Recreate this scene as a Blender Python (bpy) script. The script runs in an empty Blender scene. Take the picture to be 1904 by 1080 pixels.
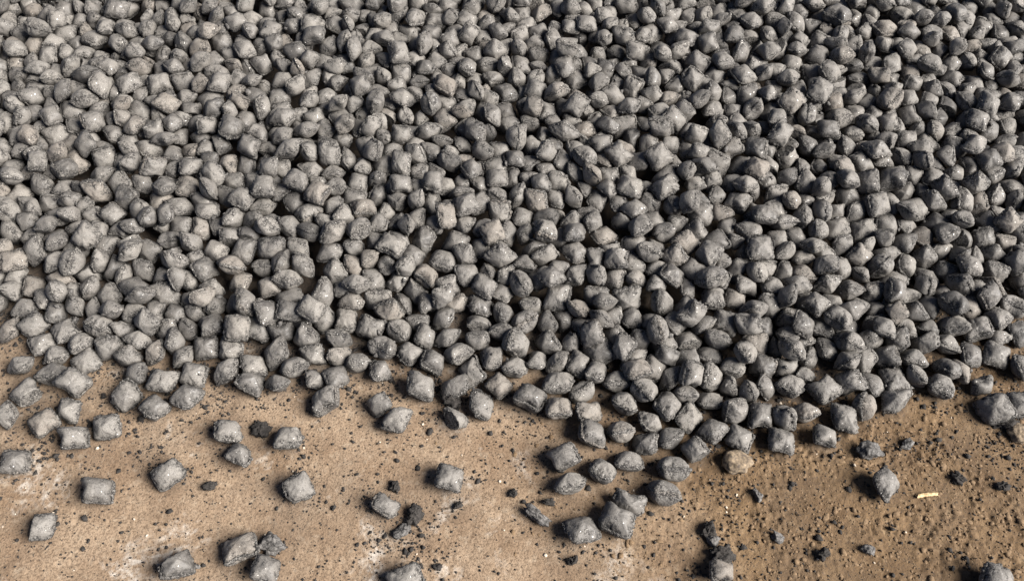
import bpy, math
import numpy as np
from mathutils import Vector, Euler

# ================================================================ camera, light, exposure
scene = bpy.context.scene
COL = scene.collection
cam_data = bpy.data.cameras.new('camera')
cam = bpy.data.objects.new('camera', cam_data); COL.objects.link(cam)
cam_data.sensor_width = 36.0
cam_data.lens = 36.0 * 1584.0 / 1904.0
cam_data.clip_start = 0.02; cam_data.clip_end = 200.0
cam.location = (0, 0, 1.40)
cam.rotation_euler = (math.radians(90 - 55), 0, 0)
scene.camera = cam
SUN_AZ, SUN_EL = math.radians(-18), math.radians(38)        # from the right, a little towards the viewer
world = bpy.data.worlds.new('World'); scene.world = world; world.use_nodes = True
wn = world.node_tree.nodes; wl = world.node_tree.links
sky = wn.new('ShaderNodeTexSky'); sky.sky_type = 'NISHITA'; sky.sun_disc = False
sky.sun_elevation = SUN_EL; sky.sun_rotation = math.radians(90) - SUN_AZ; sky.dust_density = 0.8; sky.air_density = 0.3; sky.ozone_density = 0.3
wl.new(sky.outputs[0], wn['Background'].inputs[0]); wn['Background'].inputs[1].default_value = 0.05
sun_data = bpy.data.lights.new('sun', 'SUN'); sun_data.energy = 5.0; sun_data.angle = math.radians(38); sun_data.color = (1.0, .955, .90)
sun = bpy.data.objects.new('sun', sun_data); COL.objects.link(sun)
sd = Vector((math.cos(SUN_EL) * math.cos(SUN_AZ), math.cos(SUN_EL) * math.sin(SUN_AZ), math.sin(SUN_EL)))
sun.rotation_euler = sd.to_track_quat('Z', 'Y').to_euler()
scene.view_settings.view_transform = 'Standard'; scene.view_settings.look = 'None'; scene.view_settings.gamma = 1.0
scene.view_settings.use_curve_mapping = False
scene.view_settings.exposure = 1.62

# ---------------------------------------------------------------- noise
def _hash(ix, iy, iz, seed):
    h = (ix.astype(np.int64) * 374761393 + iy.astype(np.int64) * 668265263 + iz.astype(np.int64) * 2147483647 + seed * 1274126177) & 0xFFFFFFFF
    h = ((h ^ (h >> 13)) * 1274126177) & 0xFFFFFFFF
    h = ((h ^ (h >> 16)) * 2246822519) & 0xFFFFFFFF
    return ((h ^ (h >> 15)) & 0xFFFFFF) / float(0xFFFFFF) * 2 - 1
def vnoise(p, seed=0):
    """smooth value noise in -1..1 of points p (n,3)"""
    f = np.floor(p); t = p - f; t = t * t * t * (t * (t * 6 - 15) + 10)
    i = f.astype(np.int64); out = 0
    for dx in (0, 1):
        wx = t[:, 0] if dx else 1 - t[:, 0]
        for dy in (0, 1):
            wy = t[:, 1] if dy else 1 - t[:, 1]
            for dz in (0, 1):
                wz = t[:, 2] if dz else 1 - t[:, 2]
                out = out + wx * wy * wz * _hash(i[:, 0] + dx, i[:, 1] + dy, i[:, 2] + dz, seed)
    return out
def fbm(p, seed=0, octaves=3, gain=0.5):
    a, s, out = 1.0, 0.0, 0
    for k in range(octaves):
        out = out + a * vnoise(p * (2.03 ** k) + 17.3 * k, seed + k); s += a; a *= gain
    return out / s
# ---------------------------------------------------------------- briquette shapes
N_SHAPES = 38          # the last ten are broken pieces
def cut_plane(r):
    a = r.uniform(0, 6.283); n = np.array([math.cos(a), math.sin(a), 0.0])
    return n, r.uniform(.003, .014)
def shape_params(k):
    r = np.random.RandomState(900 + k)
    return dict(a=0.0242 * r.uniform(.90, 1.10), b=0.0222 * r.uniform(.86, 1.07), n=r.uniform(4.2, 8.0), t1=0.0153 * r.uniform(.80, 1.16), t2=0.0153 * r.uniform(.80, 1.16),
                q=r.choice([1.35, 1.55, 1.8, 2.2, 2.8]) * r.uniform(.95, 1.05), p=r.uniform(.80, 1.0), seam=r.uniform(.0026, .0044), shift=(r.uniform(-.0014, .0014), r.uniform(-.0014, .0014)),
                chip=r.uniform(0, 2 * math.pi), chipd=r.choice([0, .06, .12, .2, .3, .4]), seed=int(r.randint(1e6)), shear=r.uniform(-.16, .16), cut=None if k < 28 else cut_plane(r))
def snap_off(P, V):
    """a broken piece ends at a rough fracture"""
    if P['cut'] is None: return V
    n, c = P['cut']; e = np.clip(V @ n - c, 0, None); m = e > 0
    w = .0016 * fbm(V * 140 + P['seed'] % 97, 31, 2) + .0012 * fbm(V * 420, 33, 2)
    return V - (e - m * w)[:, None] * n
def half_profile(P, r, ph, sgn):
    """point of one pillow half: r 0..1 from apex to seam, ph angle"""
    c, s = np.cos(ph), np.sin(ph)
    R = 1.0 / (np.abs(c) ** P['n'] + np.abs(s) ** P['n']) ** (1 / P['n'])
    d = np.cos(ph - P['chip']); cut = 1 - P['chipd'] * np.clip((d - .75) / .25, 0, 1) ** .7
    R = R * (1 + (cut - 1) * r)
    t = P['t1'] if sgn > 0 else P['t2']
    x = P['a'] * R * r * c + sgn * P['shift'][0]; y = P['b'] * R * r * s + sgn * P['shift'][1]
    x = x + P['shear'] * y
    z = sgn * (t * (1 - r ** P['q']) ** P['p'] + P['seam'] * (1 - .25 * r ** 8))
    return np.stack([x, y, z], -1)
def hull_points(k):
    P = shape_params(k); pts = []
    for sgn in (1, -1):
        for r, m in ((0, 1), (.35, 8), (.7, 12), (1.0, 16)):
            ph = np.arange(m) / m * 2 * math.pi + math.pi / 4
            pts.append(half_profile(P, np.full(m, float(r)), ph, sgn))
    return snap_off(P, np.concatenate(pts))
def body_mesh(k, rings=11, segs=60):
    """verts, faces, edge weight (1 at the seam) of the pillow body, both halves"""
    P = shape_params(k); V = []; F = []; W = []
    rr = (np.arange(1, rings + 1) / rings) ** .85
    ph = np.arange(segs) / segs * 2 * math.pi
    for sgn in (1, -1):
        base = sum(len(v) for v in V)
        V.append(half_profile(P, np.array([0.]), np.array([0.]), sgn)); W.append([0.])
        for r in rr:
            V.append(half_profile(P, np.full(segs, r), ph, sgn)); W.append(np.full(segs, r))
        for j in range(segs):
            a, b = base + 1 + j, base + 1 + (j + 1) % segs
            F.append((base, a, b) if sgn > 0 else (base, b, a))
        for i in range(rings - 1):
            for j in range(segs):
                a = base + 1 + i * segs + j; b = base + 1 + i * segs + (j + 1) % segs; c = b + segs; d = a + segs
                F.append((a, d, c, b) if sgn > 0 else (a, b, c, d))
    n1 = 1 + rings * segs
    for j in range(segs):                       # wall that joins the halves under the seam
        a = 1 + (rings - 1) * segs + j; b = 1 + (rings - 1) * segs + (j + 1) % segs
        F.append((a, n1 + a, n1 + b, b))
    V = np.concatenate(V); W = np.concatenate([np.asarray(w) for w in W])
    s = P['seed'] % 9973
    nrm = V / np.array([P['a'] ** 2, P['b'] ** 2, (P['t1'] + P['seam']) ** 2]); nrm /= np.linalg.norm(nrm, axis=1)[:, None] + 1e-9
    d = .0012 * fbm(V * 62 + s, s, 2) + .0008 * fbm(V * 240, s + 5, 2)
    pit = np.clip(fbm(V * 170 + 3, s + 9, 2) - .18, 0, 1) * .0065 * (0.18 + W ** 3)     # pits, mostly near the seam
    crumb = np.clip((W - .8) / .2, 0, 1) * (.0022 * vnoise(V * 300, s + 11) + .0012 * vnoise(V * 620, s + 12) - .0008)
    V = V + nrm * (d - pit + crumb)[:, None]
    if P['cut'] is not None: W = np.maximum(W, (V @ P['cut'][0] > P['cut'][1]) * 1.0)
    return snap_off(P, V), F, W
def seam_mesh(k, segs=88):
    """crumbly flash that stands out along the parting line"""
    P = shape_params(k); s = P['seed'] % 9973
    ph = np.arange(segs) / segs * 2 * math.pi
    top = half_profile(P, np.full(segs, .985), ph, 1); bot = half_profile(P, np.full(segs, .985), ph, -1)
    mid = (top + bot) / 2
    out = mid * np.array([1, 1, 0]); out /= np.linalg.norm(out, axis=1)[:, None]
    q = np.stack([np.cos(ph), np.sin(ph), 0 * ph], -1) * 1.25
    big = fbm(q * 1.7 + 40, s + 2, 2); rows = []
    for f, off in ((1.02, -.0012), (.72, .0006), (.25, .0011), (-.25, .0011), (-.72, .0006), (-1.02, -.0012)):
        z = (top[:, 2] - mid[:, 2]) * f + mid[:, 2]
        n1 = vnoise(q * 9 + f * 7, s + 21); n2 = vnoise(q * 17 + f * 11, s + 23)
        n3 = vnoise(q * 4.3 + f * 2, s + 27); lip = np.clip(big * 2.2 + .35, .12, 1.2)
        e = off - .0006 + lip * (.0024 * np.clip(n3 + .3, 0, 1.3) + .0016 * n1 + .0015 * n2) * (1 if abs(f) < 1 else .35)
        rows.append(np.stack([mid[:, 0] + out[:, 0] * e, mid[:, 1] + out[:, 1] * e, z + .0006 * n2], -1))
    V = snap_off(P, np.concatenate(rows)); F = []
    for i in range(len(rows) - 1):
        for j in range(segs):
            a = i * segs + j; b = i * segs + (j + 1) % segs
            F.append((a, a + segs, b + segs, b))
    return V, F


# ================================================================ materials
class NT:
    def __init__(s, name):
        s.m = bpy.data.materials.new(name); s.m.use_nodes = True; s.t = s.m.node_tree; s.b = s.t.nodes['Principled BSDF']
    def n(s, typ, **kw):
        nd = s.t.nodes.new(typ)
        for k, v in kw.items():
            if k.startswith('i_'):
                nd.inputs[k[2:].replace('_', ' ')].default_value = v
            else: setattr(nd, k, v)
        return nd
    def l(s, a, b): s.t.links.new(a, b)
    def noise(s, vec, scale, detail=3, rough=.55, dist=0.0):
        nd = s.n('ShaderNodeTexNoise'); nd.inputs['Scale'].default_value = scale; nd.inputs['Detail'].default_value = detail
        nd.inputs['Roughness'].default_value = rough; nd.inputs['Distortion'].default_value = dist; s.l(vec, nd.inputs['Vector']); return nd.outputs['Fac']
    def ramp(s, fac, *stops):
        nd = s.n('ShaderNodeValToRGB'); e = nd.color_ramp.elements
        while len(e) < len(stops): e.new(.5)
        for k, (p, c) in enumerate(stops):
            e[k].position = p; e[k].color = (c, c, c, 1) if isinstance(c, (int, float)) else (*c, 1)
        s.l(fac, nd.inputs[0]); return nd.outputs[0]
    def math(s, op, a, b=None, clamp=False):
        nd = s.n('ShaderNodeMath', operation=op); nd.use_clamp = clamp
        for k, v in enumerate((a, b)):
            if v is None: continue
            if isinstance(v, (int, float)): nd.inputs[k].default_value = v
            else: s.l(v, nd.inputs[k])
        return nd.outputs[0]
    def mix(s, fac, a, b, mode='MIX'):
        nd = s.n('ShaderNodeMix', data_type='RGBA', blend_type=mode)
        for sock, v in ((nd.inputs[0], fac), (nd.inputs[6], a), (nd.inputs[7], b)):
            if isinstance(v, (int, float)): sock.default_value = v
            elif isinstance(v, tuple): sock.default_value = (*v, 1)
            else: s.l(v, sock)
        return nd.outputs[2]
    def bump(s, h, strength, dist, prev=None):
        nd = s.n('ShaderNodeBump'); nd.inputs['Strength'].default_value = strength; nd.inputs['Distance'].default_value = dist
        s.l(h, nd.inputs['Height'])
        if prev is not None: s.l(prev, nd.inputs['Normal'])
        return nd.outputs[0]

def briquette_material(name, joined, rim):
    """pressed iron-bearing powder: grey, slightly waxy skin, black pits, bright metal specks"""
    N = NT(name); tc = N.n('ShaderNodeTexCoord')
    if joined:
        at_ = N.n('ShaderNodeAttribute', attribute_name='tone'); rnd = at_.outputs['Fac']
    else:
        rnd = N.n('ShaderNodeObjectInfo').outputs['Random']
    ofs = N.n('ShaderNodeCombineXYZ'); N.l(N.math('MULTIPLY', rnd, 7.0), ofs.inputs[0]); N.l(N.math('MULTIPLY', rnd, 3.1), ofs.inputs[2])
    add = N.n('ShaderNodeVectorMath', operation='ADD'); N.l(tc.outputs['Object'], add.inputs[0]); N.l(ofs.outputs[0], add.inputs[1]); v = add.outputs[0]
    edge = N.n('ShaderNodeAttribute', attribute_name='edge').outputs['Fac']
    tone = N.ramp(rnd, (0, (.050, .047, .044)), (.22, (.096, .089, .081)), (.6, (.118, .110, .100)), (.88, (.136, .126, .113)), (.95, (.128, .111, .094)), (1, (.146, .130, .112)))
    blot = N.noise(v, 55, 3, .6); col = N.mix(N.ramp(blot, (.35, 0), (.7, 1)), tone, N.mix(.5, tone, (.156, .144, .128)))
    grain = N.noise(v, 620, 2, .6); col = N.mix(N.ramp(grain, (.35, .62), (.50, 0)), col, (.030, .028, .026))
    rough_area = N.math('ADD', N.math('MULTIPLY', N.math('POWER', edge, 3.0), .24 if not rim else .34), N.noise(v, 95, 3, .6))
    pits = N.noise(v, 330, 2, .7)
    pm = N.math('MULTIPLY', N.ramp(rough_area, (.56, 0), (.78, 1)), N.ramp(pits, (.45, 1), (.57, 0)))
    col = N.mix(pm, col, (.016, .015, .014))
    vor = N.n('ShaderNodeTexVoronoi'); vor.inputs['Scale'].default_value = 520; N.l(v, vor.inputs['Vector'])
    sel = N.n('ShaderNodeSeparateColor'); N.l(vor.outputs['Color'], sel.inputs[0])
    spk = N.math('MULTIPLY', N.ramp(sel.outputs[0], (.968, 0), (.978, 1)), N.ramp(vor.outputs['Distance'], (.28, 1), (.42, 0)))
    col = N.mix(spk, col, (.50, .48, .45))
    N.l(col, N.b.inputs['Base Color']); N.l(N.math('MULTIPLY', spk, .8), N.b.inputs['Metallic'])
    ro = N.mix(pm, N.mix(spk, N.ramp(N.math('ADD', N.math('MULTIPLY', blot, .6), N.math('MULTIPLY', rnd, .4)), (.20, .36), (.34, .62), (.8, .82)), (.28, .28, .28)), (.9, .9, .9)); N.l(ro, N.b.inputs['Roughness'])
    N.b.inputs['Specular IOR Level'].default_value = .42
    b1 = N.bump(N.math('SUBTRACT', 1.0, pm), .7, .0010); b2 = N.bump(grain, .42, .0007, b1); b3 = N.bump(N.noise(v, 150, 4, .65), .45, .0016, b2)
    N.l(b3, N.b.inputs['Normal']); return N.m

def ground_material():
    N = NT('dusty soil'); tc = N.n('ShaderNodeTexCoord'); v = tc.outputs['Object']
    sep = N.n('ShaderNodeSeparateXYZ'); N.l(v, sep.inputs[0])
    soil = N.n('ShaderNodeAttribute', attribute_name='soil').outputs['Fac']
    a = N.noise(v, 9, 4, .6); g = N.noise(v, 260, 3, .65); mid = N.noise(v, 60, 3, .6)
    pale = N.mix(N.ramp(a, (.35, 0), (.68, 1)), (.155, .105, .066), (.240, .178, .122))
    brown = N.mix(N.ramp(a, (.35, 0), (.68, 1)), (.080, .049, .024), (.134, .086, .044))
    col = N.mix(soil, pale, brown)
    col = N.mix(N.ramp(g, (.34, .7), (.54, 0)), col, (.062, .040, .024))
    col = N.mix(N.ramp(mid, (.55, 0), (.75, .45)), col, N.mix(soil, (.31, .255, .19), (.235, .168, .10)))
    lime = N.math('MULTIPLY', N.ramp(N.noise(v, 7.5, 4, .7, .6), (.56, 0), (.66, 1)), N.ramp(N.noise(v, 90, 3, .7), (.40, 0), (.60, 1)))
    lime = N.math('MULTIPLY', lime, N.math('SUBTRACT', 1.0, soil, True))
    col = N.mix(N.math('MULTIPLY', lime, .7), col, (.42, .385, .34))
    fines_shade = N.n('ShaderNodeAttribute', attribute_name='fines_shade').outputs['Fac']
    fm = N.math('MULTIPLY', fines_shade, N.ramp(N.noise(v, 120, 4, .7), (.30, .62), (.60, 1.0)), True)
    col = N.mix(fm, col, (.040, .034, .029))  # darkens the soil with black dust and the heap's painted shade
    sp = N.noise(v, 380, 2, .55); col = N.mix(N.ramp(sp, (.31, .9), (.37, 0)), col, (.03, .027, .024))
    N.l(col, N.b.inputs['Base Color']); N.b.inputs['Roughness'].default_value = .9; N.b.inputs['Specular IOR Level'].default_value = .25
    N.l(N.bump(N.noise(v, 700, 2, .6), .6, .0010, N.bump(g, .8, .0020)), N.b.inputs['Normal']); return N.m

def lump_material(name, c0, c1, scale=300, rough=.9):
    N = NT(name); tc = N.n('ShaderNodeTexCoord'); v = tc.outputs['Object']
    n = N.noise(v, scale, 3, .65); N.l(N.mix(N.ramp(n, (.36, 0), (.66, 1)), c0, c1), N.b.inputs['Base Color'])
    N.b.inputs['Roughness'].default_value = rough; N.b.inputs['Specular IOR Level'].default_value = .3
    N.l(N.bump(n, .7, .0012), N.b.inputs['Normal']); return N.m

M_BODY = briquette_material('briquette skin', False, False); M_RIM = briquette_material('briquette rim', False, True)
M_HEAP = briquette_material('briquette heap', True, False)
M_GROUND = ground_material()
M_GRIT = lump_material('black grit', (.010, .009, .008), (.036, .032, .029), 300, 1.0)
M_FRAG = lump_material('briquette crumb', (.018, .017, .016), (.12, .113, .106), 260, .75)
M_SOIL = lump_material('soil crumb', (.082, .053, .029), (.148, .099, .056))
M_PEBBLE = lump_material('pale pebble', (.28, .23, .17), (.45, .39, .32))
M_CLOD = lump_material('sandy clod', (.07, .055, .042), (.21, .16, .105), 180)

# ================================================================ helpers
def mesh(name, V, F, mat, smooth=True, attrs=None):
    me = bpy.data.meshes.new(name); fast_mesh(me, np.asarray(V, np.float32), F if isinstance(F[0], np.ndarray) and F[0].ndim == 2 else split_faces(F))
    me.materials.append(mat)
    if smooth: me.polygons.foreach_set('use_smooth', np.ones(len(me.polygons), bool))
    for k, a in (attrs or {}).items():
        at_ = me.attributes.new(k, 'FLOAT', 'POINT'); at_.data.foreach_set('value', np.asarray(a, np.float32))
    me.update(); return me
def fast_mesh(me, V, F):
    """F: list of int arrays, each (n, k) with one k per array"""
    F = [np.asarray(f, np.int32) for f in F]
    me.vertices.add(len(V)); me.vertices.foreach_set('co', V.ravel())
    idx = np.concatenate([f.ravel() for f in F]); tot = np.concatenate([np.full(len(f), f.shape[1], np.int32) for f in F])
    st = np.concatenate([[0], np.cumsum(tot)[:-1]]).astype(np.int32)
    me.loops.add(len(idx)); me.loops.foreach_set('vertex_index', idx); me.polygons.add(len(tot))
    me.polygons.foreach_set('loop_start', st); me.polygons.foreach_set('loop_total', tot); me.update(calc_edges=True)
def link(name, data, **props):
    o = bpy.data.objects.new(name, data); COL.objects.link(o)
    for k, v in props.items(): o[k] = v
    return o
def split_faces(F):
    return [np.array([f for f in F if len(f) == k], np.int32) for k in (3, 4) if any(len(f) == k for f in F)]

# ================================================================ where the briquettes lie
# x, y, z in half millimetres, then rotation x, y, z in degrees, shape, size in per cent: where each one came to rest
ROWS = np.array([
350,1000,45,-6,0,-25,18,108,1742,1413,40,9,-29,11,15,108,-888,906,35,-20,-4,21,13,108,231,968,40,-18,12,13,15,104,-1409,1102,44,0,19,0,27,109,-1087,855,43,5,24,21,36,105,
-1610,1514,48,10,27,-26,3,106,-1407,1466,40,3,37,-47,14,108,66,1452,49,-13,15,-22,3,108,-728,1113,35,28,7,37,26,97,-1184,1167,35,28,-6,41,9,109,513,1098,39,-65,9,-9,6,101,
-676,1444,45,-10,-27,21,3,105,555,1183,39,-65,2,-3,18,103,-335,1503,47,-5,25,-11,6,105,1189,1374,40,3,9,-95,12,101,-1726,1210,38,4,23,11,19,104,-795,839,38,-6,29,-11,5,97,
178,1226,41,6,-29,15,27,107,-1444,1342,37,29,-5,9,19,106,-1549,1299,41,4,20,11,27,102,286,1315,43,-11,33,-14,23,109,-216,1149,41,-3,18,-11,5,104,-1183,1460,41,-16,-2,-19,10,109,
-1670,1358,39,10,-1,41,5,103,-1285,1529,43,-2,-6,174,3,103,-1762,1474,42,-2,5,-33,35,109,-414,1374,35,0,4,71,22,109,1283,1131,41,27,12,38,30,108,-1286,1413,45,-17,14,-32,7,102,
169,1520,40,-34,-3,1,20,109,-1570,979,37,16,19,13,28,97,805,1301,31,11,-2,-32,24,94,-1005,1325,39,-8,26,3,23,100,1397,1444,40,2,-16,-6,32,109,-785,1298,42,-19,2,5,16,96,
-1594,1608,34,18,-3,44,26,95,948,1286,39,1,10,-12,5,102,396,1066,36,38,5,-20,21,101,-337,802,36,18,-6,19,13,106,199,1132,35,-41,-5,10,1,105,-211,1501,40,-9,-24,13,21,106,
-113,1430,39,-2,38,-14,14,108,313,1175,41,-39,0,-31,17,102,-964,1524,40,-10,32,-19,36,101,1552,803,45,20,11,-18,23,109,167,1415,41,-28,0,0,5,105,644,1247,40,40,0,-59,29,100,
386,1326,41,-58,0,10,17,102,468,1278,31,4,-30,-7,0,95,674,833,34,3,27,-4,11,93,408,1214,31,-36,3,-5,9,106,-61,1623,42,-14,0,10,35,107,-426,1057,32,-8,26,-27,21,87,
557,1304,30,-54,-1,31,21,100,-648,1542,41,11,32,41,12,101,-1600,1407,34,23,-4,-13,4,96,276,1406,37,10,31,14,21,100,-49,1508,37,1,10,-42,5,95,1105,1304,36,-5,24,-11,11,98,
-1704,1560,33,-48,-1,3,21,109,-948,1237,38,-22,8,-22,2,102,-1833,1597,36,-13,-32,-14,1,100,494,1359,32,-6,32,4,4,95,-487,1441,38,35,5,-55,28,101,-1817,1394,33,40,0,-49,19,98,
-207,1368,37,-12,24,-18,31,97,1050,1400,39,-37,5,21,14,102,-1715,1634,33,-34,2,32,4,100,-496,1576,32,-34,3,-65,4,97,1836,1429,40,16,-1,5,25,100,-863,1521,34,-13,-32,-36,1,94,
-725,1536,35,4,37,13,2,94,1141,1492,42,0,-5,31,18,103,13,1676,54,-170,69,-3,18,111,1820,1639,40,-172,-14,66,8,106,-1035,1723,91,167,21,-87,17,110,-1705,2131,127,-29,25,-128,16,103,
-886,1645,41,-7,-33,32,20,106,973,2063,150,-1,15,-86,26,109,803,1405,41,-115,27,27,16,100,1242,1518,43,153,47,175,3,100,174,1877,71,-10,-14,77,6,109,1690,1830,103,30,3,126,18,103,
-1745,2037,98,-58,-41,58,16,106,766,1920,144,137,0,28,3,104,1571,1503,38,148,8,-26,7,104,-1179,1556,33,11,-1,-13,24,100,557,1423,45,172,-29,-136,6,106,711,1326,34,27,-2,-136,24,98,
1781,1748,45,-13,-28,6,3,103,1586,2413,154,179,-32,-19,18,106,444,1866,81,-62,7,-171,25,106,-1520,1675,41,60,0,23,16,100,889,1383,39,5,-1,78,27,106,-47,2040,124,116,-48,168,24,111,
-763,1798,113,174,12,-28,3,101,1271,1425,37,155,59,-57,7,101,673,1764,134,66,-35,36,18,98,-1742,2393,114,-141,72,-45,6,107,615,2513,192,142,18,-152,8,111,887,1729,118,77,-26,-15,18,97,
634,1377,34,34,-5,51,0,106,329,1648,41,-170,-29,19,20,111,-1835,1767,42,38,-4,46,17,103,775,2040,143,26,22,-131,10,112,-486,1665,47,60,0,149,18,103,-541,1761,44,-30,-4,160,3,104,
1038,1637,90,121,-35,-73,25,101,-1361,1908,45,-22,-44,122,20,108,1689,1758,53,144,-28,-5,20,106,1415,1537,35,-2,11,94,13,106,-1579,1758,47,120,0,-27,16,106,1261,1672,78,40,45,110,18,99,
1465,2022,89,-18,-75,-30,16,104,482,1484,50,14,57,53,16,106,1759,1939,71,104,-46,-53,3,106,-476,2075,142,-5,9,-25,13,103,969,1370,58,-83,-70,126,23,106,543,1703,104,93,-2,99,33,106,
-476,1824,63,-84,27,179,25,105,-1214,2690,179,-27,5,-96,16,110,-1058,1569,39,4,36,180,10,105,652,1530,85,42,-17,73,27,101,-1026,1837,96,-117,14,107,18,98,1020,1505,44,-11,30,47,6,98,
1850,1877,83,-134,4,45,25,102,1230,1758,110,30,-1,137,18,97,-716,2144,147,-94,56,-142,6,101,-1923,2101,80,139,-19,118,13,104,1498,2290,145,-151,9,23,24,106,-1986,2043,93,-26,-13,-152,0,102,
-201,1640,41,-142,0,-145,3,98,884,2630,205,132,-10,111,12,108,-1157,1671,37,-156,-5,5,5,101,38,1924,89,-78,-9,-63,16,101,455,1553,82,19,7,-167,15,95,1675,2860,195,-52,-21,42,16,111,
294,1696,100,41,22,-71,26,98,-297,1607,37,171,33,-16,7,102,-1027,2366,169,5,6,99,16,106,-962,2096,107,117,3,168,6,110,1226,2820,218,-38,20,-143,15,104,-147,1569,33,-30,0,115,13,101,
-780,1710,41,-121,19,-39,16,100,1401,1625,45,-9,47,168,6,97,-1074,2091,94,-176,-33,62,12,108,-796,2328,172,-6,-2,70,3,106,1477,2399,152,36,-44,-24,26,108,731,1543,41,-65,9,-103,6,106,
-1156,1763,45,179,-26,-65,18,102,579,1841,91,56,-21,86,7,109,-1710,1749,36,4,11,128,13,106,-1386,1759,80,59,22,-37,8,104,1482,1893,96,-134,-20,81,3,99,-48,2268,120,-16,-63,99,25,102,
488,2371,161,179,2,153,20,108,-1848,2952,199,127,3,-94,15,108,1539,3384,242,169,4,-43,18,112,-276,2035,95,153,3,-16,3,102,-965,1595,34,171,29,9,20,94,-77,2132,158,-173,21,-65,8,100,
1362,2882,224,23,-23,54,15,105,412,1640,96,163,-24,52,4,100,2013,2212,136,-126,29,-25,5,102,-430,1747,40,-59,5,-41,6,101,-810,1583,40,130,0,23,12,103,129,2151,146,160,-26,-83,18,104,
-774,2552,174,166,-58,90,23,112,1432,2197,91,174,19,-170,15,102,-185,2271,166,3,-7,20,8,106,256,1489,15,87,6,-148,33,99,44,1781,45,60,0,-142,6,101,414,2028,141,-25,-9,79,30,110,
1156,1818,113,174,7,132,5,98,-879,1950,92,173,43,61,25,98,-733,1897,72,66,-17,64,12,108,627,2354,178,3,17,-151,25,101,-1115,2323,145,-172,-6,155,16,100,934,1586,41,39,-1,-32,17,101,
-1064,1661,35,-141,0,-21,19,106,-1213,1997,93,33,20,56,5,104,1790,2367,156,-91,30,-45,25,102,-824,2015,102,65,3,-27,22,106,-933,1800,89,-27,-32,-138,26,105,1727,1643,33,149,3,-100,20,96,
-1519,2495,149,-96,39,38,18,98,225,2668,186,-88,-42,168,12,110,453,2537,182,153,-32,138,18,99,812,1759,73,163,-2,163,5,107,390,1530,32,-48,-1,3,21,106,411,1438,38,39,0,151,14,106,
1954,1856,44,-61,0,-31,3,105,1146,2639,200,39,-29,59,6,104,-1895,2499,132,21,39,67,29,112,138,1688,35,118,-16,126,4,105,1870,1797,46,-5,33,115,6,101,-1781,1691,32,-177,-16,-148,26,100,
1619,1577,39,31,32,119,33,94,-1603,2991,163,-159,5,23,18,102,1748,2165,112,-29,45,93,35,104,-111,1914,95,173,-1,146,12,97,1093,1728,108,-10,-36,161,15,93,-643,1791,41,-2,-6,-89,3,98,
1232,1999,120,-166,38,167,20,101,779,1860,90,0,-23,-96,18,96,-1834,2738,174,137,-20,-128,17,108,1023,2453,185,0,-6,59,8,104,-468,2495,169,18,31,-98,12,103,-263,2215,161,32,-32,103,0,108,
1804,2006,106,179,24,4,5,102,-1610,2356,108,15,-62,42,18,105,255,2071,102,-7,2,-52,16,99,-1899,1850,34,-179,-19,-89,14,106,249,1597,38,20,1,68,11,106,-390,1645,37,0,-5,149,16,89,
-1536,2851,177,176,28,-15,24,106,773,1690,69,-78,7,-20,20,101,-696,1983,90,-40,-22,128,15,95,12,1584,39,178,-38,-106,10,100,1561,1690,45,175,48,-173,21,100,637,2672,214,97,-4,-13,27,105,
925,2307,129,-176,-25,-30,18,100,1017,2217,168,-23,10,-2,20,104,102,2318,125,27,58,-79,12,108,-1363,2417,109,-147,0,92,16,102,-1750,2563,122,2,-52,106,24,108,-1905,2880,176,32,-38,-112,27,105,
1316,1918,71,125,-52,-37,4,106,-2244,3314,227,48,-11,165,16,105,-848,1804,92,-176,17,1,13,94,-339,1970,84,-143,-15,145,3,98,690,2102,123,39,50,-21,3,109,-1472,2018,60,118,7,163,8,102,
-2089,2292,105,47,-70,168,18,109,811,2983,199,-146,-37,44,14,108,1386,2062,92,138,36,-144,5,101,-128,1856,49,14,-12,162,23,105,1245,1599,58,147,-66,-26,1,106,1926,2396,152,84,-49,-10,10,101,
-885,2387,181,-13,9,-21,22,112,-1518,2075,116,-118,39,-145,14,107,-265,2507,171,-90,-9,152,20,104,-1440,1630,40,30,63,-30,7,97,1231,1935,85,91,-63,13,4,106,1935,2018,48,85,2,-22,17,108,
-609,2143,168,-20,21,119,28,112,1040,2574,180,130,26,138,3,99,639,2035,126,126,47,-176,24,100,279,2804,208,21,-38,38,27,108,1177,2567,145,175,-59,133,35,108,-607,2276,133,14,-15,-168,18,95,
539,2049,139,-112,-12,164,36,103,1865,2322,120,-134,-24,79,27,106,-1344,1652,35,-39,0,100,8,97,-1904,3467,215,-27,-8,179,3,108,151,1932,133,172,4,33,10,99,1658,2074,69,145,56,-166,15,87,
2087,2813,204,163,11,-122,6,101,-1639,2267,100,5,37,-29,29,108,-1732,2980,182,167,1,-143,15,100,-881,1742,40,-123,0,15,3,94,864,1618,96,16,43,46,12,102,-602,1913,118,28,-25,-137,14,105,
-519,3109,246,31,-23,106,18,108,-264,1864,101,120,-5,-152,4,96,170,1610,36,-122,48,-159,22,96,-2009,2514,164,3,7,-78,3,95,1189,1664,36,40,2,96,5,97,589,1541,34,-127,-1,-122,21,102,
-943,2562,192,13,22,177,20,107,2027,2733,187,171,7,-116,5,106,-158,2672,188,56,-20,-40,6,104,2259,3139,187,-38,15,-129,18,99,-1431,1871,97,104,39,30,12,92,516,2171,152,153,23,97,20,101,
1911,2166,77,134,21,-174,23,100,-1001,2759,179,169,8,160,6,100,-356,2137,105,6,-37,55,1,104,1181,1760,43,-20,-20,-92,20,109,-1982,2424,104,67,9,-28,23,112,-747,1637,36,54,-12,8,4,99,
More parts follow.
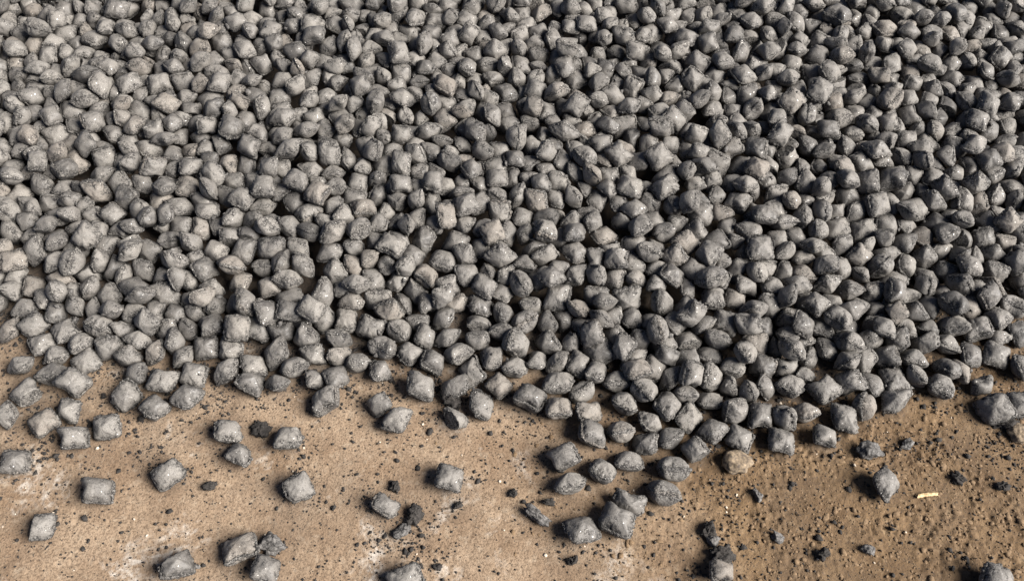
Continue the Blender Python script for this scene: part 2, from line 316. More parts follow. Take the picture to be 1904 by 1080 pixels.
1742,2324,123,-92,41,-33,21,105,1550,2570,176,5,-6,-166,4,112,-1106,2007,110,46,-22,-178,15,100,-175,1979,82,-20,-25,-155,15,98,1419,1916,50,75,6,19,5,102,1231,2412,130,-42,15,-116,16,103,
550,2954,167,-15,-58,68,3,110,-656,1706,46,-164,80,99,8,106,-330,1719,43,37,-4,73,7,101,-1330,2025,112,94,33,-8,15,101,-836,2262,116,-29,2,44,22,109,-1635,1688,41,4,32,131,5,104,
-1424,1705,37,144,-3,-35,19,105,-1993,2696,126,-10,-37,133,20,104,250,1968,91,141,-3,70,19,110,1457,1691,52,9,-60,-1,12,102,624,1949,123,161,-15,-122,26,96,306,2518,189,-138,3,125,16,99,
-1193,1860,88,112,-20,-149,31,103,-1772,1899,84,-94,-34,111,10,98,1325,2204,95,177,11,-167,15,99,1399,2369,107,-172,14,-75,20,103,2014,2515,171,16,-20,9,5,97,823,1586,43,-11,35,66,17,104,
-583,1607,25,109,13,16,34,99,1402,1727,94,10,14,75,8,95,716,2262,194,-122,6,-104,6,98,1504,1621,37,141,0,-16,19,106,1730,1514,32,-57,0,-167,11,90,-1972,1935,38,30,36,84,30,102,
17,2638,186,104,16,106,16,103,-1253,2449,156,158,-27,139,1,104,1419,3170,178,5,-12,64,16,110,310,1560,44,-6,-34,-108,27,94,1495,1547,42,-172,70,40,8,97,-1314,2960,202,-155,-12,84,12,101,
-359,2834,191,79,47,96,18,112,-978,2167,154,87,-17,173,36,99,-971,1761,36,16,-2,80,8,110,1582,2132,85,-140,6,-121,8,106,-915,3218,255,10,-8,4,3,99,-727,2073,102,175,11,173,15,94,
-1391,1560,36,-143,4,-87,6,88,132,2052,112,79,-21,22,13,96,-1833,2611,164,-144,18,-50,8,102,2008,2029,92,-49,-7,107,19,100,963,2170,117,-179,30,33,16,104,-1278,1688,46,-85,0,-89,8,102,
-189,2057,110,135,-66,128,19,104,-128,1696,46,78,-10,-8,7,102,-819,2167,124,53,22,141,23,107,664,1687,52,-9,17,107,28,102,1904,3073,213,-159,-5,147,6,101,611,2154,133,62,13,-172,7,104,
1646,1685,36,41,-10,163,4,101,1050,1849,124,21,-62,-35,28,99,-1993,3311,155,173,-25,-107,18,106,-1291,2122,102,178,-70,-147,21,106,-247,1717,34,-33,4,57,15,92,1758,3314,211,-2,-17,-159,27,107,
-1584,1903,39,145,0,132,15,105,-1465,2104,72,-41,-3,155,8,97,-1190,2086,90,168,-1,154,29,106,1577,2040,58,144,17,-106,23,94,-1668,1942,46,104,5,77,15,94,329,1953,120,-102,-45,-54,5,100,
-602,2832,206,82,-10,-99,18,96,-2153,2895,173,-62,-15,-124,22,104,-1931,1752,32,-32,0,99,26,96,-1118,2584,178,-27,-4,151,27,104,1625,1934,65,69,48,-98,29,92,-300,2767,155,-35,-5,120,16,105,
-300,2941,202,-171,-16,156,12,104,-678,2928,210,-161,20,-72,26,101,-2061,2203,65,78,26,-40,12,102,-1770,1830,35,-132,4,93,9,102,1264,2262,137,71,-40,-76,23,107,1065,2815,178,122,-47,32,18,100,
1046,3007,205,-177,7,-60,15,99,1738,2025,46,113,-13,155,6,94,-1244,1756,30,106,6,138,11,95,631,1474,40,58,0,174,17,99,718,1450,32,-33,-4,-2,0,98,-1137,2241,115,-91,-65,-120,12,101,
1514,3121,218,-156,9,-161,7,107,-267,1798,43,-30,-17,70,14,101,1388,2397,181,18,21,97,18,91,952,1961,126,106,40,-57,7,95,1189,2242,115,-100,-82,-86,10,109,-1378,2316,101,-177,36,45,13,104,
-2323,3209,186,25,-8,123,10,103,1371,2688,180,11,-2,-6,24,95,-1569,2625,121,-175,23,25,12,101,-1832,2127,106,29,9,-154,24,96,913,1916,89,-10,-39,-175,21,105,-1236,1632,35,-63,30,73,2,96,
-906,2198,112,-57,20,-43,22,111,401,1949,91,140,-4,64,5,102,1339,2120,90,-58,-5,-167,28,103,-2088,2664,169,12,-2,-27,22,104,255,3144,240,-65,3,-18,16,104,1551,2733,171,41,29,105,18,93,
-34,1824,36,116,14,-69,11,106,1954,2235,81,144,-17,116,13,99,194,2424,134,67,0,-9,16,99,1494,2532,125,171,-36,129,27,105,-29,2936,157,3,-2,-61,3,103,863,1477,44,-93,0,108,10,95,
-63,2427,154,-173,3,6,5,100,260,1826,70,-6,-54,-133,13,106,527,1578,38,160,10,-119,12,102,2252,3004,182,-53,46,18,25,100,-914,2023,106,-107,-19,-101,1,101,867,2527,137,-66,-1,142,18,112,
492,2732,147,128,2,-168,13,109,-728,1799,40,-179,40,-50,19,107,-622,1878,51,172,-12,-17,31,104,-1899,1955,32,35,-3,99,0,100,-415,1991,115,-55,-81,-172,37,107,1442,2783,148,0,-50,-72,18,112,
743,1636,36,151,2,-17,9,102,1436,3021,213,-148,9,41,10,106,-586,2553,184,-33,-59,66,27,100,2030,2874,162,-132,-8,114,23,110,462,1792,60,164,-7,-95,37,110,1330,1517,32,149,3,-75,0,102,
248,2137,152,6,0,-177,10,95,1421,2282,100,29,-58,92,14,104,-200,3276,219,74,-52,26,3,100,-458,2375,171,151,-17,-170,3,90,-525,1883,46,107,-1,-179,13,100,-546,1965,71,36,-19,116,19,105,
1055,2906,168,-13,60,-84,6,106,574,1614,60,125,-24,167,34,97,-327,2382,177,177,10,-91,23,97,1968,2593,183,-174,-5,-126,21,108,522,3255,225,89,-13,-29,6,103,-372,1923,62,14,-44,39,30,102,
1662,3005,206,-89,-28,-28,11,106,2218,2860,178,-162,19,-135,26,97,-2101,2445,154,25,-36,-157,17,99,768,2249,126,178,-43,87,10,105,-657,1633,23,116,-40,-155,31,102,1551,1817,61,97,53,141,19,106,
1739,2524,159,-97,41,103,23,98,135,1771,41,56,4,-63,17,101,148,2557,178,69,51,28,16,94,498,2265,144,175,3,38,5,100,1023,1594,34,-34,-4,-175,11,97,-896,2320,118,35,0,43,10,99,
2114,3410,230,-178,11,116,3,108,-1111,2835,170,-118,-56,107,12,100,1076,1784,60,-75,-7,174,3,106,1616,2258,141,130,-16,-55,14,98,1444,2621,134,121,10,-93,19,111,-2022,2771,178,162,14,-51,3,93,
1682,2576,119,126,5,-67,25,99,1764,2808,144,-34,-7,99,3,97,-1498,3009,156,-72,6,-175,18,102,1316,1617,37,-7,-35,51,1,101,-1442,2378,156,-2,-32,-120,3,89,-361,2692,160,-83,58,-164,14,108,
335,2430,167,-168,73,51,15,103,-226,2123,99,166,33,-127,20,95,-1233,3166,213,161,8,-56,17,106,-1893,2207,119,4,-19,-86,20,93,989,1835,75,60,18,-14,14,106,-953,1928,70,-157,-9,13,7,94,
-1480,2233,134,-75,-20,63,10,98,1624,1857,42,-27,-2,54,12,105,-1558,2433,104,-146,-3,115,6,91,912,3214,214,-30,-36,108,5,101,1289,2768,186,-79,-19,76,3,95,1239,2175,114,-143,60,40,6,96,
918,1680,47,120,-2,178,19,112,-124,2563,167,-97,6,-37,22,104,1943,1735,32,4,-30,116,0,99,-2010,2920,189,152,-5,104,12,95,918,1800,100,56,57,162,15,102,-1138,2150,94,-36,13,-75,35,102,
791,2634,198,69,20,-4,17,99,348,1837,103,45,-27,-150,31,98,2027,2369,100,129,-56,-162,4,108,-1709,1859,42,75,-33,-35,14,97,960,2369,178,-163,17,129,5,96,1836,2820,163,110,42,123,1,103,
1458,1794,85,16,36,-162,30,98,-1647,2045,84,-101,-27,69,4,94,1283,2622,142,11,40,25,17,108,-1274,2204,93,-29,3,-87,3,89,369,2157,104,-176,-11,-149,9,110,-1017,2463,176,35,-27,-13,20,93,
-80,3178,200,-119,40,-20,10,103,852,3098,202,121,-26,143,9,108,862,1862,78,-174,20,-14,5,92,1196,2091,128,-14,-29,-55,13,91,-971,2954,190,-99,0,42,23,102,-1421,3084,214,154,-38,17,17,103,
719,1984,102,170,-1,137,18,100,2126,2505,117,175,-61,-28,24,106,-1938,2558,169,-3,44,-175,17,99,-1620,2518,152,28,-72,-71,14,101,-2041,3108,165,62,54,-126,8,111,242,3046,218,-7,-21,115,0,103,
707,2737,189,159,-39,155,13,104,-1993,2239,79,-160,43,-74,35,98,292,3019,157,173,11,-149,5,109,931,1504,37,-6,-48,154,9,98,1941,2097,66,82,-48,-17,8,94,-633,2104,93,120,83,45,29,98,
2094,2563,163,-177,-8,-146,14,107,23,2352,127,102,-4,68,20,96,1827,2216,139,43,-3,152,11,97,-1031,2310,108,137,-14,3,4,102,-1711,3083,178,157,61,78,23,108,1182,3155,223,-30,10,111,7,107,
-1377,2141,94,-33,50,58,27,92,-1328,2711,172,115,-25,-142,11,101,-1162,1854,45,-155,-40,-101,16,92,1957,2522,112,-153,-8,99,3,102,-724,2707,191,-158,42,-161,3,94,1278,2367,175,-105,0,-135,4,100,
192,2891,209,136,12,58,5,102,-1541,1820,74,-17,-35,-45,1,102,936,2587,151,-158,-50,10,21,109,-1303,3348,229,-5,-20,135,10,102,254,2340,130,-87,-5,128,2,108,452,2917,163,161,-52,146,6,104,
-1148,3127,173,35,-8,43,35,103,1889,3449,185,-17,31,21,6,103,1087,2075,111,-95,31,-141,24,95,-891,2688,174,-31,7,48,15,95,-2009,2322,96,68,10,135,21,104,1014,1914,87,-147,-8,163,10,107,
-1661,2436,104,144,-5,130,13,108,-1356,2490,153,174,-19,-165,4,99,1158,2446,130,-173,43,172,17,100,-611,2697,184,63,-50,41,9,106,1058,3156,206,114,40,-115,13,101,1675,2169,79,172,-15,-133,14,102,
-1356,2219,88,-32,3,172,24,97,-1069,1951,68,28,9,-115,8,98,1354,1700,45,95,47,9,11,104,94,2805,203,-57,7,149,10,93,963,3087,217,177,16,103,18,91,-1214,2527,122,144,0,86,27,102,
812,2116,109,5,-22,17,13,106,1103,2211,124,-123,-12,-165,13,98,105,2921,188,160,25,-108,17,105,-1498,2641,166,-153,18,164,13,95,-2175,3395,208,-30,44,-93,23,95,200,1794,36,11,27,-73,11,91,
-1254,2364,159,-105,-9,125,9,109,-408,2550,166,119,-52,126,15,92,-997,3159,208,120,14,-168,3,99,-857,2095,102,-70,4,159,18,91,-1470,1823,41,-14,-49,-45,25,102,-405,3191,235,93,-23,-107,26,108,
-1302,1953,104,25,-55,123,31,94,-989,2017,65,103,-8,-4,34,99,-1251,2275,121,-174,11,11,1,91,1648,2736,170,-161,14,-82,5,92,-128,1770,40,11,31,92,28,106,-1406,2240,147,153,-19,102,9,94,
799,2462,191,-167,4,-171,32,100,1785,1852,39,-5,-33,125,20,100,829,2858,192,128,-28,32,12,101,356,2340,115,-22,11,-120,0,94,353,3332,232,177,10,1,8,106,-1481,1929,49,-153,2,139,18,112,
569,3160,215,-145,17,5,19,103,-85,2768,190,38,4,88,1,108,-1922,3015,199,54,-38,-146,15,112,-1812,2261,118,-148,40,89,1,99,751,2168,120,63,34,-31,35,98,-477,2662,170,-145,10,-3,16,84,
555,3501,212,88,14,173,3,103,2010,2155,61,-80,-5,170,27,96,-2156,2786,158,91,-50,65,34,99,1108,1921,100,177,7,-166,36,101,-175,2456,176,-18,4,-43,4,101,1130,3357,229,-161,-2,127,10,106,
-486,2867,193,-167,-15,135,26,102,327,2207,129,115,-17,-125,11,101,2093,2341,108,86,72,-118,11,93,-1649,2137,67,-179,-18,57,12,94,1941,2329,94,-55,0,88,6,94,-643,2424,124,167,4,-101,5,98,
1854,2561,134,125,-17,79,31,108,1238,2970,220,168,-21,-35,10,100,1497,2142,110,-100,-74,-179,36,94,800,1512,27,-94,-61,-66,37,98,-563,2361,116,1,-43,106,2,98,-856,2561,173,53,38,81,17,102,
1823,3168,219,3,-40,139,10,99,-863,1872,61,-176,11,-161,12,107,2091,2725,129,-149,-8,71,3,107,-121,3111,169,20,45,126,12,111,-856,3205,197,14,-39,-4,17,112,338,1766,94,-102,-39,155,1,92,
479,1950,97,19,-44,-158,31,102,-1311,2802,192,162,15,-179,14,100,-326,2319,116,-145,0,-49,32,108,-1643,2713,178,-9,-15,61,0,98,-726,3147,238,-118,-57,102,20,98,23,3017,168,110,4,-90,10,108,
516,2812,197,-179,-18,-27,14,103,75,1857,42,89,7,176,11,99,1854,2720,136,-171,57,2,17,97,48,2247,106,19,-7,80,26,90,-460,2319,123,-2,48,45,33,99,986,2512,134,-3,-16,-23,20,112,
620,1759,76,-27,-24,-132,17,100,-850,2494,130,179,-28,-140,26,102,1100,2361,118,116,-12,-164,4,106,892,1990,90,-164,-34,55,21,94,177,2342,114,0,-2,160,22,95,1290,1812,96,-28,0,145,32,98,
-1422,3278,236,169,-5,52,26,102,-1831,3334,191,105,-26,-19,5,100,-453,1961,65,-15,-17,60,0,96,570,2307,111,128,85,-15,29,106,53,2161,109,84,5,-115,10,91,216,2530,138,47,1,69,32,102,
1532,2217,91,-39,-2,-153,10,106,542,2536,136,-177,27,163,15,106,-1852,3081,186,-159,-15,158,5,98,-566,2041,103,22,-51,-69,4,99,329,1878,75,108,2,172,25,98,-1935,2348,80,-126,15,-1,2,100,
-1133,2520,120,-11,-33,77,12,95,-546,2520,126,-171,10,-80,26,104,724,2447,182,121,36,105,22,97,-204,3057,202,141,-18,-91,3,99,-1305,1823,35,173,-1,158,7,96,-1602,2034,52,48,-15,45,36,102,
666,2292,130,151,-58,-131,27,104,379,2600,176,-20,3,-172,23,97,-1542,2192,121,-3,-29,-136,2,90,1919,2626,126,67,2,-16,16,106,768,3177,199,105,3,32,32,108,-628,2008,95,137,18,-85,2,105,
-699,2546,135,-58,3,-86,12,91,-1659,2836,139,-169,34,-8,19,108,141,2240,113,32,28,174,33,105,418,2708,186,-180,0,142,21,96,-1484,2735,171,-2,0,-131,10,91,-342,2583,132,-52,3,-62,25,103,
1111,1635,12,88,-3,-114,34,99,-496,2017,99,151,35,105,27,92,392,2969,197,-21,-29,32,8,100,121,2392,160,-128,-27,-16,7,95,-686,2239,125,111,2,-116,10,105,52,2024,92,-36,0,-13,2,103,
-195,2211,111,-168,-31,-49,1,106,1781,2449,114,-175,-1,77,27,112,-1968,2850,137,166,0,-69,15,105,1863,3286,217,-151,35,-27,6,91,90,1617,34,174,-30,-97,21,92,217,1683,35,-62,-38,72,37,102,
-391,2316,144,121,-13,90,17,92,-227,1869,45,122,11,-169,21,100,-1740,2700,130,-146,0,124,6,92,-1123,3283,233,16,-5,77,13,102,2026,3039,155,-16,-4,50,30,108,-1108,2668,173,37,-27,169,35,105,
738,3356,207,-7,9,-62,5,102,-362,1798,12,88,-3,-171,34,104,-37,1907,56,11,-11,156,19,90,-82,3028,158,175,-29,-147,11,107,-1498,1748,31,71,27,12,31,95,-538,2206,135,9,-1,-92,37,98,
-1846,2348,108,59,48,173,19,98,1148,2311,145,-161,36,50,23,96,490,2112,99,-157,2,12,0,110,-2077,2388,87,-155,-3,71,13,96,1631,3137,224,13,85,-6,3,90,1352,3372,208,-147,-9,88,22,106,
-1176,2442,108,-135,-8,-3,1,101,1817,2990,170,-72,-27,-161,27,94,1334,2578,162,50,25,-176,32,98,854,2258,113,114,-1,147,31,102,970,2665,190,-127,32,106,25,95,1194,3432,256,147,7,42,5,106,
-2098,3019,178,145,12,13,5,100,-325,1860,48,31,47,27,11,102,8,2526,165,180,-2,96,14,94,1833,2158,75,45,-18,85,36,99,1718,2663,136,-140,14,13,22,102,-1056,2915,146,173,0,-167,23,109,
2043,2482,107,118,-7,31,7,103,-1543,3247,179,180,-83,-161,10,107,121,3175,176,91,-1,-13,25,93,788,2545,188,-108,18,-5,17,90,-1746,2486,111,8,35,150,32,102,1039,3267,220,177,8,82,12,101,
-2174,3075,187,-11,1,-15,8,96,-2174,3194,161,-174,15,-81,0,104,-1279,1961,63,-97,-12,121,17,95,474,2012,93,-36,-7,128,15,98,1951,2855,139,144,3,-114,30,106,-42,1733,45,90,-9,17,14,97,
-1703,2020,45,166,-58,129,35,99,-1276,2645,127,172,-4,119,33,105,269,2465,138,168,47,-16,9,103,1525,2888,181,114,8,33,0,102,487,1698,47,-25,63,-124,6,95,840,2430,130,-151,5,-78,7,100,
-1459,3205,184,-174,40,-164,16,106,1435,2869,167,-134,-7,16,17,96,186,3269,188,111,-6,-102,14,112,1157,2056,89,-137,-1,-171,15,88,891,2829,158,14,0,178,10,103,2119,3143,165,37,50,57,12,104,
-847,3376,192,29,-2,92,16,96,-990,2651,173,-152,-16,-99,36,98,668,1619,42,1,-6,26,35,108,-734,2398,126,126,0,1,7,100,2107,2417,102,24,2,179,23,105,-1364,3251,182,-16,-37,117,10,97,
-2154,3366,145,-165,-2,10,13,102,1899,1587,37,41,-10,101,4,105,-1555,2691,177,-78,-4,-141,11,94,-802,3055,204,81,-20,8,31,102,-740,2302,119,169,-18,31,19,99,-510,3044,173,-180,-58,87,5,108,
-1678,3228,202,-4,-15,-42,8,98,1742,2225,89,-133,8,-44,24,98,-657,2343,113,142,-2,168,13,92,-160,2905,200,90,37,-57,1,98,-1404,2968,187,30,27,-160,27,94,-1828,2043,81,-178,14,-158,14,90,
-1752,3180,194,90,46,133,29,101,330,2033,97,-3,-39,89,21,102,35,3207,184,44,64,62,5,104,1080,1986,86,-15,35,-112,36,89,-905,2880,173,69,28,-132,34,98,-1201,2858,206,-135,10,-33,34,102,
724,1747,81,-137,18,-147,9,98,1899,2955,168,-85,-47,135,8,92,-126,2099,97,149,-9,89,24,91,1383,1984,65,-158,-60,-161,37,98,-1872,2563,112,168,-23,139,21,100,1697,2475,106,0,-42,58,19,96,
1376,3052,164,-2,37,-73,25,97,635,2993,190,61,56,45,24,105,1758,2601,145,-101,52,-16,15,96,-922,3093,226,-147,-30,51,7,88,1743,3083,182,164,51,-69,30,112,-1546,1993,59,-76,-33,65,0,96,
-1469,2592,119,-6,-23,-87,11,108,-1038,3009,164,8,-6,-1,16,103,-2269,3276,148,-171,-31,45,16,99,-423,2177,153,69,-30,-68,1,97,-1229,1826,41,80,71,-29,11,87,-1857,3258,177,39,-8,-46,27,94,
2062,3187,217,128,17,75,11,100,2193,2768,121,148,10,-84,28,104,274,3458,232,66,38,142,35,104,-1381,1822,40,-5,-25,83,11,107,-429,1877,30,79,33,115,32,94,71,2526,131,-142,0,-133,19,103,
-918,3027,164,-156,11,-101,20,98,933,3317,221,-77,-12,-173,21,96,-593,3229,225,9,2,-63,32,103,813,3256,213,7,-1,-31,15,95,1150,1980,86,37,-2,164,14,104,-15,2179,97,-56,4,-102,21,97,
-1101,3198,221,115,13,-176,14,94,1960,3395,224,27,-27,-119,17,103,563,1917,94,33,45,4,3,87,-396,2060,93,-173,15,-25,17,100,446,2323,116,-16,6,-73,26,100,-819,2723,140,150,3,119,18,93,
-765,2817,211,9,40,172,21,92,463,2239,114,-43,2,175,31,106,641,3403,221,116,37,-32,7,98,-214,2643,130,-36,4,-67,26,96,-26,1970,74,49,-68,78,37,99,-2218,2863,163,64,37,104,23,104,
-62,2503,127,36,0,23,15,103,1293,3101,175,-6,1,-102,16,101,1154,2736,193,3,-21,-104,27,101,-253,1933,68,58,-6,18,8,99,589,2633,146,146,-5,87,16,98,1142,3023,205,-132,56,-170,2,101,
142,3463,196,-2,-19,31,1,100,-1736,3357,186,123,33,98,23,102,1641,2382,103,-149,-22,8,2,104,631,2909,170,-108,55,-23,35,92,385,2857,192,45,-8,164,10,96,-296,3174,206,-94,44,-39,5,93,
-614,3349,231,110,-9,21,34,96,-1058,2155,100,-169,31,14,36,99,42,3122,163,158,0,-83,15,98,1594,1758,37,-6,40,62,2,100,1213,3293,194,176,-41,-162,27,101,-796,2996,163,154,-16,46,34,96,
-962,2377,120,-27,-8,32,36,99,1493,2706,131,0,-43,-97,5,100,1595,3025,154,-31,2,-27,32,111,-66,3298,218,134,-30,118,22,96,-393,2232,115,39,9,-96,17,100,1158,2154,94,-176,-22,116,9,99,
-138,2315,120,162,-1,108,10,103,-1187,2777,132,-180,1,-113,23,112,1303,2018,80,-175,-26,112,23,98,77,2765,136,113,6,-22,11,103,311,2705,148,132,26,180,1,100,-470,2788,158,-82,-33,116,11,95,
-1987,2002,35,2,-9,86,5,92,1936,2726,118,117,73,57,35,93,851,2346,125,44,0,66,4,96,-400,2483,124,-128,3,-130,5,97,763,2419,126,-174,-33,5,34,94,-756,2477,126,-139,10,176,2,98,
1629,2640,155,162,-18,-48,35,99,-1732,2275,84,16,55,-55,10,91,-637,2513,132,19,23,86,21,98,83,2630,133,-8,3,125,22,100,-2186,3282,157,-4,-31,175,29,108,-1325,1750,39,1,-62,100,2,100,
2034,3366,227,-156,1,-131,7,93,2413,3365,180,-32,-36,-87,1,101,1505,3199,221,108,-22,-24,13,97,1741,2120,66,-132,-14,52,32,96,-129,2416,121,9,-38,-151,14,100,752,2805,166,-22,50,-163,17,109,
2376,3477,207,88,18,95,5,92,687,3138,218,37,26,109,22,100,-53,2596,133,147,-2,-178,7,108,916,2420,126,-35,-5,60,19,105,-1450,2507,110,-48,-6,85,5,92,-1709,2757,166,-136,-34,104,37,96,
997,1669,18,141,90,-25,30,90,188,3046,164,11,-61,13,7,100,428,3246,219,-151,-32,-98,16,90,-1030,3319,225,163,25,155,7,98,-1547,3071,196,-153,10,130,19,99,-1535,2289,99,-144,62,-98,23,109,
-1188,2363,105,-70,9,150,6,94,2083,3330,170,151,-8,-73,26,111,399,2366,161,-2,3,-46,2,93,-467,3362,243,156,-18,-138,2,104,1318,3183,204,161,18,34,4,101,1305,2510,119,-157,0,56,37,95,
697,2902,156,35,0,-149,15,94,928,3046,159,-18,-1,141,10,100,-58,2352,120,65,-5,145,11,99,-873,2780,150,46,-5,34,11,101,91,2091,97,162,-5,47,36,98,-1471,2930,141,-171,-27,-46,14,98,
974,2910,154,-136,-2,78,19,101,-671,3116,188,2,70,153,10,100,491,3212,161,12,27,66,16,91,-1832,1895,36,138,1,-63,1,105,-317,2208,110,-14,34,160,14,101,654,2794,166,-9,-26,-133,16,111,
-575,3122,180,35,-7,128,25,103,1262,3391,189,-65,3,-35,18,112,-519,2968,170,46,77,-6,8,97,1733,3218,203,-177,11,-114,2,98,668,2218,103,63,78,158,35,94,147,2821,149,152,4,-81,18,104,
-1184,3484,186,-147,4,-22,12,97,-395,3067,197,-172,3,-87,14,89,902,2919,178,124,8,-105,5,100,-566,2432,137,-129,-66,-103,2,98,671,2620,148,-13,1,174,29,100,-582,3012,183,-101,-15,127,2,99,
-923,3446,240,8,60,143,35,96,8,2443,125,-9,37,-122,36,96,-1046,2613,127,31,7,157,21,104,1430,3384,162,-78,87,-170,30,106,2343,3356,147,141,4,-100,17,101,682,1909,83,41,0,83,1,89,
1422,1840,36,152,-6,1,35,86,1623,2229,83,-21,-16,-134,0,95,407,2452,129,-144,-1,3,5,98,-1363,2918,145,176,16,-143,13,108,1399,2474,158,-15,44,-48,32,109,745,2977,159,-137,-23,35,19,96,
-1930,3351,198,170,-13,-73,11,98,1665,1572,33,-5,-18,-119,32,93,-1432,2833,134,150,0,176,34,105,579,1994,89,-154,3,165,37,105,1074,2144,93,-22,-4,-171,8,91,732,3102,158,160,-3,-15,36,107,
-2017,3219,149,-9,-24,-92,23,104,2229,3343,154,-93,-61,-148,37,105,-1641,2587,159,-113,-28,162,0,100,-1058,2241,103,151,-54,14,31,106,-290,3248,202,53,-14,39,20,93,-1223,3282,233,135,37,-51,10,88,
-1801,1985,42,-174,1,-42,27,101,-1898,2427,93,-1,-15,-88,0,100,1784,2909,150,8,13,15,10,102,2038,3127,161,-2,-28,34,12,93,641,2432,137,5,22,-148,12,111,-352,3125,169,150,-5,125,12,106,
1571,3115,161,50,-2,161,22,105,-1178,2984,192,6,31,147,13,90,-1918,2757,128,-169,27,17,9,103,-11,3417,214,17,23,114,21,100,-196,3482,208,107,-43,25,10,104,-2275,3076,127,59,82,111,29,112,
1450,3260,173,121,-17,147,4,112,-2432,3367,182,-89,44,27,24,96,620,3273,210,8,-5,-98,2,99,-223,2771,201,69,17,170,8,86,2345,3211,199,-5,17,-177,13,86,247,2210,112,-123,57,-9,16,97,
1037,2687,172,-71,-31,-70,27,96,-2332,3498,170,-171,5,-46,22,106,395,1705,44,117,-20,98,27,103,872,2205,106,-32,-1,74,9,93,-25,2762,140,-38,-5,144,32,100,1976,2955,151,132,5,-62,15,96,
1130,3282,178,151,1,-85,30,112,-776,3515,195,-68,9,-169,6,108,-777,3208,231,55,46,-120,20,100,34,3313,180,97,9,-143,17,104,-1346,3046,169,128,5,-32,6,105,1837,3065,156,-175,-4,-2,23,104,
1857,1723,31,20,4,-154,31,84,-210,3397,203,-12,-21,170,0,102,-366,3395,190,179,3,0,18,95,-176,3180,162,150,-58,133,14,98,1800,2081,77,-115,-43,-135,14,96,-702,2844,187,4,-19,35,2,97,
-1181,1923,57,46,66,-31,17,96,441,2812,150,-154,3,129,5,102,1500,1757,41,30,-3,156,35,100,-32,3063,202,-72,46,-69,32,94,1670,3311,190,-162,65,-30,22,97,1454,3487,227,169,-30,-77,14,104,
433,3391,225,-143,43,41,7,100,927,3439,187,127,-35,84,18,95,897,2133,100,-45,-74,-62,37,92,-1636,1845,32,-142,3,-63,9,95,389,2537,135,143,0,-31,19,101,1596,2886,138,-175,-8,39,3,94,
-1176,3233,180,-56,7,75,35,108,-2200,3538,156,-31,9,-92,15,101,-943,3299,251,141,-25,-166,17,99,275,3330,216,175,-14,-178,8,88,-1731,2847,180,-21,39,119,30,97,1952,3230,222,-121,-48,-142,36,91,
108,1960,77,23,-30,16,0,98,2038,1986,35,0,-37,22,10,94,1878,2476,112,116,-29,-137,33,101,-79,3497,228,-137,48,-131,16,104,520,2660,143,0,53,-111,21,89,1676,2301,99,3,10,-62,16,101,
-842,2921,147,-164,0,-149,23,99,-1559,3477,229,138,-31,35,4,99,700,3454,236,114,-8,-74,4,96,-278,2408,120,175,-24,-160,28,107,1152,2808,153,167,38,-141,10,109,-554,2666,144,42,69,87,11,98,
-422,2995,165,-56,0,11,19,100,-93,1991,67,175,84,18,35,84,-988,2514,124,118,3,161,7,100,2011,3205,165,-118,4,-59,29,94,1042,1714,61,-177,-46,-103,4,94,1273,3301,236,118,15,98,0,93,
1140,2877,212,1,10,109,4,90,424,3070,178,164,-63,70,5,102,358,3042,199,11,-24,-68,4,95,196,2137,100,-157,-24,44,19,97,-1280,2341,103,-129,-7,8,32,105,-2239,2778,130,12,0,-41,16,102,
1080,1560,31,-38,-2,-28,28,85,-303,2654,138,67,-10,174,0,96,-1463,2341,94,-14,6,-79,8,103,406,3209,148,-93,-25,-137,36,103,224,3497,192,5,-3,135,16,100,1503,2093,76,-37,-7,143,32,93,
-2133,2623,115,36,9,-145,17,100,632,3148,159,-58,-1,77,17,102,102,3252,176,-175,-35,13,11,108,-485,3328,184,-40,0,-157,4,101,127,3330,175,-9,-32,112,8,102,-976,3045,201,95,-35,120,26,96,
-741,2670,129,42,0,-20,1,87,1537,2825,132,158,-2,-179,37,112,-449,3145,178,11,24,54,23,104,662,3342,169,168,-6,-136,15,111,-544,2126,102,64,6,-11,5,91,1593,2574,115,177,-7,-92,13,100,
-1151,2908,151,-32,13,-93,10,112,-2353,3356,147,1,-60,137,5,100,-1612,3363,210,109,-14,-75,11,95,-1600,2201,81,-2,1,-25,11,99,576,2220,110,-176,20,-65,26,101,-1320,2626,123,-44,7,-107,37,103,
-661,3202,188,-148,-6,-162,19,111,-103,2896,152,54,-4,-40,17,100,1592,3217,175,-116,30,-99,16,108,-552,3461,249,86,9,67,33,103,2163,3039,198,-154,6,70,9,94,-302,3383,221,14,-47,24,37,97,
-1376,1976,59,-20,17,153,36,104,-1295,2548,120,18,61,-88,17,100,-1285,3494,232,100,44,-114,3,95,383,1801,53,-154,-39,-22,19,98,1547,1898,40,-140,0,-149,11,105,1069,2437,123,172,-18,-145,17,94,
-32,2832,139,-179,-33,116,14,97,-1458,3474,221,-23,3,93,10,92,695,3042,159,-174,-36,-42,25,92,-1415,3405,211,28,60,-158,13,100,-1687,2942,136,151,2,84,0,99,-449,2920,159,147,0,-6,36,105,
853,3459,165,-133,2,-103,21,104,-127,2819,141,172,-37,65,14,106,-764,3124,177,0,-18,106,13,100,-1631,3185,148,103,3,97,11,112,588,3428,170,-22,7,-52,4,105,1659,3443,175,39,4,76,21,98,
-210,2350,142,60,-16,-160,26,100,-1311,3177,176,119,4,-160,5,94,2068,2194,77,100,-18,100,8,98,-1199,2215,88,149,8,-69,9,98,-1843,2827,140,30,0,-87,18,97,-2098,3217,147,63,-2,99,7,101,
-1955,2181,58,45,1,177,27,105,1317,3475,224,-170,14,-111,21,95,985,2833,154,-7,35,-82,28,99,1983,3309,185,-171,43,67,16,112,-555,3437,195,147,-2,77,20,107,2160,2674,115,-110,23,-169,22,100,
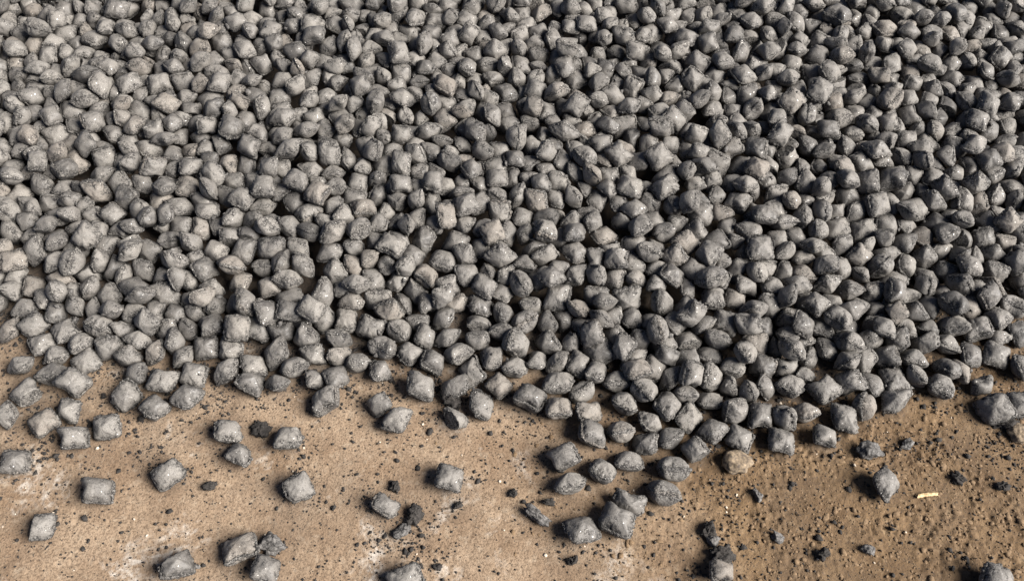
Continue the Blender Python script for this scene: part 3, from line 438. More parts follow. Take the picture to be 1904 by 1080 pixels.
505,3062,170,38,-10,-75,33,97,-1552,3165,178,170,-57,-101,22,101,310,2392,116,-35,9,-70,9,86,455,1622,40,177,-30,-15,22,100,148,2489,134,-8,-28,-148,21,94,-520,2612,127,15,3,-160,9,102,
-1362,2692,122,172,-6,131,22,90,574,2858,159,-66,0,142,29,99,-1240,2790,191,49,-73,119,11,90,956,1742,52,11,47,-61,32,96,1242,3207,187,-60,5,-119,33,106,573,1683,44,-3,40,-153,19,107,
1080,2279,114,-136,2,17,10,100,586,2755,141,-19,1,-69,9,91,-1253,3020,158,122,22,-117,7,101,1797,3485,236,-18,41,42,14,99,-520,2271,105,110,8,-116,11,90,1316,2706,133,12,1,-111,30,95,
-222,2920,156,29,-4,169,23,103,104,3027,162,-59,-6,64,3,98,-1277,3091,180,71,14,152,4,92,-122,3380,195,-77,-45,38,17,101,-1262,2052,75,-39,68,-105,23,87,-1395,2612,116,155,-46,9,28,90,
1002,2991,154,22,-3,147,0,98,1567,2328,104,32,-10,122,6,99,-210,2832,153,-178,34,-179,6,100,1097,3436,184,-7,38,20,35,109,1512,1968,50,-20,-1,45,26,101,-1046,3091,175,34,81,-57,1,90,
-770,3432,197,-112,-26,-173,28,105,-1738,1942,30,-179,28,-80,37,97,2108,3007,146,-179,-12,84,5,101,-133,3299,168,178,-6,178,3,98,1333,2295,104,176,38,-93,28,101,-1029,3403,220,-133,-41,159,25,99,
1242,1859,50,180,-15,177,14,102,-1241,2925,154,-128,12,-117,7,110,846,3535,210,-9,13,-169,19,107,-1693,2203,78,58,-24,97,27,89,134,2698,137,-5,-31,-138,32,94,-382,3311,184,166,41,-93,10,101,
1543,3286,210,79,-39,74,22,100,1001,2003,84,-125,17,7,2,103,-2082,2946,126,85,76,140,35,105,-1623,3295,170,30,33,149,1,99,68,2444,114,70,80,176,35,97,763,2588,138,-164,-2,85,15,98,
-1464,2708,118,-147,-9,93,32,86,-2317,3157,133,150,4,-69,0,103,1914,3217,175,6,14,74,20,106,-2148,2828,131,-5,16,175,24,100,-399,2793,148,20,24,-139,28,92,1675,3124,163,177,10,73,25,95,
-385,3467,211,-45,64,38,26,90,1350,3255,187,-3,7,-129,29,101,459,3324,238,-16,49,114,17,88,-2022,3442,163,-162,81,-126,11,99,-1786,2331,86,-13,49,-133,4,90,-2165,2702,125,5,-4,-64,5,108,
-109,2700,135,-49,59,161,23,93,-291,3067,169,143,77,-109,9,92,-671,3002,201,-84,7,-26,21,96,1902,1957,26,92,48,130,32,109,-471,2230,86,86,0,-123,34,99,318,3321,149,85,1,-87,34,112,
178,1999,89,-10,31,139,19,101,930,2068,86,62,-49,93,31,96,-760,2215,117,37,-8,119,7,96,-557,2799,141,1,0,-30,33,92,233,2850,149,-8,-36,100,7,100,-1255,3419,190,172,-15,-117,15,101,
2156,3380,161,-51,-1,-102,21,101,-321,3509,191,24,-39,54,14,99,-296,2874,147,-134,3,-11,1,94,324,2848,146,62,-1,102,29,102,-1388,3136,173,-161,5,-49,24,100,-776,3348,215,73,42,101,13,93,
289,1744,44,-5,-19,110,12,108,275,2592,143,-39,5,-78,36,105,588,3049,154,149,-1,157,20,100,1970,3509,178,5,16,-55,20,104,1235,2694,148,-172,62,73,14,97,1656,1998,40,178,4,-9,32,93,
-661,2728,138,159,6,-75,14,107,-539,2875,149,-24,-3,-32,20,90,-1079,3140,170,-94,21,-38,35,97,1878,2897,148,-11,-30,167,11,98,-1713,3432,166,-126,2,-81,8,103,48,3471,174,-5,-16,99,8,99,
2165,3253,159,-178,28,174,0,100,1199,3061,173,-162,-34,-54,20,104,1502,3334,175,163,36,-57,1,103,2334,3461,151,-150,5,-84,37,112,1004,3400,208,33,31,-153,14,90,-2045,3513,168,-136,52,27,1,96,
2019,2784,121,-84,-30,95,36,104,-1226,3117,143,85,-42,127,31,94,-2098,3459,146,169,4,-84,17,93,-1889,3541,165,120,11,-130,16,94,-1731,3561,165,164,4,-176,30,101,-1817,2418,92,18,-68,-150,37,95,
-621,2616,141,-12,-31,116,3,98,1336,2435,123,173,-30,-52,7,102,2191,3006,138,-38,4,-96,15,90,2450,3512,207,38,-25,151,14,94,-2042,2101,94,110,15,88,23,96,1399,1768,36,-49,0,-170,1,105,
1140,1863,61,-17,15,-166,26,95,-391,2399,121,-114,3,5,27,101,898,2750,158,136,-77,-53,22,95,1782,2733,123,-87,-66,41,37,97,1736,3475,179,-179,-6,139,29,96,-667,3483,232,-175,20,82,7,86,
-208,2421,120,-121,3,-62,7,91,-1577,2820,117,94,-26,137,31,102,1286,2933,162,-125,-2,40,25,104,-252,3006,145,73,78,-115,35,101,-2146,2522,101,-162,3,-120,26,111,-644,2823,137,-49,4,-126,21,107,
2267,3402,156,42,6,-45,14,92,2242,3533,166,8,39,-30,10,101,2344,3543,154,6,2,-171,8,101,2311,3088,175,-66,-32,54,32,97,486,2454,127,172,33,-84,21,96,-868,3458,185,42,0,-146,1,101,
-1789,3558,168,-121,4,-89,24,99,-458,3519,205,118,-3,153,16,95,1092,2508,130,-31,3,-108,30,101,1803,2652,116,145,-6,121,13,93,482,3006,147,-54,-1,-109,21,97,-857,3114,178,-15,-29,-173,25,94,
-707,3440,186,-40,-1,40,19,98,1665,3508,238,26,23,37,3,101,-1096,3500,226,176,-17,-18,9,104,-651,1913,64,-152,32,14,21,91,372,2757,141,-149,-10,40,14,101,949,3551,182,-4,-24,-100,30,112,
-1085,2440,114,179,37,-82,19,99,351,3482,184,163,44,-43,29,93,831,2034,98,-165,-31,-90,21,86,1723,2387,96,-51,8,129,2,91,-1910,2651,115,178,34,-30,32,96,260,2772,129,87,77,159,35,96,
969,3251,170,69,2,-83,3,107,1642,2950,137,-89,-61,98,37,98,-2256,2991,138,12,73,-127,26,94,1866,2069,48,66,-6,65,12,100,1106,2733,140,-30,3,-49,26,98,-1525,3493,162,94,-1,-69,34,100,
-110,2189,109,-137,5,-167,6,96,-1874,2283,77,159,3,-35,13,99,308,2269,88,94,-4,4,34,101,-744,2781,142,-179,31,-36,15,108,-1136,2995,130,97,-34,-26,31,105,2051,2943,168,96,10,30,14,91,
-1771,2205,75,-31,9,-27,22,106,1224,2334,110,34,-24,-171,37,101,1299,2358,88,99,-6,32,34,110,-1981,2967,139,-43,60,-134,23,100,-201,2727,136,155,-52,149,14,98,990,2747,149,11,39,-26,10,105,
1901,2798,134,53,-3,60,1,92,-1613,3093,152,-35,12,-179,10,105,768,3456,175,87,14,20,12,100,-2130,3543,163,67,-15,114,9,94,-2241,3453,187,43,-34,31,27,93,-2069,2666,93,91,4,-72,34,101,
2200,2836,106,82,5,-160,33,101,1002,3479,176,148,-6,90,12,99,1382,3459,190,149,2,76,16,104,1432,2119,91,-142,-80,80,9,89,-2071,3295,141,13,-1,61,11,91,681,1815,78,141,-6,135,13,98,
-1764,2119,66,-59,-23,49,29,104,-1441,2248,93,-122,-10,80,33,98,-946,2802,134,38,-73,74,37,102,2127,2907,147,-59,8,148,16,106,1238,2509,124,-130,-10,86,1,88,2000,2672,124,-65,10,-72,18,100,
-1466,2807,133,-163,-20,-22,34,98,-2448,3446,151,-143,7,-64,36,109,2430,3454,147,175,25,-22,3,104,-1387,2769,131,176,23,166,23,101,1105,1709,35,6,-35,-78,19,98,1093,2615,135,177,-8,146,12,102,
53,2853,146,-107,19,-152,35,100,-723,3327,188,33,-2,-103,30,96,-536,3260,183,39,2,-35,32,101,2249,3274,133,95,1,25,34,104,-2057,2509,98,167,-6,-2,0,108,-1107,3444,182,138,-10,61,4,98,
1816,2267,86,-10,-25,-119,8,98,-826,2838,141,-150,1,-142,32,108,-1571,3432,174,132,2,137,21,98,1104,3080,179,68,-46,87,34,98,-577,2756,147,37,-56,101,34,102,2341,3023,138,24,-5,-145,27,106,
-1384,3335,191,-60,-3,93,17,105,212,3351,168,108,87,-28,29,95,1119,3489,246,150,-29,7,26,105,191,2732,149,12,-40,130,21,102,1699,1903,34,178,2,-63,3,92,-833,3029,166,172,33,-121,2,102,
1394,2543,119,17,0,93,8,97,-1800,2959,137,-10,-3,-98,33,100,1469,3005,158,-63,-1,-166,33,108,1880,3137,162,145,2,-14,21,104,-2161,2401,101,21,-54,-46,6,106,-1968,2512,101,-167,6,-96,11,94,
-319,2488,108,50,86,104,30,104,-2230,2647,110,13,-3,-4,22,108,-1021,3475,202,-70,-27,128,22,93,-2209,2575,130,-73,-42,166,22,97,-1489,3303,204,-167,4,-26,0,92,-611,2932,161,-177,-27,-64,15,112,
125,3107,162,132,5,-27,0,91,990,2269,112,-15,2,-120,11,95,2161,2593,116,160,-57,-51,27,105,-2075,2746,130,-31,-7,19,17,97,69,3385,172,-133,-6,25,21,96,1605,2801,140,28,-32,58,11,98,
-1076,1871,40,-158,20,-111,12,89,1002,2400,123,115,4,-90,27,92,1721,3382,178,56,1,90,12,101,1496,3436,178,146,-5,119,36,104,-2325,2986,132,83,-3,87,24,92,407,3322,170,-176,1,86,18,96,
-2464,3543,159,147,-10,115,22,101,417,3534,184,-137,-2,-4,29,96,-1665,2550,112,149,8,-85,0,100,-1768,2789,136,-173,-38,-34,10,100,-635,3050,166,137,0,-159,0,104,2207,3447,169,-146,-40,119,1,98,
1244,2091,83,-20,-3,129,9,98,-2474,3494,221,-134,26,-118,20,111,-456,2136,99,-150,-9,105,14,98,-1790,3041,144,-16,-62,21,34,110,-1672,3360,155,-27,-12,28,8,100,-648,3292,189,174,-10,-96,12,98,
1282,1762,37,3,17,77,26,107,1812,2543,107,-29,-2,-25,9,109,1340,2879,149,173,-8,-160,35,101,-2051,2573,134,-131,36,137,28,108,-2270,2914,129,-38,4,174,10,102,-369,3230,179,173,-32,-175,35,99,
-35,3240,164,44,9,-109,1,107,-2191,3021,142,1,7,-5,34,103,1193,2966,158,-113,1,-2,29,95,-2061,3381,133,-102,-85,99,28,96,2019,2276,85,-37,16,-64,1,98,-1663,2649,124,-9,-39,126,1,95,
2197,3182,143,-91,-30,168,36,100,1828,1938,35,164,33,-176,1,95,2308,2814,127,-166,-1,-166,15,108,46,2937,149,39,6,15,28,96,-246,3211,152,-67,-82,17,28,94,-568,3335,188,-1,42,-58,14,96,
1710,2940,180,-120,49,180,2,97,538,1771,65,-10,-9,-93,14,96,2343,3171,145,-9,19,-165,21,107,-31,3351,175,42,3,-126,23,101,-1345,3434,194,4,-27,109,21,104,-1560,2145,79,-150,-4,31,34,108,
391,2091,101,16,35,-67,28,103,302,3197,172,-1,36,27,36,105,-1778,3479,142,-99,80,55,30,91,-2246,3154,147,-8,-60,23,14,97,-1060,2785,131,89,28,-109,31,94,559,2395,123,-179,-21,-95,2,93,
173,2619,138,38,4,-50,14,95,315,2633,124,-96,89,113,30,99,1600,2706,102,89,-6,66,34,99,210,3159,167,38,8,-46,14,98,891,3359,168,49,-9,159,27,105,113,3525,185,-168,2,170,34,107,
-2030,1868,42,-126,0,-143,6,99,697,2529,135,-41,-7,59,32,99,-1026,2833,143,-62,2,-166,17,99,-166,3040,149,4,15,74,26,86,1294,3302,161,89,5,50,33,99,-1927,3116,163,62,-25,-98,12,102,
-1083,3245,176,175,29,-150,13,101,51,3521,228,-157,-7,-18,9,96,1235,2770,119,88,-41,129,31,108,-2173,2963,136,170,34,-109,20,101,-358,2945,162,-40,0,-78,37,106,361,3123,156,147,8,-79,17,95,
-1550,3344,173,16,34,-85,26,103,782,3305,157,-16,0,12,8,106,780,2701,148,-35,-6,17,1,106,553,3133,150,163,-5,154,37,101,1128,3121,165,143,-4,149,26,96,-446,2710,134,-151,2,-10,13,86,
-1607,3542,192,144,5,162,18,112,-2064,2850,136,50,1,-52,13,99,-1268,1894,34,168,1,-41,37,93,-868,3551,189,147,5,-105,28,99,-793,2622,139,72,-1,-27,27,97,1907,3014,152,42,0,33,14,91,
-976,3238,186,-118,15,-46,16,102,1886,3523,221,-179,-9,-81,14,95,1816,3246,173,-179,20,84,26,107,-1644,3443,186,-78,46,100,15,91,-486,2415,118,166,-3,60,20,100,471,2599,137,-178,3,-30,18,91,
1198,2643,121,96,86,135,30,105,280,3113,160,-73,15,154,35,92,2192,3099,150,178,-34,164,0,110,639,3534,195,-97,-56,96,19,100,-818,1792,30,-54,-6,132,21,95,1336,1847,43,32,6,-137,20,97,
-1493,3108,162,-141,5,-90,24,91,2296,3556,225,162,-34,156,6,107,763,2331,130,6,26,105,25,94,-423,2621,128,174,4,-116,23,102,-2389,3140,141,38,-8,103,7,96,882,3269,162,-50,2,145,4,112,
-2388,3567,153,166,-47,102,14,102,-1613,2903,139,6,33,70,32,88,-213,2543,124,-148,1,-139,32,98,1473,2928,143,132,2,-162,1,105,1563,2958,153,-24,-60,156,29,95,-56,3446,151,86,4,81,33,104,
1960,3091,156,179,-26,-26,9,92,-341,3017,159,-140,6,-57,1,100,-241,3123,162,176,-22,-141,12,98,2252,2682,116,-32,-14,57,14,98,-812,2425,121,24,-79,-117,37,94,-1368,2084,80,-12,-33,114,30,105,
-1872,3218,110,89,-31,-75,31,101,-259,3332,177,-14,7,-41,15,104,2272,3216,165,-31,72,-69,1,97,1692,2735,132,56,-5,52,36,94,1351,2789,131,-130,8,99,2,99,2354,3269,151,-171,-13,2,3,106,
-134,3453,170,38,-1,-156,19,101,-1701,3138,133,35,-67,23,37,99,1154,3221,179,-12,-29,149,30,101,-1864,2183,51,-106,-8,-146,36,102,769,2907,133,88,-3,-95,34,92,-442,3248,181,19,7,-132,28,100,
-463,3429,193,-174,-4,157,12,102,792,3388,163,-5,-33,-15,1,100,875,2986,155,-23,42,-148,22,93,-733,3265,191,-56,0,106,11,103,-1936,3206,136,1,-44,-46,2,99,580,2087,100,-29,8,-88,19,95,
-1585,2728,127,146,7,-105,20,97,-1,3562,178,-174,-17,-66,25,94,-643,3384,193,131,-5,165,12,99,-258,2577,138,-69,35,-38,30,96,2023,3529,232,131,58,-99,23,95,489,3538,186,64,-2,51,23,101,
-1787,2632,117,-150,3,-155,32,93,2235,2928,132,-1,-21,139,8,110,-718,2971,153,166,-3,160,23,103,-1776,3304,138,-26,-6,-20,9,108,1045,3346,176,-108,23,-161,35,102,1533,3525,234,178,-18,-84,8,101,
-154,2492,120,36,2,23,0,99,-921,2925,149,170,-14,91,32,97,700,3228,158,-172,8,65,15,102,1586,3328,175,146,5,-27,36,108,1884,3356,184,61,0,22,6,102,1518,2626,122,-41,-7,44,26,94,
-947,2721,131,37,2,77,21,92,-1694,3255,141,152,0,-103,26,99,-2374,3051,152,158,59,98,25,103,1721,3008,151,-20,5,-170,8,105,2060,3465,193,-109,37,7,33,100,-2179,3436,146,-166,4,-84,30,103,
1368,2643,116,94,45,107,32,96,-1028,2702,129,167,27,130,20,97,-2112,3099,139,180,-6,82,22,96,-1874,3404,154,-166,-33,-75,10,108,-1399,3499,191,-36,-8,39,19,93,-1854,2692,120,154,6,-54,0,100,
-1739,2887,145,-47,2,-116,37,112,825,3144,146,-47,-1,-69,21,93,-1970,3421,154,168,-8,-83,36,108,2106,3552,216,-3,-7,-149,2,99,810,1957,89,162,19,137,9,100,-1271,3244,181,-65,-4,144,7,102,
843,2630,131,-55,-7,116,21,96,1027,3074,163,144,6,-103,19,107,188,2270,86,94,-33,-50,31,87,1777,3164,163,179,1,-105,13,97,-609,3462,188,180,10,-112,34,95,1479,1841,34,8,36,4,14,92,
-252,2292,114,-156,-6,133,23,103,902,3141,157,33,0,114,12,96,-1688,3032,135,42,4,145,1,97,216,2975,143,116,10,-6,33,91,526,3391,167,-55,40,110,22,92,-2380,3211,132,36,-1,-3,32,84,
455,3450,181,40,6,16,28,110,-1863,2934,130,165,1,93,13,91,766,3535,170,167,-39,141,14,102,464,3127,155,-2,28,157,28,92,1481,3090,156,147,-7,20,26,105,1073,3516,167,85,48,142,32,94,
-1177,3381,182,147,-5,64,36,98,990,3158,173,107,6,-171,28,109,-118,3225,161,38,-6,2,26,91,-2255,2703,168,14,-12,-12,8,102,385,2661,140,42,1,-36,37,102,-1086,3346,179,11,-3,79,24,101,
-2353,3423,145,-47,11,-77,35,96,-2326,3616,160,39,-8,123,1,106,1616,2479,113,3,-28,-12,12,97,1679,2811,122,-90,-20,-135,36,99,1262,3490,184,-126,-2,12,14,96,1373,2968,169,47,-52,-102,4,102,
-993,2430,113,164,9,-155,37,97,-1062,2544,98,89,-40,56,31,99,1682,3234,167,-19,4,90,4,103,-2080,1998,36,14,18,-17,11,97,2294,2887,165,45,-16,-27,27,91,1212,2874,157,-52,4,-42,7,109,
-1781,3220,146,127,-12,29,35,110,2106,2807,130,-2,-13,-56,32,102,-1552,2915,138,147,3,122,28,94,1132,2897,151,-44,5,-102,8,93,-2072,3577,155,142,-7,150,8,85,2050,1893,42,-4,-21,112,25,107,
-186,3567,184,7,5,1,16,105,-1165,3517,252,-39,11,119,27,99,-884,2625,133,169,-32,-166,4,96,287,3391,177,59,-78,42,37,111,1970,2433,108,6,60,-141,3,91,1023,3567,211,116,-52,-71,20,98,
-50,2106,75,82,-39,157,31,103,-985,2224,109,11,-57,-76,7,92,-1460,2431,95,-127,16,-4,2,100,2047,2064,86,13,-2,-32,31,99,2045,2583,115,-170,33,-32,24,106,-437,3067,140,86,-1,-111,34,89,
1484,2353,77,83,-33,-124,31,104,1867,2409,100,168,-22,-176,15,94,-1845,3134,129,120,-1,174,3,93,-1299,2478,99,-98,-57,-159,37,96,2205,2508,102,-64,5,-91,27,99,1602,3507,183,-147,-5,73,10,105,
21,2704,138,-15,24,172,32,94,-1331,2828,133,-5,35,-127,26,94,293,2922,146,35,8,-180,14,98,-1970,3521,160,-43,56,93,23,107,-952,2613,125,133,-2,95,21,94,485,3312,165,-37,4,-90,10,101,
-1806,3394,146,-154,-2,141,32,95,-1997,2098,35,-178,-4,-85,3,94,-1383,2543,115,8,37,-34,37,102,1409,3568,192,5,-8,22,6,104,1793,3562,196,132,23,-158,33,94,-130,2962,126,92,-39,52,31,95,
-2003,3138,144,-34,5,-78,34,97,-947,3420,184,58,-19,164,37,99,-955,3497,197,23,-51,4,17,103,165,2918,142,-19,-13,-41,9,99,1098,2986,139,85,3,98,33,98,-404,3587,195,-56,-6,-170,21,109,
719,3529,240,76,-16,-27,18,94,374,2924,142,-6,-10,-87,9,95,2103,2255,81,-168,25,73,14,99,-285,3592,194,-18,37,-82,17,104,1010,2637,127,-135,20,-155,2,94,798,3213,156,-25,-2,179,36,96,
1701,3555,178,173,-1,-117,22,98,195,3578,192,102,1,-8,20,87,-975,1843,39,58,25,-37,32,92,-1119,2728,105,88,-7,65,34,99,-730,2887,144,-11,42,-115,14,97,593,3221,157,-34,-6,37,25,99,
773,2504,131,147,8,-123,28,102,650,2707,148,-149,7,174,22,97,979,3353,164,14,0,108,9,98,-270,3445,182,45,7,24,2,111,1183,3517,189,2,30,47,20,105,1073,3213,168,176,32,-132,0,101,
-1473,3368,158,84,-4,118,34,97,1577,3420,172,151,-4,-2,26,100,1834,3531,173,-157,-3,139,28,96,-1169,3316,191,173,81,-17,1,96,1170,3418,184,7,-27,-25,14,98,2530,3516,155,-39,-72,176,3,105,
-2264,3584,219,46,-15,-17,13,105,-2369,3282,144,42,2,-168,4,103,1004,2095,95,-168,-25,-23,26,98,1408,2704,125,25,-5,118,9,97,2435,3309,134,152,10,9,28,100,-967,3110,172,-18,26,175,11,95,
-2259,3369,152,156,54,-147,16,96,-1424,3570,175,89,-42,55,31,106,2158,3572,167,-164,6,140,0,106,-2429,3585,219,20,30,-132,20,94,-1250,3324,183,175,-25,-18,22,91,-1255,2738,129,-60,1,-169,37,95,
-2485,3300,147,-61,1,27,18,105,387,3419,172,117,2,-129,7,90,-1860,2088,39,-48,-5,138,28,95,2009,2083,34,-175,37,-69,37,100,-1422,3032,154,43,10,-59,21,85,793,3055,158,-151,5,74,33,99,
-1669,2739,123,-132,19,-91,2,95,1702,2897,118,94,-3,-31,34,98,696,3463,169,154,6,-28,30,106,1310,3556,187,-64,-2,124,29,94,-1976,3051,137,-12,-35,175,9,109,-29,3135,151,-91,-60,-66,37,101,
2390,3107,134,1,-23,-157,36,92,-943,3336,190,-176,38,-109,8,112,-669,3546,193,155,0,26,7,100,2158,2300,124,144,86,28,22,108,-1086,2371,101,-47,6,-179,9,90,-1564,2527,87,82,-35,-133,31,96,
2088,3232,160,37,7,-116,1,93,-2275,3532,134,-166,84,60,30,96,-1869,3621,166,-172,-10,-8,11,97,633,2544,128,-172,-21,-11,30,92,2190,2415,134,48,4,128,31,105,1507,3179,160,7,-26,-44,0,96,
2027,3412,148,88,-4,163,34,99,2376,3617,193,144,63,-2,20,100,257,3240,173,-34,-5,55,19,109,574,3313,162,149,8,-50,8,100,1809,3333,156,-163,89,55,30,91,303,3555,193,150,-63,-151,27,101,
-1965,3610,167,5,2,-172,12,102,-1244,3615,182,28,84,117,30,94,-1364,3616,207,-122,10,-79,0,102,-1833,3572,216,-172,1,-169,26,93,-1054,1768,35,170,32,-55,32,103,2101,2116,46,-85,-3,170,27,94,
1262,3018,158,-173,17,-4,37,104,2140,3497,165,137,3,-43,34,104,1108,3564,210,106,80,-163,15,94,-1858,3026,133,159,0,-11,32,103,2453,3255,139,-176,-12,7,33,99,-89,3557,171,14,1,-82,13,104,
2489,3409,190,-103,43,-95,2,100,507,2852,143,148,1,100,37,84,-560,3543,209,-174,-26,180,16,107,2043,3580,176,143,-1,163,25,105,-1155,2636,124,154,1,-111,2,101,-2332,2826,119,-33,-1,165,8,104,
-1175,3563,188,1,-24,78,8,93,-2437,3206,178,-65,-51,47,8,106,-128,2626,124,-179,-21,142,0,89,-1267,2841,142,3,39,-83,34,98,-2191,3643,172,178,34,-162,6,99,-1779,3132,127,151,-1,74,34,95,
1520,3569,179,-58,-1,-172,12,87,-718,3620,193,-19,-1,120,8,102,-1267,2408,80,90,-32,-136,31,90,-2041,3013,134,-2,-37,-67,2,94,-1053,3534,184,165,3,-146,17,87,1622,3603,187,-146,-4,-142,25,105,
-1499,3587,215,-46,58,-33,18,105,-890,2420,120,-170,-15,-60,9,94,-1878,3331,142,-150,5,-36,34,106,-526,3192,181,-173,35,116,16,90,-961,3584,194,13,-3,77,11,97,364,3630,185,8,18,-123,14,98,
1509,2450,105,-25,3,-158,13,99,2247,2599,102,178,-8,-95,12,94,870,3585,151,85,-5,135,34,93,2434,3538,144,-160,9,-80,14,98,-2085,2072,32,1,26,-2,4,94,-607,2197,107,-20,4,-28,0,104,
2156,2172,65,-155,-48,39,13,108,2184,2358,65,87,-7,129,34,101,402,3002,129,90,-2,-36,34,101,2434,3639,167,-158,-4,-166,35,105,2517,3596,152,-73,22,33,22,101,2343,2932,129,-141,-15,40,28,99,
-1303,3555,190,-49,-5,122,21,96,698,3588,184,159,20,-142,36,101,-1583,3628,191,141,3,149,35,90,-489,3620,201,-129,2,-102,19,100,-2194,2469,136,-99,-33,2,17,95,1921,3586,172,2,-44,146,2,98,
-2299,2046,33,-156,5,-68,23,94,2113,2050,40,2,-4,95,35,103,-2362,2127,40,-145,5,-44,34,106,-2261,2115,41,5,22,89,28,109,-2167,2087,32,179,22,-94,13,93,2233,2117,38,36,1,21,30,104,
2319,2121,32,146,-5,143,15,87,-2425,2198,64,-170,48,-63,17,108,-2267,2210,58,156,-7,29,13,96,-2183,2187,51,34,22,-100,19,99,-2102,2151,42,54,4,-19,21,96,2267,2196,55,-158,15,-118,32,103,
2352,2191,60,88,-17,96,24,103,2509,2147,46,-179,-6,160,16,108,-2543,2072,32,-131,16,-42,2,109,-2436,2391,95,2,-33,102,36,97,-2332,2342,93,146,0,53,24,101,-2172,2268,75,-150,-31,5,9,98,
2203,2241,84,-5,70,-61,6,99,2305,2311,58,92,-12,108,34,106,2381,2280,79,40,-15,87,10,110,2423,2181,30,152,-81,-130,28,96,2593,2357,65,87,72,115,35,100,-2592,2395,107,-5,-60,51,16,104,
-2515,2388,93,174,3,-133,22,94,-2368,2453,89,-163,0,-26,30,103,-2247,2431,91,-118,-5,74,29,98,2327,2402,90,-120,4,-85,33,102,2413,2387,81,-1,28,-9,24,94,2537,2414,89,124,-1,47,18,104,
-2642,2475,109,-37,-1,178,23,104,-2466,2490,97,124,1,17,3,101,-2356,2547,74,86,1,-126,34,100,-2256,2518,99,10,-32,-49,19,106,-478,2559,129,1,38,-21,37,94,2341,2510,99,-135,6,-74,33,101,
2465,2464,62,84,0,-121,34,101,2555,2528,90,-160,-32,54,21,102,2632,2510,78,148,90,-35,29,98,-2700,2630,106,86,79,-103,35,103,-2623,2563,108,150,-9,140,17,97,-2439,2601,103,-151,5,-77,20,98,
-2358,2629,112,8,37,14,17,105,-1971,2603,108,179,13,105,9,101,2318,2605,93,-93,-67,102,37,96,2402,2580,101,147,5,-33,36,109,2508,2615,107,175,14,98,16,103,2614,2604,96,143,2,-167,3,95,
2772,2610,104,-136,-1,79,6,94,-2775,2708,121,-174,1,-59,3,100,-2642,2713,105,-80,-85,58,28,97,-2565,2715,127,-155,57,-84,27,105,-2479,2699,114,142,7,-89,25,100,-2403,2705,116,-139,54,37,23,100,
-2314,2722,118,139,9,-169,10,101,915,2668,142,-175,43,-43,10,97,2330,2727,116,-122,-4,39,5,96,2437,2672,106,-157,7,-130,13,98,2532,2706,112,166,40,-113,7,107,2623,2716,101,46,78,122,29,104,
2704,2749,88,94,-2,-8,34,100,-2805,2806,121,144,1,-7,21,98,-2699,2822,122,49,4,-73,2,98,-2557,2807,128,67,0,30,7,103,-2444,2803,118,176,25,-93,8,96,2456,2825,127,9,-32,9,26,105,
2536,2803,108,-90,-30,126,36,102,2627,2828,124,-112,7,-44,18,94,2719,2825,114,179,-24,176,26,94,2867,2806,129,-173,61,-161,27,107,-2877,2898,127,-165,0,66,24,84,-2752,2938,136,-123,1,-125,7,106,
-2664,2925,128,-5,-14,-82,9,111,-2583,2888,133,-10,-57,25,3,95,-2495,2900,121,150,5,-78,26,100,-2404,2888,130,-6,-61,-178,7,106,843,2918,134,89,-37,-144,31,96,2442,2918,126,170,14,-150,9,101,
2528,2887,126,5,34,143,10,94,2645,2918,127,-29,4,4,15,106,2745,2916,120,111,8,-95,11,107,2849,2933,121,177,-4,145,23,101,2934,2892,126,155,-5,11,4,101,-2987,3025,120,91,5,62,33,93,
-2927,2994,135,-177,-15,134,30,109,-2842,3042,116,-81,88,150,30,95,-2662,3038,136,-116,0,-12,33,104,-2567,3058,134,63,-2,110,29,102,-2485,2998,124,-1,-7,-126,24,93,-2407,2972,130,-3,-6,-179,35,101,
2441,3068,136,-61,-14,-130,3,101,2503,2991,129,-4,-15,44,20,99,2639,3033,124,-160,0,-108,13,106,2721,3029,120,33,-3,72,0,100,2854,3037,130,-143,-3,140,4,101,2947,3036,120,-179,-4,114,23,91,
-3074,3142,151,148,-2,120,5,95,-3010,3089,157,-100,-81,-114,12,93,-2909,3166,145,1,25,133,11,107,-2837,3127,144,119,-4,144,29,108,-2661,3124,133,171,31,-123,20,98,-2565,3136,139,7,38,-160,31,105,
-2464,3099,136,179,12,-55,24,96,-2190,3114,132,5,-20,-96,0,94,2502,3151,130,4,-27,55,10,106,2596,3156,126,-142,-3,-29,10,101,2686,3128,125,60,-1,111,27,101,2838,3126,139,172,-59,95,18,98,
2928,3111,132,-148,-3,178,8,108,3022,3125,124,-42,-1,-131,2,92,-3196,3237,170,145,1,-177,16,103,-3097,3236,160,11,41,-72,12,96,-3000,3171,139,-38,2,-89,9,88,-2865,3235,139,-142,-2,81,8,89,
-2790,3233,145,-11,-34,-174,20,110,-2697,3217,134,176,-7,165,12,96,-2595,3205,144,-144,-1,-153,4,107,-2512,3199,139,4,-3,87,22,110,2534,3257,105,90,-40,121,31,107,2614,3246,128,179,-13,-110,3,94,
2699,3239,128,132,-8,5,7,95,2835,3207,129,148,2,-2,32,101,2933,3210,131,12,-1,-123,8,108,3026,3244,127,-133,19,-93,2,110,3194,3248,105,89,-6,68,34,95,-3195,3360,144,91,-32,-51,31,103,
-3084,3306,160,43,-4,112,37,106,-2951,3333,158,34,5,-54,16,97,-2853,3334,154,156,5,1,18,100,-2752,3333,143,-32,8,-99,26,99,-2650,3327,146,38,5,-117,14,106,-2562,3344,144,1,-35,-109,17,85,
2505,3347,132,179,-19,-169,32,101,2616,3343,125,-9,-29,94,9,100,2697,3334,128,102,7,145,11,101,2842,3325,113,88,-33,-134,31,95,2933,3311,142,-51,0,175,27,104,3073,3314,132,169,-37,123,14,106,
3197,3334,132,145,5,-171,26,98,-3289,3426,183,-2,11,-113,6,107,-3196,3432,174,-66,2,-109,29,95,-3027,3437,159,-2,-4,94,22,98,-2945,3433,148,-88,-29,126,36,108,-2856,3428,156,56,8,-95,5,98,
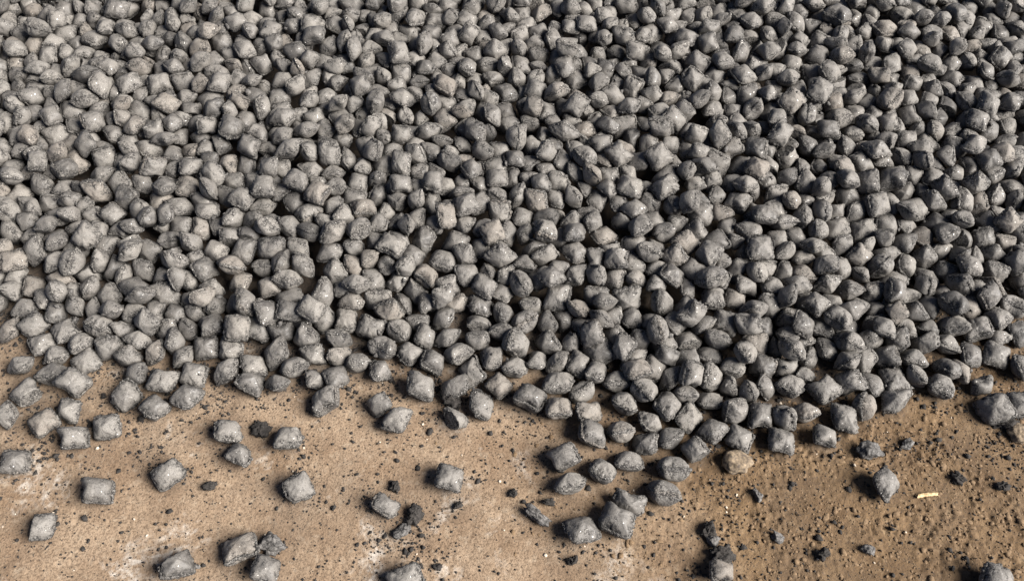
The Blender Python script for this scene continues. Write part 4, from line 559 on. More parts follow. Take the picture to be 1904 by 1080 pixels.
-2778,3425,156,-134,-10,84,12,103,-2674,3428,151,166,3,54,0,109,-2506,3429,149,-117,12,8,35,97,-2285,3441,136,-176,-22,21,14,84,2523,3435,126,81,80,125,29,103,2614,3418,109,94,-35,-37,31,101,
2672,3471,137,-8,-24,155,13,97,2750,3428,138,5,33,-40,8,95,2936,3389,140,-5,6,-159,22,106,3033,3458,145,180,10,-71,22,97,3128,3395,132,-128,16,-1,2,98,3246,3402,141,8,37,-76,20,93,
3328,3452,151,-110,4,-59,18,95,-3418,3476,177,-15,0,-75,30,112,-3290,3533,172,148,-1,108,13,102,-3164,3527,168,-17,0,-135,13,94,-3055,3509,171,28,-31,41,4,105,-2986,3572,147,85,-1,-134,34,108,
-2890,3534,166,120,31,-101,7,98,-2752,3527,161,-36,-6,81,25,93,-2666,3535,159,1,-8,-74,13,98,-2598,3543,159,179,-22,151,32,94,570,3569,185,38,6,1,28,101,2601,3560,147,16,32,27,14,102,
2735,3526,156,25,2,142,16,102,2868,3526,159,64,-5,74,7,103,2952,3519,157,170,-26,-120,22,104,3054,3550,151,-179,-21,-83,19,103,3164,3504,153,-60,-16,105,3,100,3238,3556,125,86,-2,-179,34,101,
3357,3566,151,-10,3,-118,13,99,-3384,3641,172,-2,33,-68,4,93,-3300,3670,173,146,-4,102,8,90,-3215,3683,178,157,-2,166,8,98,-3113,3671,186,-13,-30,-160,29,94,-2993,3650,178,169,28,161,26,104,
-2900,3630,194,9,-81,174,6,111,-2768,3615,178,11,-22,-70,19,110,-2677,3624,175,-180,-2,21,5,99,-2604,3676,190,109,-1,-177,29,108,-2525,3615,177,12,-67,116,6,100,-2421,3645,174,1,-48,113,17,101,
-2098,3664,169,175,-28,-159,14,110,-1741,3657,174,70,5,-85,29,92,-1656,3630,185,-130,4,-82,31,106,-1443,3663,220,-18,57,-47,16,109,-1329,3695,207,-173,31,-62,37,109,-1166,3649,207,-137,-5,30,25,102,
-1016,3639,189,-96,-65,112,37,94,-841,3686,199,-13,-7,-8,36,89,-633,3664,207,-172,-34,-67,25,103,-563,3626,195,44,-4,39,1,89,-424,3684,197,116,-3,-84,3,96,-336,3661,184,-125,21,82,2,95,
-225,3662,183,-65,8,-14,27,102,-80,3661,173,-165,-8,-79,8,104,1,3670,171,-5,30,118,19,98,86,3671,177,-6,-54,99,7,94,177,3666,182,-9,-24,-10,4,111,267,3635,180,148,-2,-84,20,94,
505,3630,187,144,1,-23,25,100,596,3638,188,9,55,-22,11,100,698,3667,194,-152,-52,18,16,97,774,3632,173,147,-7,168,37,92,851,3662,183,-150,-1,-166,29,97,992,3646,184,143,0,-2,21,107,
1101,3643,187,169,1,105,3,97,1215,3636,193,179,-26,27,33,100,1305,3653,182,10,-2,96,24,94,1411,3673,195,-65,1,-151,23,112,1522,3647,185,-118,-1,147,18,89,1722,3645,163,-110,-81,-68,28,98,
1816,3634,170,177,14,-164,20,92,1919,3655,158,87,49,29,32,92,2029,3668,168,38,-60,172,37,101,2084,3654,172,-145,-1,-33,28,102,2200,3645,171,-66,19,-6,35,100,2298,3634,175,172,6,-93,16,106,
2649,3663,158,129,-3,148,13,95,2750,3621,137,88,-9,84,34,96,2817,3651,168,4,27,72,28,103,2902,3607,162,167,29,160,25,95,3047,3639,161,4,-7,95,27,112,3130,3664,153,-3,11,-129,11,100,
3208,3623,154,161,56,48,7,108,3307,3668,159,2,7,-7,12,103,3485,3639,144,88,4,-22,33,102,-3492,3731,175,146,-3,-80,26,104,-3396,3728,185,116,-4,-149,27,112,-3309,3752,175,-32,-1,165,24,96,
-3188,3765,160,86,2,34,33,101,-3104,3776,187,10,-41,151,14,100,-3033,3744,182,179,11,46,26,97,-2886,3722,185,155,-1,-10,20,94,-2796,3693,197,-12,31,80,33,108,-2706,3712,180,93,75,80,29,101,
-2562,3761,196,59,0,20,1,110,-2469,3744,189,13,35,-35,11,99,-2373,3722,179,-171,38,-30,5,94,-2288,3698,175,-136,-6,16,10,96,-2176,3752,174,-18,2,-147,13,94,-2071,3762,179,179,-9,-89,20,99,
-1941,3768,172,143,3,-151,0,90,-1898,3706,169,176,-12,166,30,100,-1786,3748,175,0,6,-167,22,91,-1679,3717,189,6,33,109,31,100,-1612,3727,195,178,-14,67,12,103,-1531,3689,207,-1,-8,-123,23,102,
-1319,3780,202,-86,-26,51,36,102,-1222,3706,193,-38,87,119,30,112,-1141,3726,185,94,-32,-44,31,109,-1023,3732,208,1,29,-75,24,103,-922,3713,203,5,-21,-91,14,94,-841,3747,199,-56,1,-22,11,94,
-727,3735,200,19,-5,52,32,99,-654,3774,198,11,0,-24,24,98,-566,3749,188,80,84,36,29,87,-478,3779,198,15,5,86,15,99,-315,3780,184,15,6,-76,28,95,-221,3755,170,-8,-17,-173,9,105,
-130,3773,167,-159,5,75,20,100,6,3793,151,86,79,65,35,94,91,3761,170,-17,-32,-4,20,104,197,3795,168,-10,0,37,35,97,266,3733,181,-112,0,-125,18,103,359,3723,178,-19,12,69,4,101,
458,3759,188,16,44,-64,14,103,547,3714,194,124,-8,24,18,99,678,3760,185,-12,1,105,13,96,761,3772,188,-1,31,22,4,97,849,3747,173,100,85,90,30,104,952,3730,193,4,1,49,27,107,
1088,3768,166,87,3,-174,33,104,1171,3777,179,-117,-1,-153,29,86,1260,3744,198,-39,8,40,16,112,1448,3776,191,168,-20,22,26,103,1530,3764,191,33,2,-89,30,96,1607,3772,192,-113,11,93,35,101,
1738,3795,153,82,-36,-69,31,100,1768,3709,175,-4,-33,-106,26,99,1881,3730,168,31,-2,-95,13,98,2020,3813,147,91,-3,-90,34,95,2142,3719,173,-5,8,127,24,99,2239,3734,185,-173,5,-57,18,106,
2321,3772,175,-145,6,-41,14,98,2400,3722,178,68,-1,18,16,99,2534,3749,178,62,-11,9,14,103,2628,3747,169,-162,-3,16,34,90,2715,3704,165,35,-7,147,2,97,2860,3720,171,-11,-9,-97,32,103,
2943,3686,164,-160,-6,174,8,99,3019,3754,158,-28,2,-144,26,91,3129,3770,154,167,1,-143,23,99,3215,3718,154,3,15,158,10,97,3346,3743,156,48,-5,-31,33,105,3444,3765,165,31,4,138,12,99,
-3467,3887,179,-165,1,-77,34,99,-3378,3824,165,-91,-25,165,36,107,-3281,3824,186,-112,1,156,32,107,-3203,3833,198,-71,76,81,36,102,-3123,3862,187,160,-5,113,8,95,-3016,3831,197,-104,17,-30,35,107,
-2864,3853,212,-6,-32,102,35,105,-2741,3824,204,-10,37,-131,4,106,-2656,3865,205,144,3,179,0,103,-2561,3839,208,131,1,9,18,93,-2475,3869,205,-34,64,-16,23,98,-2388,3858,199,-180,19,-101,15,100,
-2260,3868,187,172,-1,-154,23,96,-2163,3847,190,60,1,42,17,93,-2069,3856,190,179,22,40,3,98,-1976,3836,193,168,-57,-174,35,99,-1857,3859,184,172,22,149,20,94,-1768,3841,191,145,-7,41,36,103,
-1678,3853,201,-136,58,-96,23,99,-1602,3821,205,7,-24,-112,25,94,-1436,3876,219,119,-2,-14,29,95,-1384,3828,223,99,14,-71,17,100,-1241,3846,217,63,0,-112,3,99,-1146,3857,212,166,34,-70,1,100,
-1062,3812,214,-35,1,9,10,106,-979,3851,203,-44,0,-95,4,92,-909,3847,181,90,-38,125,31,96,-760,3818,197,-161,43,-91,2,100,-664,3881,205,-64,2,75,18,103,-510,3884,195,146,2,-57,13,102,
-409,3870,178,68,80,-64,35,96,-337,3846,172,-92,-77,16,28,108,-248,3845,168,-162,8,53,26,90,-132,3860,165,-2,40,-30,17,90,-53,3843,165,-172,-1,165,27,92,63,3846,177,-6,59,96,18,107,
166,3858,158,-22,0,-160,0,96,258,3835,166,178,-29,-93,17,96,328,3867,175,-157,-1,110,13,105,443,3855,169,170,84,2,30,104,572,3901,196,144,8,-168,15,102,622,3831,193,50,-5,36,22,98,
773,3862,188,-132,15,-121,2,99,906,3867,188,137,-1,160,1,87,1035,3832,165,86,-39,-165,31,98,1144,3861,192,-178,2,-167,27,109,1230,3875,179,-47,1,62,4,95,1288,3837,178,148,3,70,37,97,
1383,3858,193,-68,-1,16,18,106,1461,3906,194,-61,9,137,6,99,1615,3850,190,-156,17,135,24,97,1676,3906,185,-16,36,-27,36,103,1848,3834,164,138,0,116,21,93,1948,3806,173,-176,31,172,5,111,
1985,3892,164,158,-2,-150,23,95,2103,3801,172,-46,1,-151,21,109,2199,3828,181,167,28,109,12,102,2309,3845,188,-61,1,-175,17,101,2397,3837,179,-34,-1,100,4,95,2492,3820,187,30,3,-158,20,102,
2618,3803,187,-172,1,36,33,103,2719,3791,177,14,29,63,10,91,2882,3852,190,-156,-54,62,25,103,2953,3830,169,-136,1,61,9,98,3039,3891,169,162,-7,150,13,105,3159,3860,164,15,-51,1,24,95,
3240,3853,168,-166,62,-89,27,104,3320,3853,159,-39,2,-68,1,101,3468,3840,165,-51,12,135,2,97,-3557,3929,190,-178,20,-142,24,100,-3404,3931,175,16,-1,36,15,87,-3303,3947,177,-174,-7,-4,12,96,
-3204,3976,186,162,-1,6,15,104,-3071,3938,190,59,-9,24,27,89,-3002,4002,197,13,-23,172,15,101,-2889,3934,206,8,39,-126,14,97,-2793,3908,207,-179,17,111,14,97,-2640,3949,220,-176,28,106,6,101,
-2558,3949,206,141,-4,139,21,93,-2462,3979,206,-16,6,172,0,101,-2362,3941,199,141,-6,167,21,105,-2233,3955,196,19,7,-59,31,104,-2133,3936,181,81,85,23,29,100,-2034,3936,183,117,4,-2,11,94,
-1931,3958,164,88,-35,46,31,105,-1853,3969,186,-144,1,-92,31,102,-1780,3967,189,-174,-7,-172,12,104,-1678,3957,202,-10,31,28,16,93,-1598,3913,211,-8,-24,177,12,102,-1510,3973,213,175,-9,128,13,109,
-1405,3941,212,57,-28,-5,37,95,-1246,3961,211,114,5,94,11,104,-1165,3944,218,5,-55,-82,17,99,-1014,3938,206,-31,0,98,13,100,-912,3930,208,-147,7,-20,31,112,-825,4002,196,169,-37,176,14,96,
-750,3964,202,136,-1,-29,2,103,-648,3992,204,-64,3,-130,18,100,-540,3980,200,22,0,139,0,107,-395,3961,189,0,-18,8,0,103,-327,3947,159,83,-32,-70,31,101,-219,3943,176,-5,28,166,36,105,
-123,3958,166,-131,0,-10,12,101,24,3928,167,14,-2,94,34,101,78,3936,170,0,-52,-77,23,98,181,3948,173,118,-2,70,16,101,260,3948,166,21,-50,8,37,98,328,3978,160,-175,84,14,30,104,
501,3999,193,3,9,-104,12,99,590,3982,192,-151,-4,4,5,95,667,3901,199,-177,23,84,4,102,798,4021,189,178,-22,112,0,91,870,3940,196,65,-1,179,3,92,988,3896,192,-167,8,127,9,108,
1044,3962,187,-180,34,-46,15,91,1214,3972,177,-1,-25,89,13,96,1293,3966,181,-5,-23,-132,19,95,1384,3964,190,175,-18,127,36,105,1509,3970,189,-173,-39,-143,2,100,1603,3995,184,115,-1,-69,3,100,
1690,3987,170,171,17,-91,0,96,1768,3957,170,4,-30,94,32,101,1928,3974,169,180,6,140,16,99,2026,3981,172,-118,0,-99,7,99,2093,3922,176,148,6,177,7,104,2188,3948,189,29,-1,122,16,107,
2335,3957,188,-34,-1,-87,25,99,2439,3929,184,-15,1,175,13,95,2545,3936,194,-33,-3,153,30,108,2654,3912,193,59,3,21,32,101,2727,3902,186,173,14,135,0,101,2818,3918,190,152,12,-53,12,102,
2962,3933,169,106,49,37,32,97,3061,3984,175,67,67,-8,35,101,3122,3935,173,102,37,64,33,96,3265,3935,162,25,6,-106,30,90,3354,3926,172,19,-55,-140,27,106,3472,3922,170,2,-30,149,27,89,
-3481,4037,177,3,-40,-129,2,91,-3404,4029,179,-3,32,90,21,99,-3325,4081,177,143,7,-176,10,91,-3251,4090,176,-40,-5,-89,1,100,-3080,4011,166,89,11,148,33,84,-3018,4102,164,95,-2,-137,34,102,
-2871,4039,208,159,-28,-17,36,96,-2774,4085,210,176,4,159,23,103,-2684,4039,218,-52,22,-100,23,100,-2589,4054,217,119,-1,116,29,97,-2458,4043,218,-34,4,-8,34,106,-2354,4019,197,-171,-5,160,12,94,
-2276,3994,195,-175,31,65,11,91,-2158,4029,194,3,28,66,15,102,-2035,4077,180,-167,-2,-118,13,88,-1958,4054,187,-147,2,57,20,103,-1852,4099,160,88,4,-146,33,95,-1750,4089,185,0,-21,17,15,97,
-1670,4034,192,60,2,-134,2,104,-1572,4060,211,-6,-11,28,18,100,-1454,4080,219,-5,-3,-23,35,100,-1391,4046,217,-36,0,73,25,95,-1238,4069,213,-3,-11,-79,13,105,-1129,4056,212,24,1,-126,26,102,
-1063,4003,209,156,-2,-116,32,99,-947,4056,183,92,-35,69,31,107,-850,4084,199,-177,37,90,8,99,-722,4049,196,134,2,99,21,100,-630,4071,202,5,35,171,21,98,-560,4080,205,-4,-30,-137,32,103,
-363,4058,193,-52,23,-46,2,103,-286,4030,180,45,5,54,32,98,-218,4107,170,22,3,58,8,87,-150,4040,169,-176,35,87,8,100,-38,4048,172,61,1,-142,7,103,42,4017,165,-179,30,178,24,96,
175,4062,166,12,10,-135,8,100,251,4047,172,-159,2,116,32,101,380,4026,176,149,1,-64,9,96,440,4069,183,43,-60,-120,37,103,578,4062,201,146,-1,-23,16,102,677,4030,198,-5,25,29,21,108,
749,4089,199,-3,56,63,5,100,886,4030,204,-10,-28,-145,3,107,993,4018,177,-77,-80,51,28,97,1079,4031,164,90,4,141,33,102,1188,4066,182,172,23,170,3,98,1279,4053,185,-3,-31,0,12,100,
1357,4048,185,65,2,-161,7,94,1505,4058,185,-131,0,147,12,96,1613,4090,175,-48,2,12,21,104,1714,4076,174,-168,-18,49,3,95,1815,4077,166,58,8,23,12,99,1928,4060,138,90,-1,122,34,100,
1977,4102,167,-164,-30,146,1,107,2111,4012,156,91,8,-124,33,108,2197,4081,177,161,-8,-6,0,100,2288,4067,162,91,2,160,34,94,2360,4069,193,127,0,-73,24,100,2510,4011,202,-38,5,72,16,102,
2571,4064,193,-31,0,-60,11,95,2682,4007,200,-143,2,133,4,97,2745,4053,196,145,-1,136,13,96,2960,4015,190,-176,9,-150,8,95,3054,4072,185,-12,6,-166,8,102,3143,4088,185,6,-30,17,21,101,
3227,4053,176,121,-4,112,7,96,3308,4019,182,-173,-32,-47,25,103,3486,4049,175,146,-2,106,30,98,-3410,4123,180,142,5,-127,10,94,-3325,4161,183,3,34,81,14,111,-3189,4152,180,6,-16,-161,24,104,
-3082,4165,188,-170,-31,12,29,100,-2994,4167,186,-17,48,-173,2,94,-2909,4181,192,-156,-6,54,0,98,-2792,4175,205,36,-6,29,1,97,-2673,4146,201,87,49,25,32,105,-2563,4161,206,-178,-20,-163,30,97,
-2482,4179,207,-168,-28,-179,12,97,-2361,4200,199,140,-5,-76,36,98,-2275,4169,197,-160,24,91,24,96,-2169,4141,195,10,42,7,7,98,-2091,4141,188,-34,4,84,20,99,-1991,4157,161,90,-33,-22,31,106,
-1874,4180,179,150,0,115,7,97,-1785,4176,180,-169,4,-81,17,105,-1666,4119,199,43,60,-72,7,106,-1585,4145,203,-2,-24,-166,32,103,-1490,4201,212,-179,43,-31,8,96,-1338,4139,222,-35,1,42,15,112,
-1239,4171,215,25,-58,40,27,100,-1121,4140,209,-7,-33,-83,32,94,-1035,4167,209,-178,21,120,36,93,-967,4158,204,144,0,-77,13,105,-842,4167,202,149,1,65,5,103,-765,4208,186,-88,-25,132,36,107,
-659,4188,205,-10,-34,69,25,108,-499,4176,204,29,2,-38,4,96,-375,4159,198,36,-59,124,14,96,-315,4112,188,-110,-5,119,27,94,-223,4220,181,-19,-6,-155,8,112,-139,4172,171,-46,10,114,2,98,
-64,4177,169,-6,-1,136,22,108,79,4114,170,5,-25,-52,2,108,144,4175,172,33,-1,112,12,97,243,4190,181,-172,27,-33,4,104,385,4114,187,-170,-32,-62,32,106,467,4144,185,180,26,46,0,105,
585,4194,188,-72,19,81,35,96,700,4158,197,4,-10,-143,25,102,804,4189,189,39,1,45,19,97,885,4199,187,-11,-29,-98,9,100,1012,4123,188,-151,8,10,28,100,1114,4154,182,137,7,-42,1,107,
1211,4154,185,62,0,160,27,112,1306,4150,188,176,-29,-159,6,104,1398,4184,181,140,3,-20,1,101,1475,4202,187,4,-23,129,23,94,1633,4193,174,1,8,35,22,99,1724,4147,173,177,-13,25,36,105,
1897,4159,164,37,-7,-27,14,106,1999,4185,165,-153,-3,-85,23,103,2100,4164,171,173,6,74,12,96,2195,4160,188,177,29,99,22,107,2338,4212,188,17,0,26,26,103,2430,4115,195,171,-30,-89,36,108,
2507,4113,168,90,-2,-114,34,95,2582,4155,199,-62,4,13,6,100,2756,4161,208,39,4,110,17,100,2844,4154,199,-145,7,-35,9,97,2899,4211,204,-141,3,6,10,102,3007,4148,191,22,-7,-162,0,104,
3116,4149,168,-164,87,170,30,94,3267,4111,162,52,87,113,30,96,3346,4156,188,178,-7,-91,6,107,3507,4129,181,177,9,169,12,101,-3397,4220,178,177,27,-163,0,102,-3308,4250,182,5,1,-171,5,91,
-3163,4294,171,20,85,105,30,97,-3054,4256,197,-10,-59,32,16,104,-2964,4248,198,-11,-61,-32,3,101,-2874,4295,194,13,6,98,30,102,-2772,4268,202,-148,-8,-92,12,106,-2691,4304,195,-151,-11,-97,17,97,
-2600,4289,198,-12,-19,6,0,105,-2471,4258,187,89,53,32,32,95,-2387,4313,192,55,-38,-102,37,105,-2314,4278,189,139,-10,-105,1,93,-2185,4244,187,-174,11,145,13,106,-2099,4305,187,143,-1,-17,6,101,
-2008,4246,186,173,-2,-64,18,95,-1857,4296,158,86,6,-28,33,102,-1770,4263,180,177,31,-99,21,94,-1677,4299,181,97,3,44,11,96,-1568,4240,196,-53,-10,-29,21,100,-1495,4286,210,-53,6,-126,6,96,
-1399,4270,201,-86,-27,-125,36,106,-1254,4280,215,-152,-2,-44,35,103,-1173,4303,196,55,81,-69,29,100,-1098,4275,201,-149,-2,-86,37,104,-953,4258,202,118,-12,37,4,104,-801,4301,199,-150,-15,30,2,103,
-720,4272,196,45,-1,-44,1,103,-596,4239,185,75,87,-22,30,94,-531,4269,212,-9,-58,-132,23,94,-451,4252,203,-119,11,23,27,95,-351,4258,196,3,-28,37,5,100,-279,4304,185,176,31,31,26,100,
-124,4264,184,-65,31,-35,16,97,-17,4270,175,-177,-33,100,20,100,86,4255,167,167,-1,19,13,96,265,4266,183,4,51,72,10,106,353,4249,181,179,33,-5,1,98,441,4302,182,139,2,78,19,100,
520,4304,186,-122,13,-78,16,91,618,4296,180,-29,2,-159,4,89,754,4237,194,172,-33,-73,35,97,904,4303,184,2,-6,-69,22,106,983,4266,164,87,-35,7,31,102,1076,4280,187,-149,-3,-177,22,99,
1151,4242,178,179,-22,-14,2,87,1289,4264,180,-164,1,-134,20,95,1397,4275,184,-15,-4,77,15,97,1491,4290,187,-16,-34,173,1,104,1650,4278,182,-8,34,-157,17,99,1726,4236,172,10,20,148,28,99,
1815,4235,167,-45,57,-174,23,102,1864,4309,172,-177,-19,59,18,98,2017,4282,170,-143,-6,-29,32,108,2088,4283,177,5,-33,-121,19,106,2179,4270,179,-29,6,-146,26,100,2295,4291,188,143,4,102,29,89,
2434,4277,189,-9,-34,66,25,92,2522,4265,189,-28,-2,-118,8,98,2630,4273,192,177,24,-138,0,100,2736,4265,200,174,27,-79,11,89,2832,4268,202,143,-1,39,19,103,2904,4297,203,117,-3,-146,29,98,
2999,4300,189,7,32,48,8,93,3106,4318,183,-34,-8,170,9,103,3244,4299,182,-127,-1,8,21,105,3374,4301,180,147,0,-162,0,108,3431,4241,183,122,0,178,7,104,-3540,4339,193,179,-40,-167,10,93,
-3375,4373,194,-2,43,-91,14,100,-3272,4329,191,-66,-3,136,23,93,-3170,4355,194,146,2,11,2,102,-3080,4350,196,-60,-3,146,17,101,-2987,4350,189,177,1,-174,23,111,-2893,4365,191,-38,-9,-83,19,109,
-2801,4372,187,-157,3,165,15,93,-2661,4405,197,-178,-60,-24,16,107,-2582,4388,190,-140,-11,-100,4,102,-2448,4356,191,-57,6,77,11,103,-2343,4377,191,-1,30,-92,10,109,-2228,4434,180,-37,3,29,25,103,
-2177,4355,180,19,-3,-131,26,99,-2052,4384,170,177,-11,158,26,91,-1957,4355,157,84,4,-50,33,102,-1864,4385,183,148,-1,151,22,112,-1767,4342,183,-167,-35,10,1,108,-1692,4387,185,10,-39,101,14,99,
-1537,4364,208,35,-5,-87,35,107,-1461,4374,193,-86,-63,-128,37,86,-1380,4409,210,-178,41,90,4,106,-1234,4378,207,-120,11,16,6,100,-1121,4392,199,173,14,-60,32,105,-1050,4356,189,78,75,-37,35,95,
-983,4358,202,-140,3,83,4,97,-850,4370,200,-178,31,128,5,102,-758,4381,197,10,-1,-147,5,95,-623,4450,192,152,-1,173,13,98,-550,4340,193,39,0,178,30,84,-414,4346,200,39,9,77,25,105,
-340,4353,163,89,-7,-114,34,94,-220,4393,185,170,28,-101,28,101,-131,4386,182,147,6,-106,20,99,-30,4366,180,-178,26,123,1,96,70,4358,175,-4,14,-13,8,106,158,4333,180,-177,31,7,15,110,
289,4370,184,-5,-36,-76,7,105,368,4417,175,-1,-15,-147,8,104,481,4388,190,-36,1,71,34,105,561,4390,184,-68,4,58,18,98,667,4394,183,149,-6,-131,7,103,818,4383,176,56,6,107,33,107,
893,4398,174,171,-27,33,17,87,957,4442,155,89,0,148,34,104,1044,4418,185,174,14,-119,14,103,1208,4355,192,-176,-58,106,11,103,1291,4404,194,-178,15,-134,15,105,1404,4383,188,-163,2,-83,26,103,
1483,4379,168,85,7,-105,33,97,1625,4349,183,147,1,61,36,101,1767,4412,173,-172,-34,158,21,94,1775,4317,167,31,-5,79,15,89,1899,4394,169,-178,32,-51,17,104,1976,4409,171,-5,-3,122,35,92,
2117,4408,183,168,37,100,8,107,2208,4365,188,34,3,-171,15,107,2300,4372,180,-91,-62,-62,37,100,2386,4395,196,27,10,-89,28,106,2476,4357,199,-174,-32,-43,11,112,2626,4421,200,-123,7,10,22,107,
2671,4347,177,92,-31,-178,31,112,2803,4358,208,-130,0,-14,33,107,2908,4377,195,44,-2,158,1,103,3167,4453,192,-43,3,-160,6,96,3218,4372,194,-34,-1,-157,35,112,3325,4379,182,12,-1,106,24,103,
3445,4451,169,91,49,-8,32,98,-3547,4476,197,39,1,-85,12,95,-3383,4470,201,40,3,-85,36,94,-3268,4444,197,-179,7,6,17,97,-3202,4547,198,67,85,-140,29,110,-3112,4481,186,89,74,-156,35,90,
-3010,4464,198,-176,3,117,3,111,-2898,4487,193,116,-3,-102,16,102,-2812,4458,180,-12,-51,-91,32,94,-2650,4503,166,-48,-5,-67,21,90,-2561,4487,178,177,-17,-90,15,99,-2488,4437,178,-30,7,67,0,99,
-2401,4464,181,-44,12,100,35,95,-2326,4530,177,6,-1,170,27,94,-2152,4500,172,137,-1,-102,1,100,-2059,4496,171,-2,-17,168,26,94,-1966,4524,174,-179,9,109,5,103,-1877,4474,175,174,-29,-108,24,91,
-1787,4588,179,15,34,144,1,103,-1745,4519,180,-37,6,-156,19,106,-1647,4472,189,-179,-34,-38,7,101,-1414,4507,198,-177,26,-151,0,102,-1313,4501,201,178,-15,-176,15,97,-1224,4467,200,129,-42,26,4,106,
-1133,4508,196,-178,19,164,28,105,-968,4561,204,-61,-2,-66,3,104,-911,4467,193,-16,-1,127,8,97,-862,4566,196,-1,-4,107,23,91,-750,4499,209,14,-57,-46,6,108,-680,4583,196,4,16,165,20,91,
-515,4535,197,-37,2,109,6,99,-462,4458,189,-164,3,-69,8,95,-318,4484,192,-180,-34,38,25,102,-221,4468,190,155,2,7,10,97,-129,4499,190,178,-10,-63,17,112,-25,4458,188,-124,8,-24,6,95,
77,4465,180,115,1,-107,3,99,186,4553,174,-14,-3,154,13,103,284,4481,177,168,-37,-84,4,104,388,4552,182,40,3,83,17,103,496,4477,165,-88,-26,-48,36,97,585,4473,178,160,1,108,28,104,
705,4526,173,167,3,9,17,100,810,4546,169,-93,-61,127,37,112,873,4496,181,9,-1,-116,3,99,969,4526,181,-179,-17,99,10,98,1097,4488,182,-135,14,60,2,101,1180,4457,188,-35,3,-47,9,108,
1310,4513,192,-35,-1,-9,20,95,1409,4491,189,-33,2,108,4,99,1530,4460,194,122,-2,172,35,96,1615,4492,190,-35,0,87,31,109,1689,4472,183,170,-3,143,11,105,1772,4551,177,40,-6,139,36,96,
1880,4491,162,94,76,77,35,112,1999,4472,174,-42,5,141,37,96,2075,4519,189,9,26,6,16,105,2186,4486,192,-178,-8,-13,16,104,2326,4480,192,179,4,33,18,94,2397,4552,185,140,0,69,21,91,
2499,4500,199,-4,-37,67,10,111,2593,4502,192,-13,-1,-133,30,95,2733,4428,203,-64,8,-95,6,100,2816,4501,206,58,2,-44,16,103,2959,4495,208,-54,11,94,16,112,3058,4497,192,-178,13,30,24,96,
3149,4546,182,-176,-20,-150,0,88,3241,4518,189,-178,11,-144,24,100,3334,4581,175,-119,31,178,2,88,3431,4561,188,-64,0,-51,23,110,-1922,1320,40,-173,29,-109,24,105,-2032,1774,35,-34,-3,81,20,94,
507,3827,189,177,34,56,4,92,-2418,4224,206,-143,-69,128,19,94,-995,4456,204,-89,50,-122,6,86,-2836,2970,135,17,41,-18,1,101,1476,3605,233,9,-13,120,14,98,-1584,4311,217,37,-57,59,9,101,
-2630,4221,228,109,-25,112,19,105,3232,3921,225,40,-5,100,10,100,-1698,4227,194,-100,14,-165,24,95,-1531,3786,220,-15,-73,40,9,103,-2651,3815,245,-167,13,6,9,100,912,3797,210,69,31,38,28,102,
2802,3582,174,103,-44,104,14,105,617,3874,255,162,10,-58,18,93,503,3651,242,109,87,18,30,98,-2554,3179,214,174,44,-114,19,112,-2305,4223,238,-23,23,-7,26,92,2056,4204,217,108,31,-11,7,97,
2143,4223,220,-120,62,-43,14,101,1940,3938,243,166,-1,69,12,104,-2649,3766,196,-160,28,40,2,104,-1630,4191,209,161,-61,-32,19,102,2539,3155,188,80,33,-153,32,109,2841,3277,151,39,-20,-170,33,102,
-3333,3878,202,-171,6,71,2,95,749,3973,192,158,-50,111,14,96,-460,3853,241,-172,-7,92,20,103,3310,4246,207,36,-6,-131,14,105,1580,4074,246,115,-5,38,7,108,2670,3404,185,-92,51,-43,26,110,
-843,3835,206,177,48,0,17,102,1131,4392,194,-46,-13,101,11,106,-1167,3787,237,-174,-2,-18,19,107,222,4106,213,-137,-34,-96,29,102,-3375,4079,239,-16,11,128,12,99,-3172,3712,218,75,69,-129,30,103,
-2916,3070,173,-123,-46,66,3,101,2609,2766,167,-13,-37,19,15,89,3203,3976,179,2,-59,12,29,96,-1919,4250,172,-36,-4,-58,9,92,-2505,2768,167,169,-33,-159,12,100,1862,4196,228,17,-22,-172,14,102,
1250,4080,241,-92,-21,62,21,97,1472,4533,188,63,0,117,27,87,-3075,3595,186,-156,25,-151,13,112,-3167,3904,234,-111,23,-170,11,111,-1896,4032,210,-171,18,50,9,94,843,4112,204,-57,13,8,16,104,
3404,3968,175,134,33,85,34,98,-1406,4125,268,-15,-7,42,13,96,2595,3610,208,-11,-33,-99,5,112,2295,3790,233,-15,71,-36,35,104,-1821,3678,190,128,31,-47,20,103,-1449,3998,258,1,-4,124,20,103,
-3259,4158,234,-33,14,86,17,96,1717,3957,236,-125,-2,102,6,104,-820,3915,204,50,11,94,19,104,2132,1957,43,-1,-37,-70,34,101,-1478,4441,194,18,-1,-85,8,86,3393,3657,158,-26,8,-115,23,88,
2832,4087,218,-125,22,-33,15,109,-59,3915,178,105,-57,-47,37,106,-697,4423,216,-112,38,-100,8,95,-2942,3807,193,-146,-3,-62,0,106,-2990,4301,256,-23,-14,28,18,96,2525,2940,186,33,-38,-17,3,98,
2567,3306,166,10,7,-138,14,104,2427,4009,205,123,43,-34,8,94,1007,4342,192,-179,-23,141,33,104,-2610,4124,242,62,-33,75,25,105,-2410,3784,241,-121,71,-129,16,107,3293,3591,176,127,-37,-11,21,92,
-2854,4418,223,110,-40,-12,14,107,1569,4260,188,-170,-15,15,4,102,127,3622,223,-120,59,-119,16,101,307,4090,183,-73,-3,129,19,95,-1419,4459,252,-68,24,-150,6,97,-363,4418,184,152,-1,136,37,109,
-167,3989,238,58,-2,136,27,102,1251,4456,236,53,34,177,21,93,1437,4251,239,-171,21,-85,12,92,1950,3712,209,-17,-17,-108,13,95,-1725,4020,224,-74,27,-97,1,94,-2697,2746,147,-150,-25,14,16,101,
2262,3916,226,9,-13,91,22,101,-2537,3534,193,86,20,55,5,96,3108,3227,129,-175,17,92,24,94,-900,3626,224,-33,6,-125,5,99,-1036,4524,196,4,21,-165,27,86,3416,3497,160,-56,5,-131,11,112,
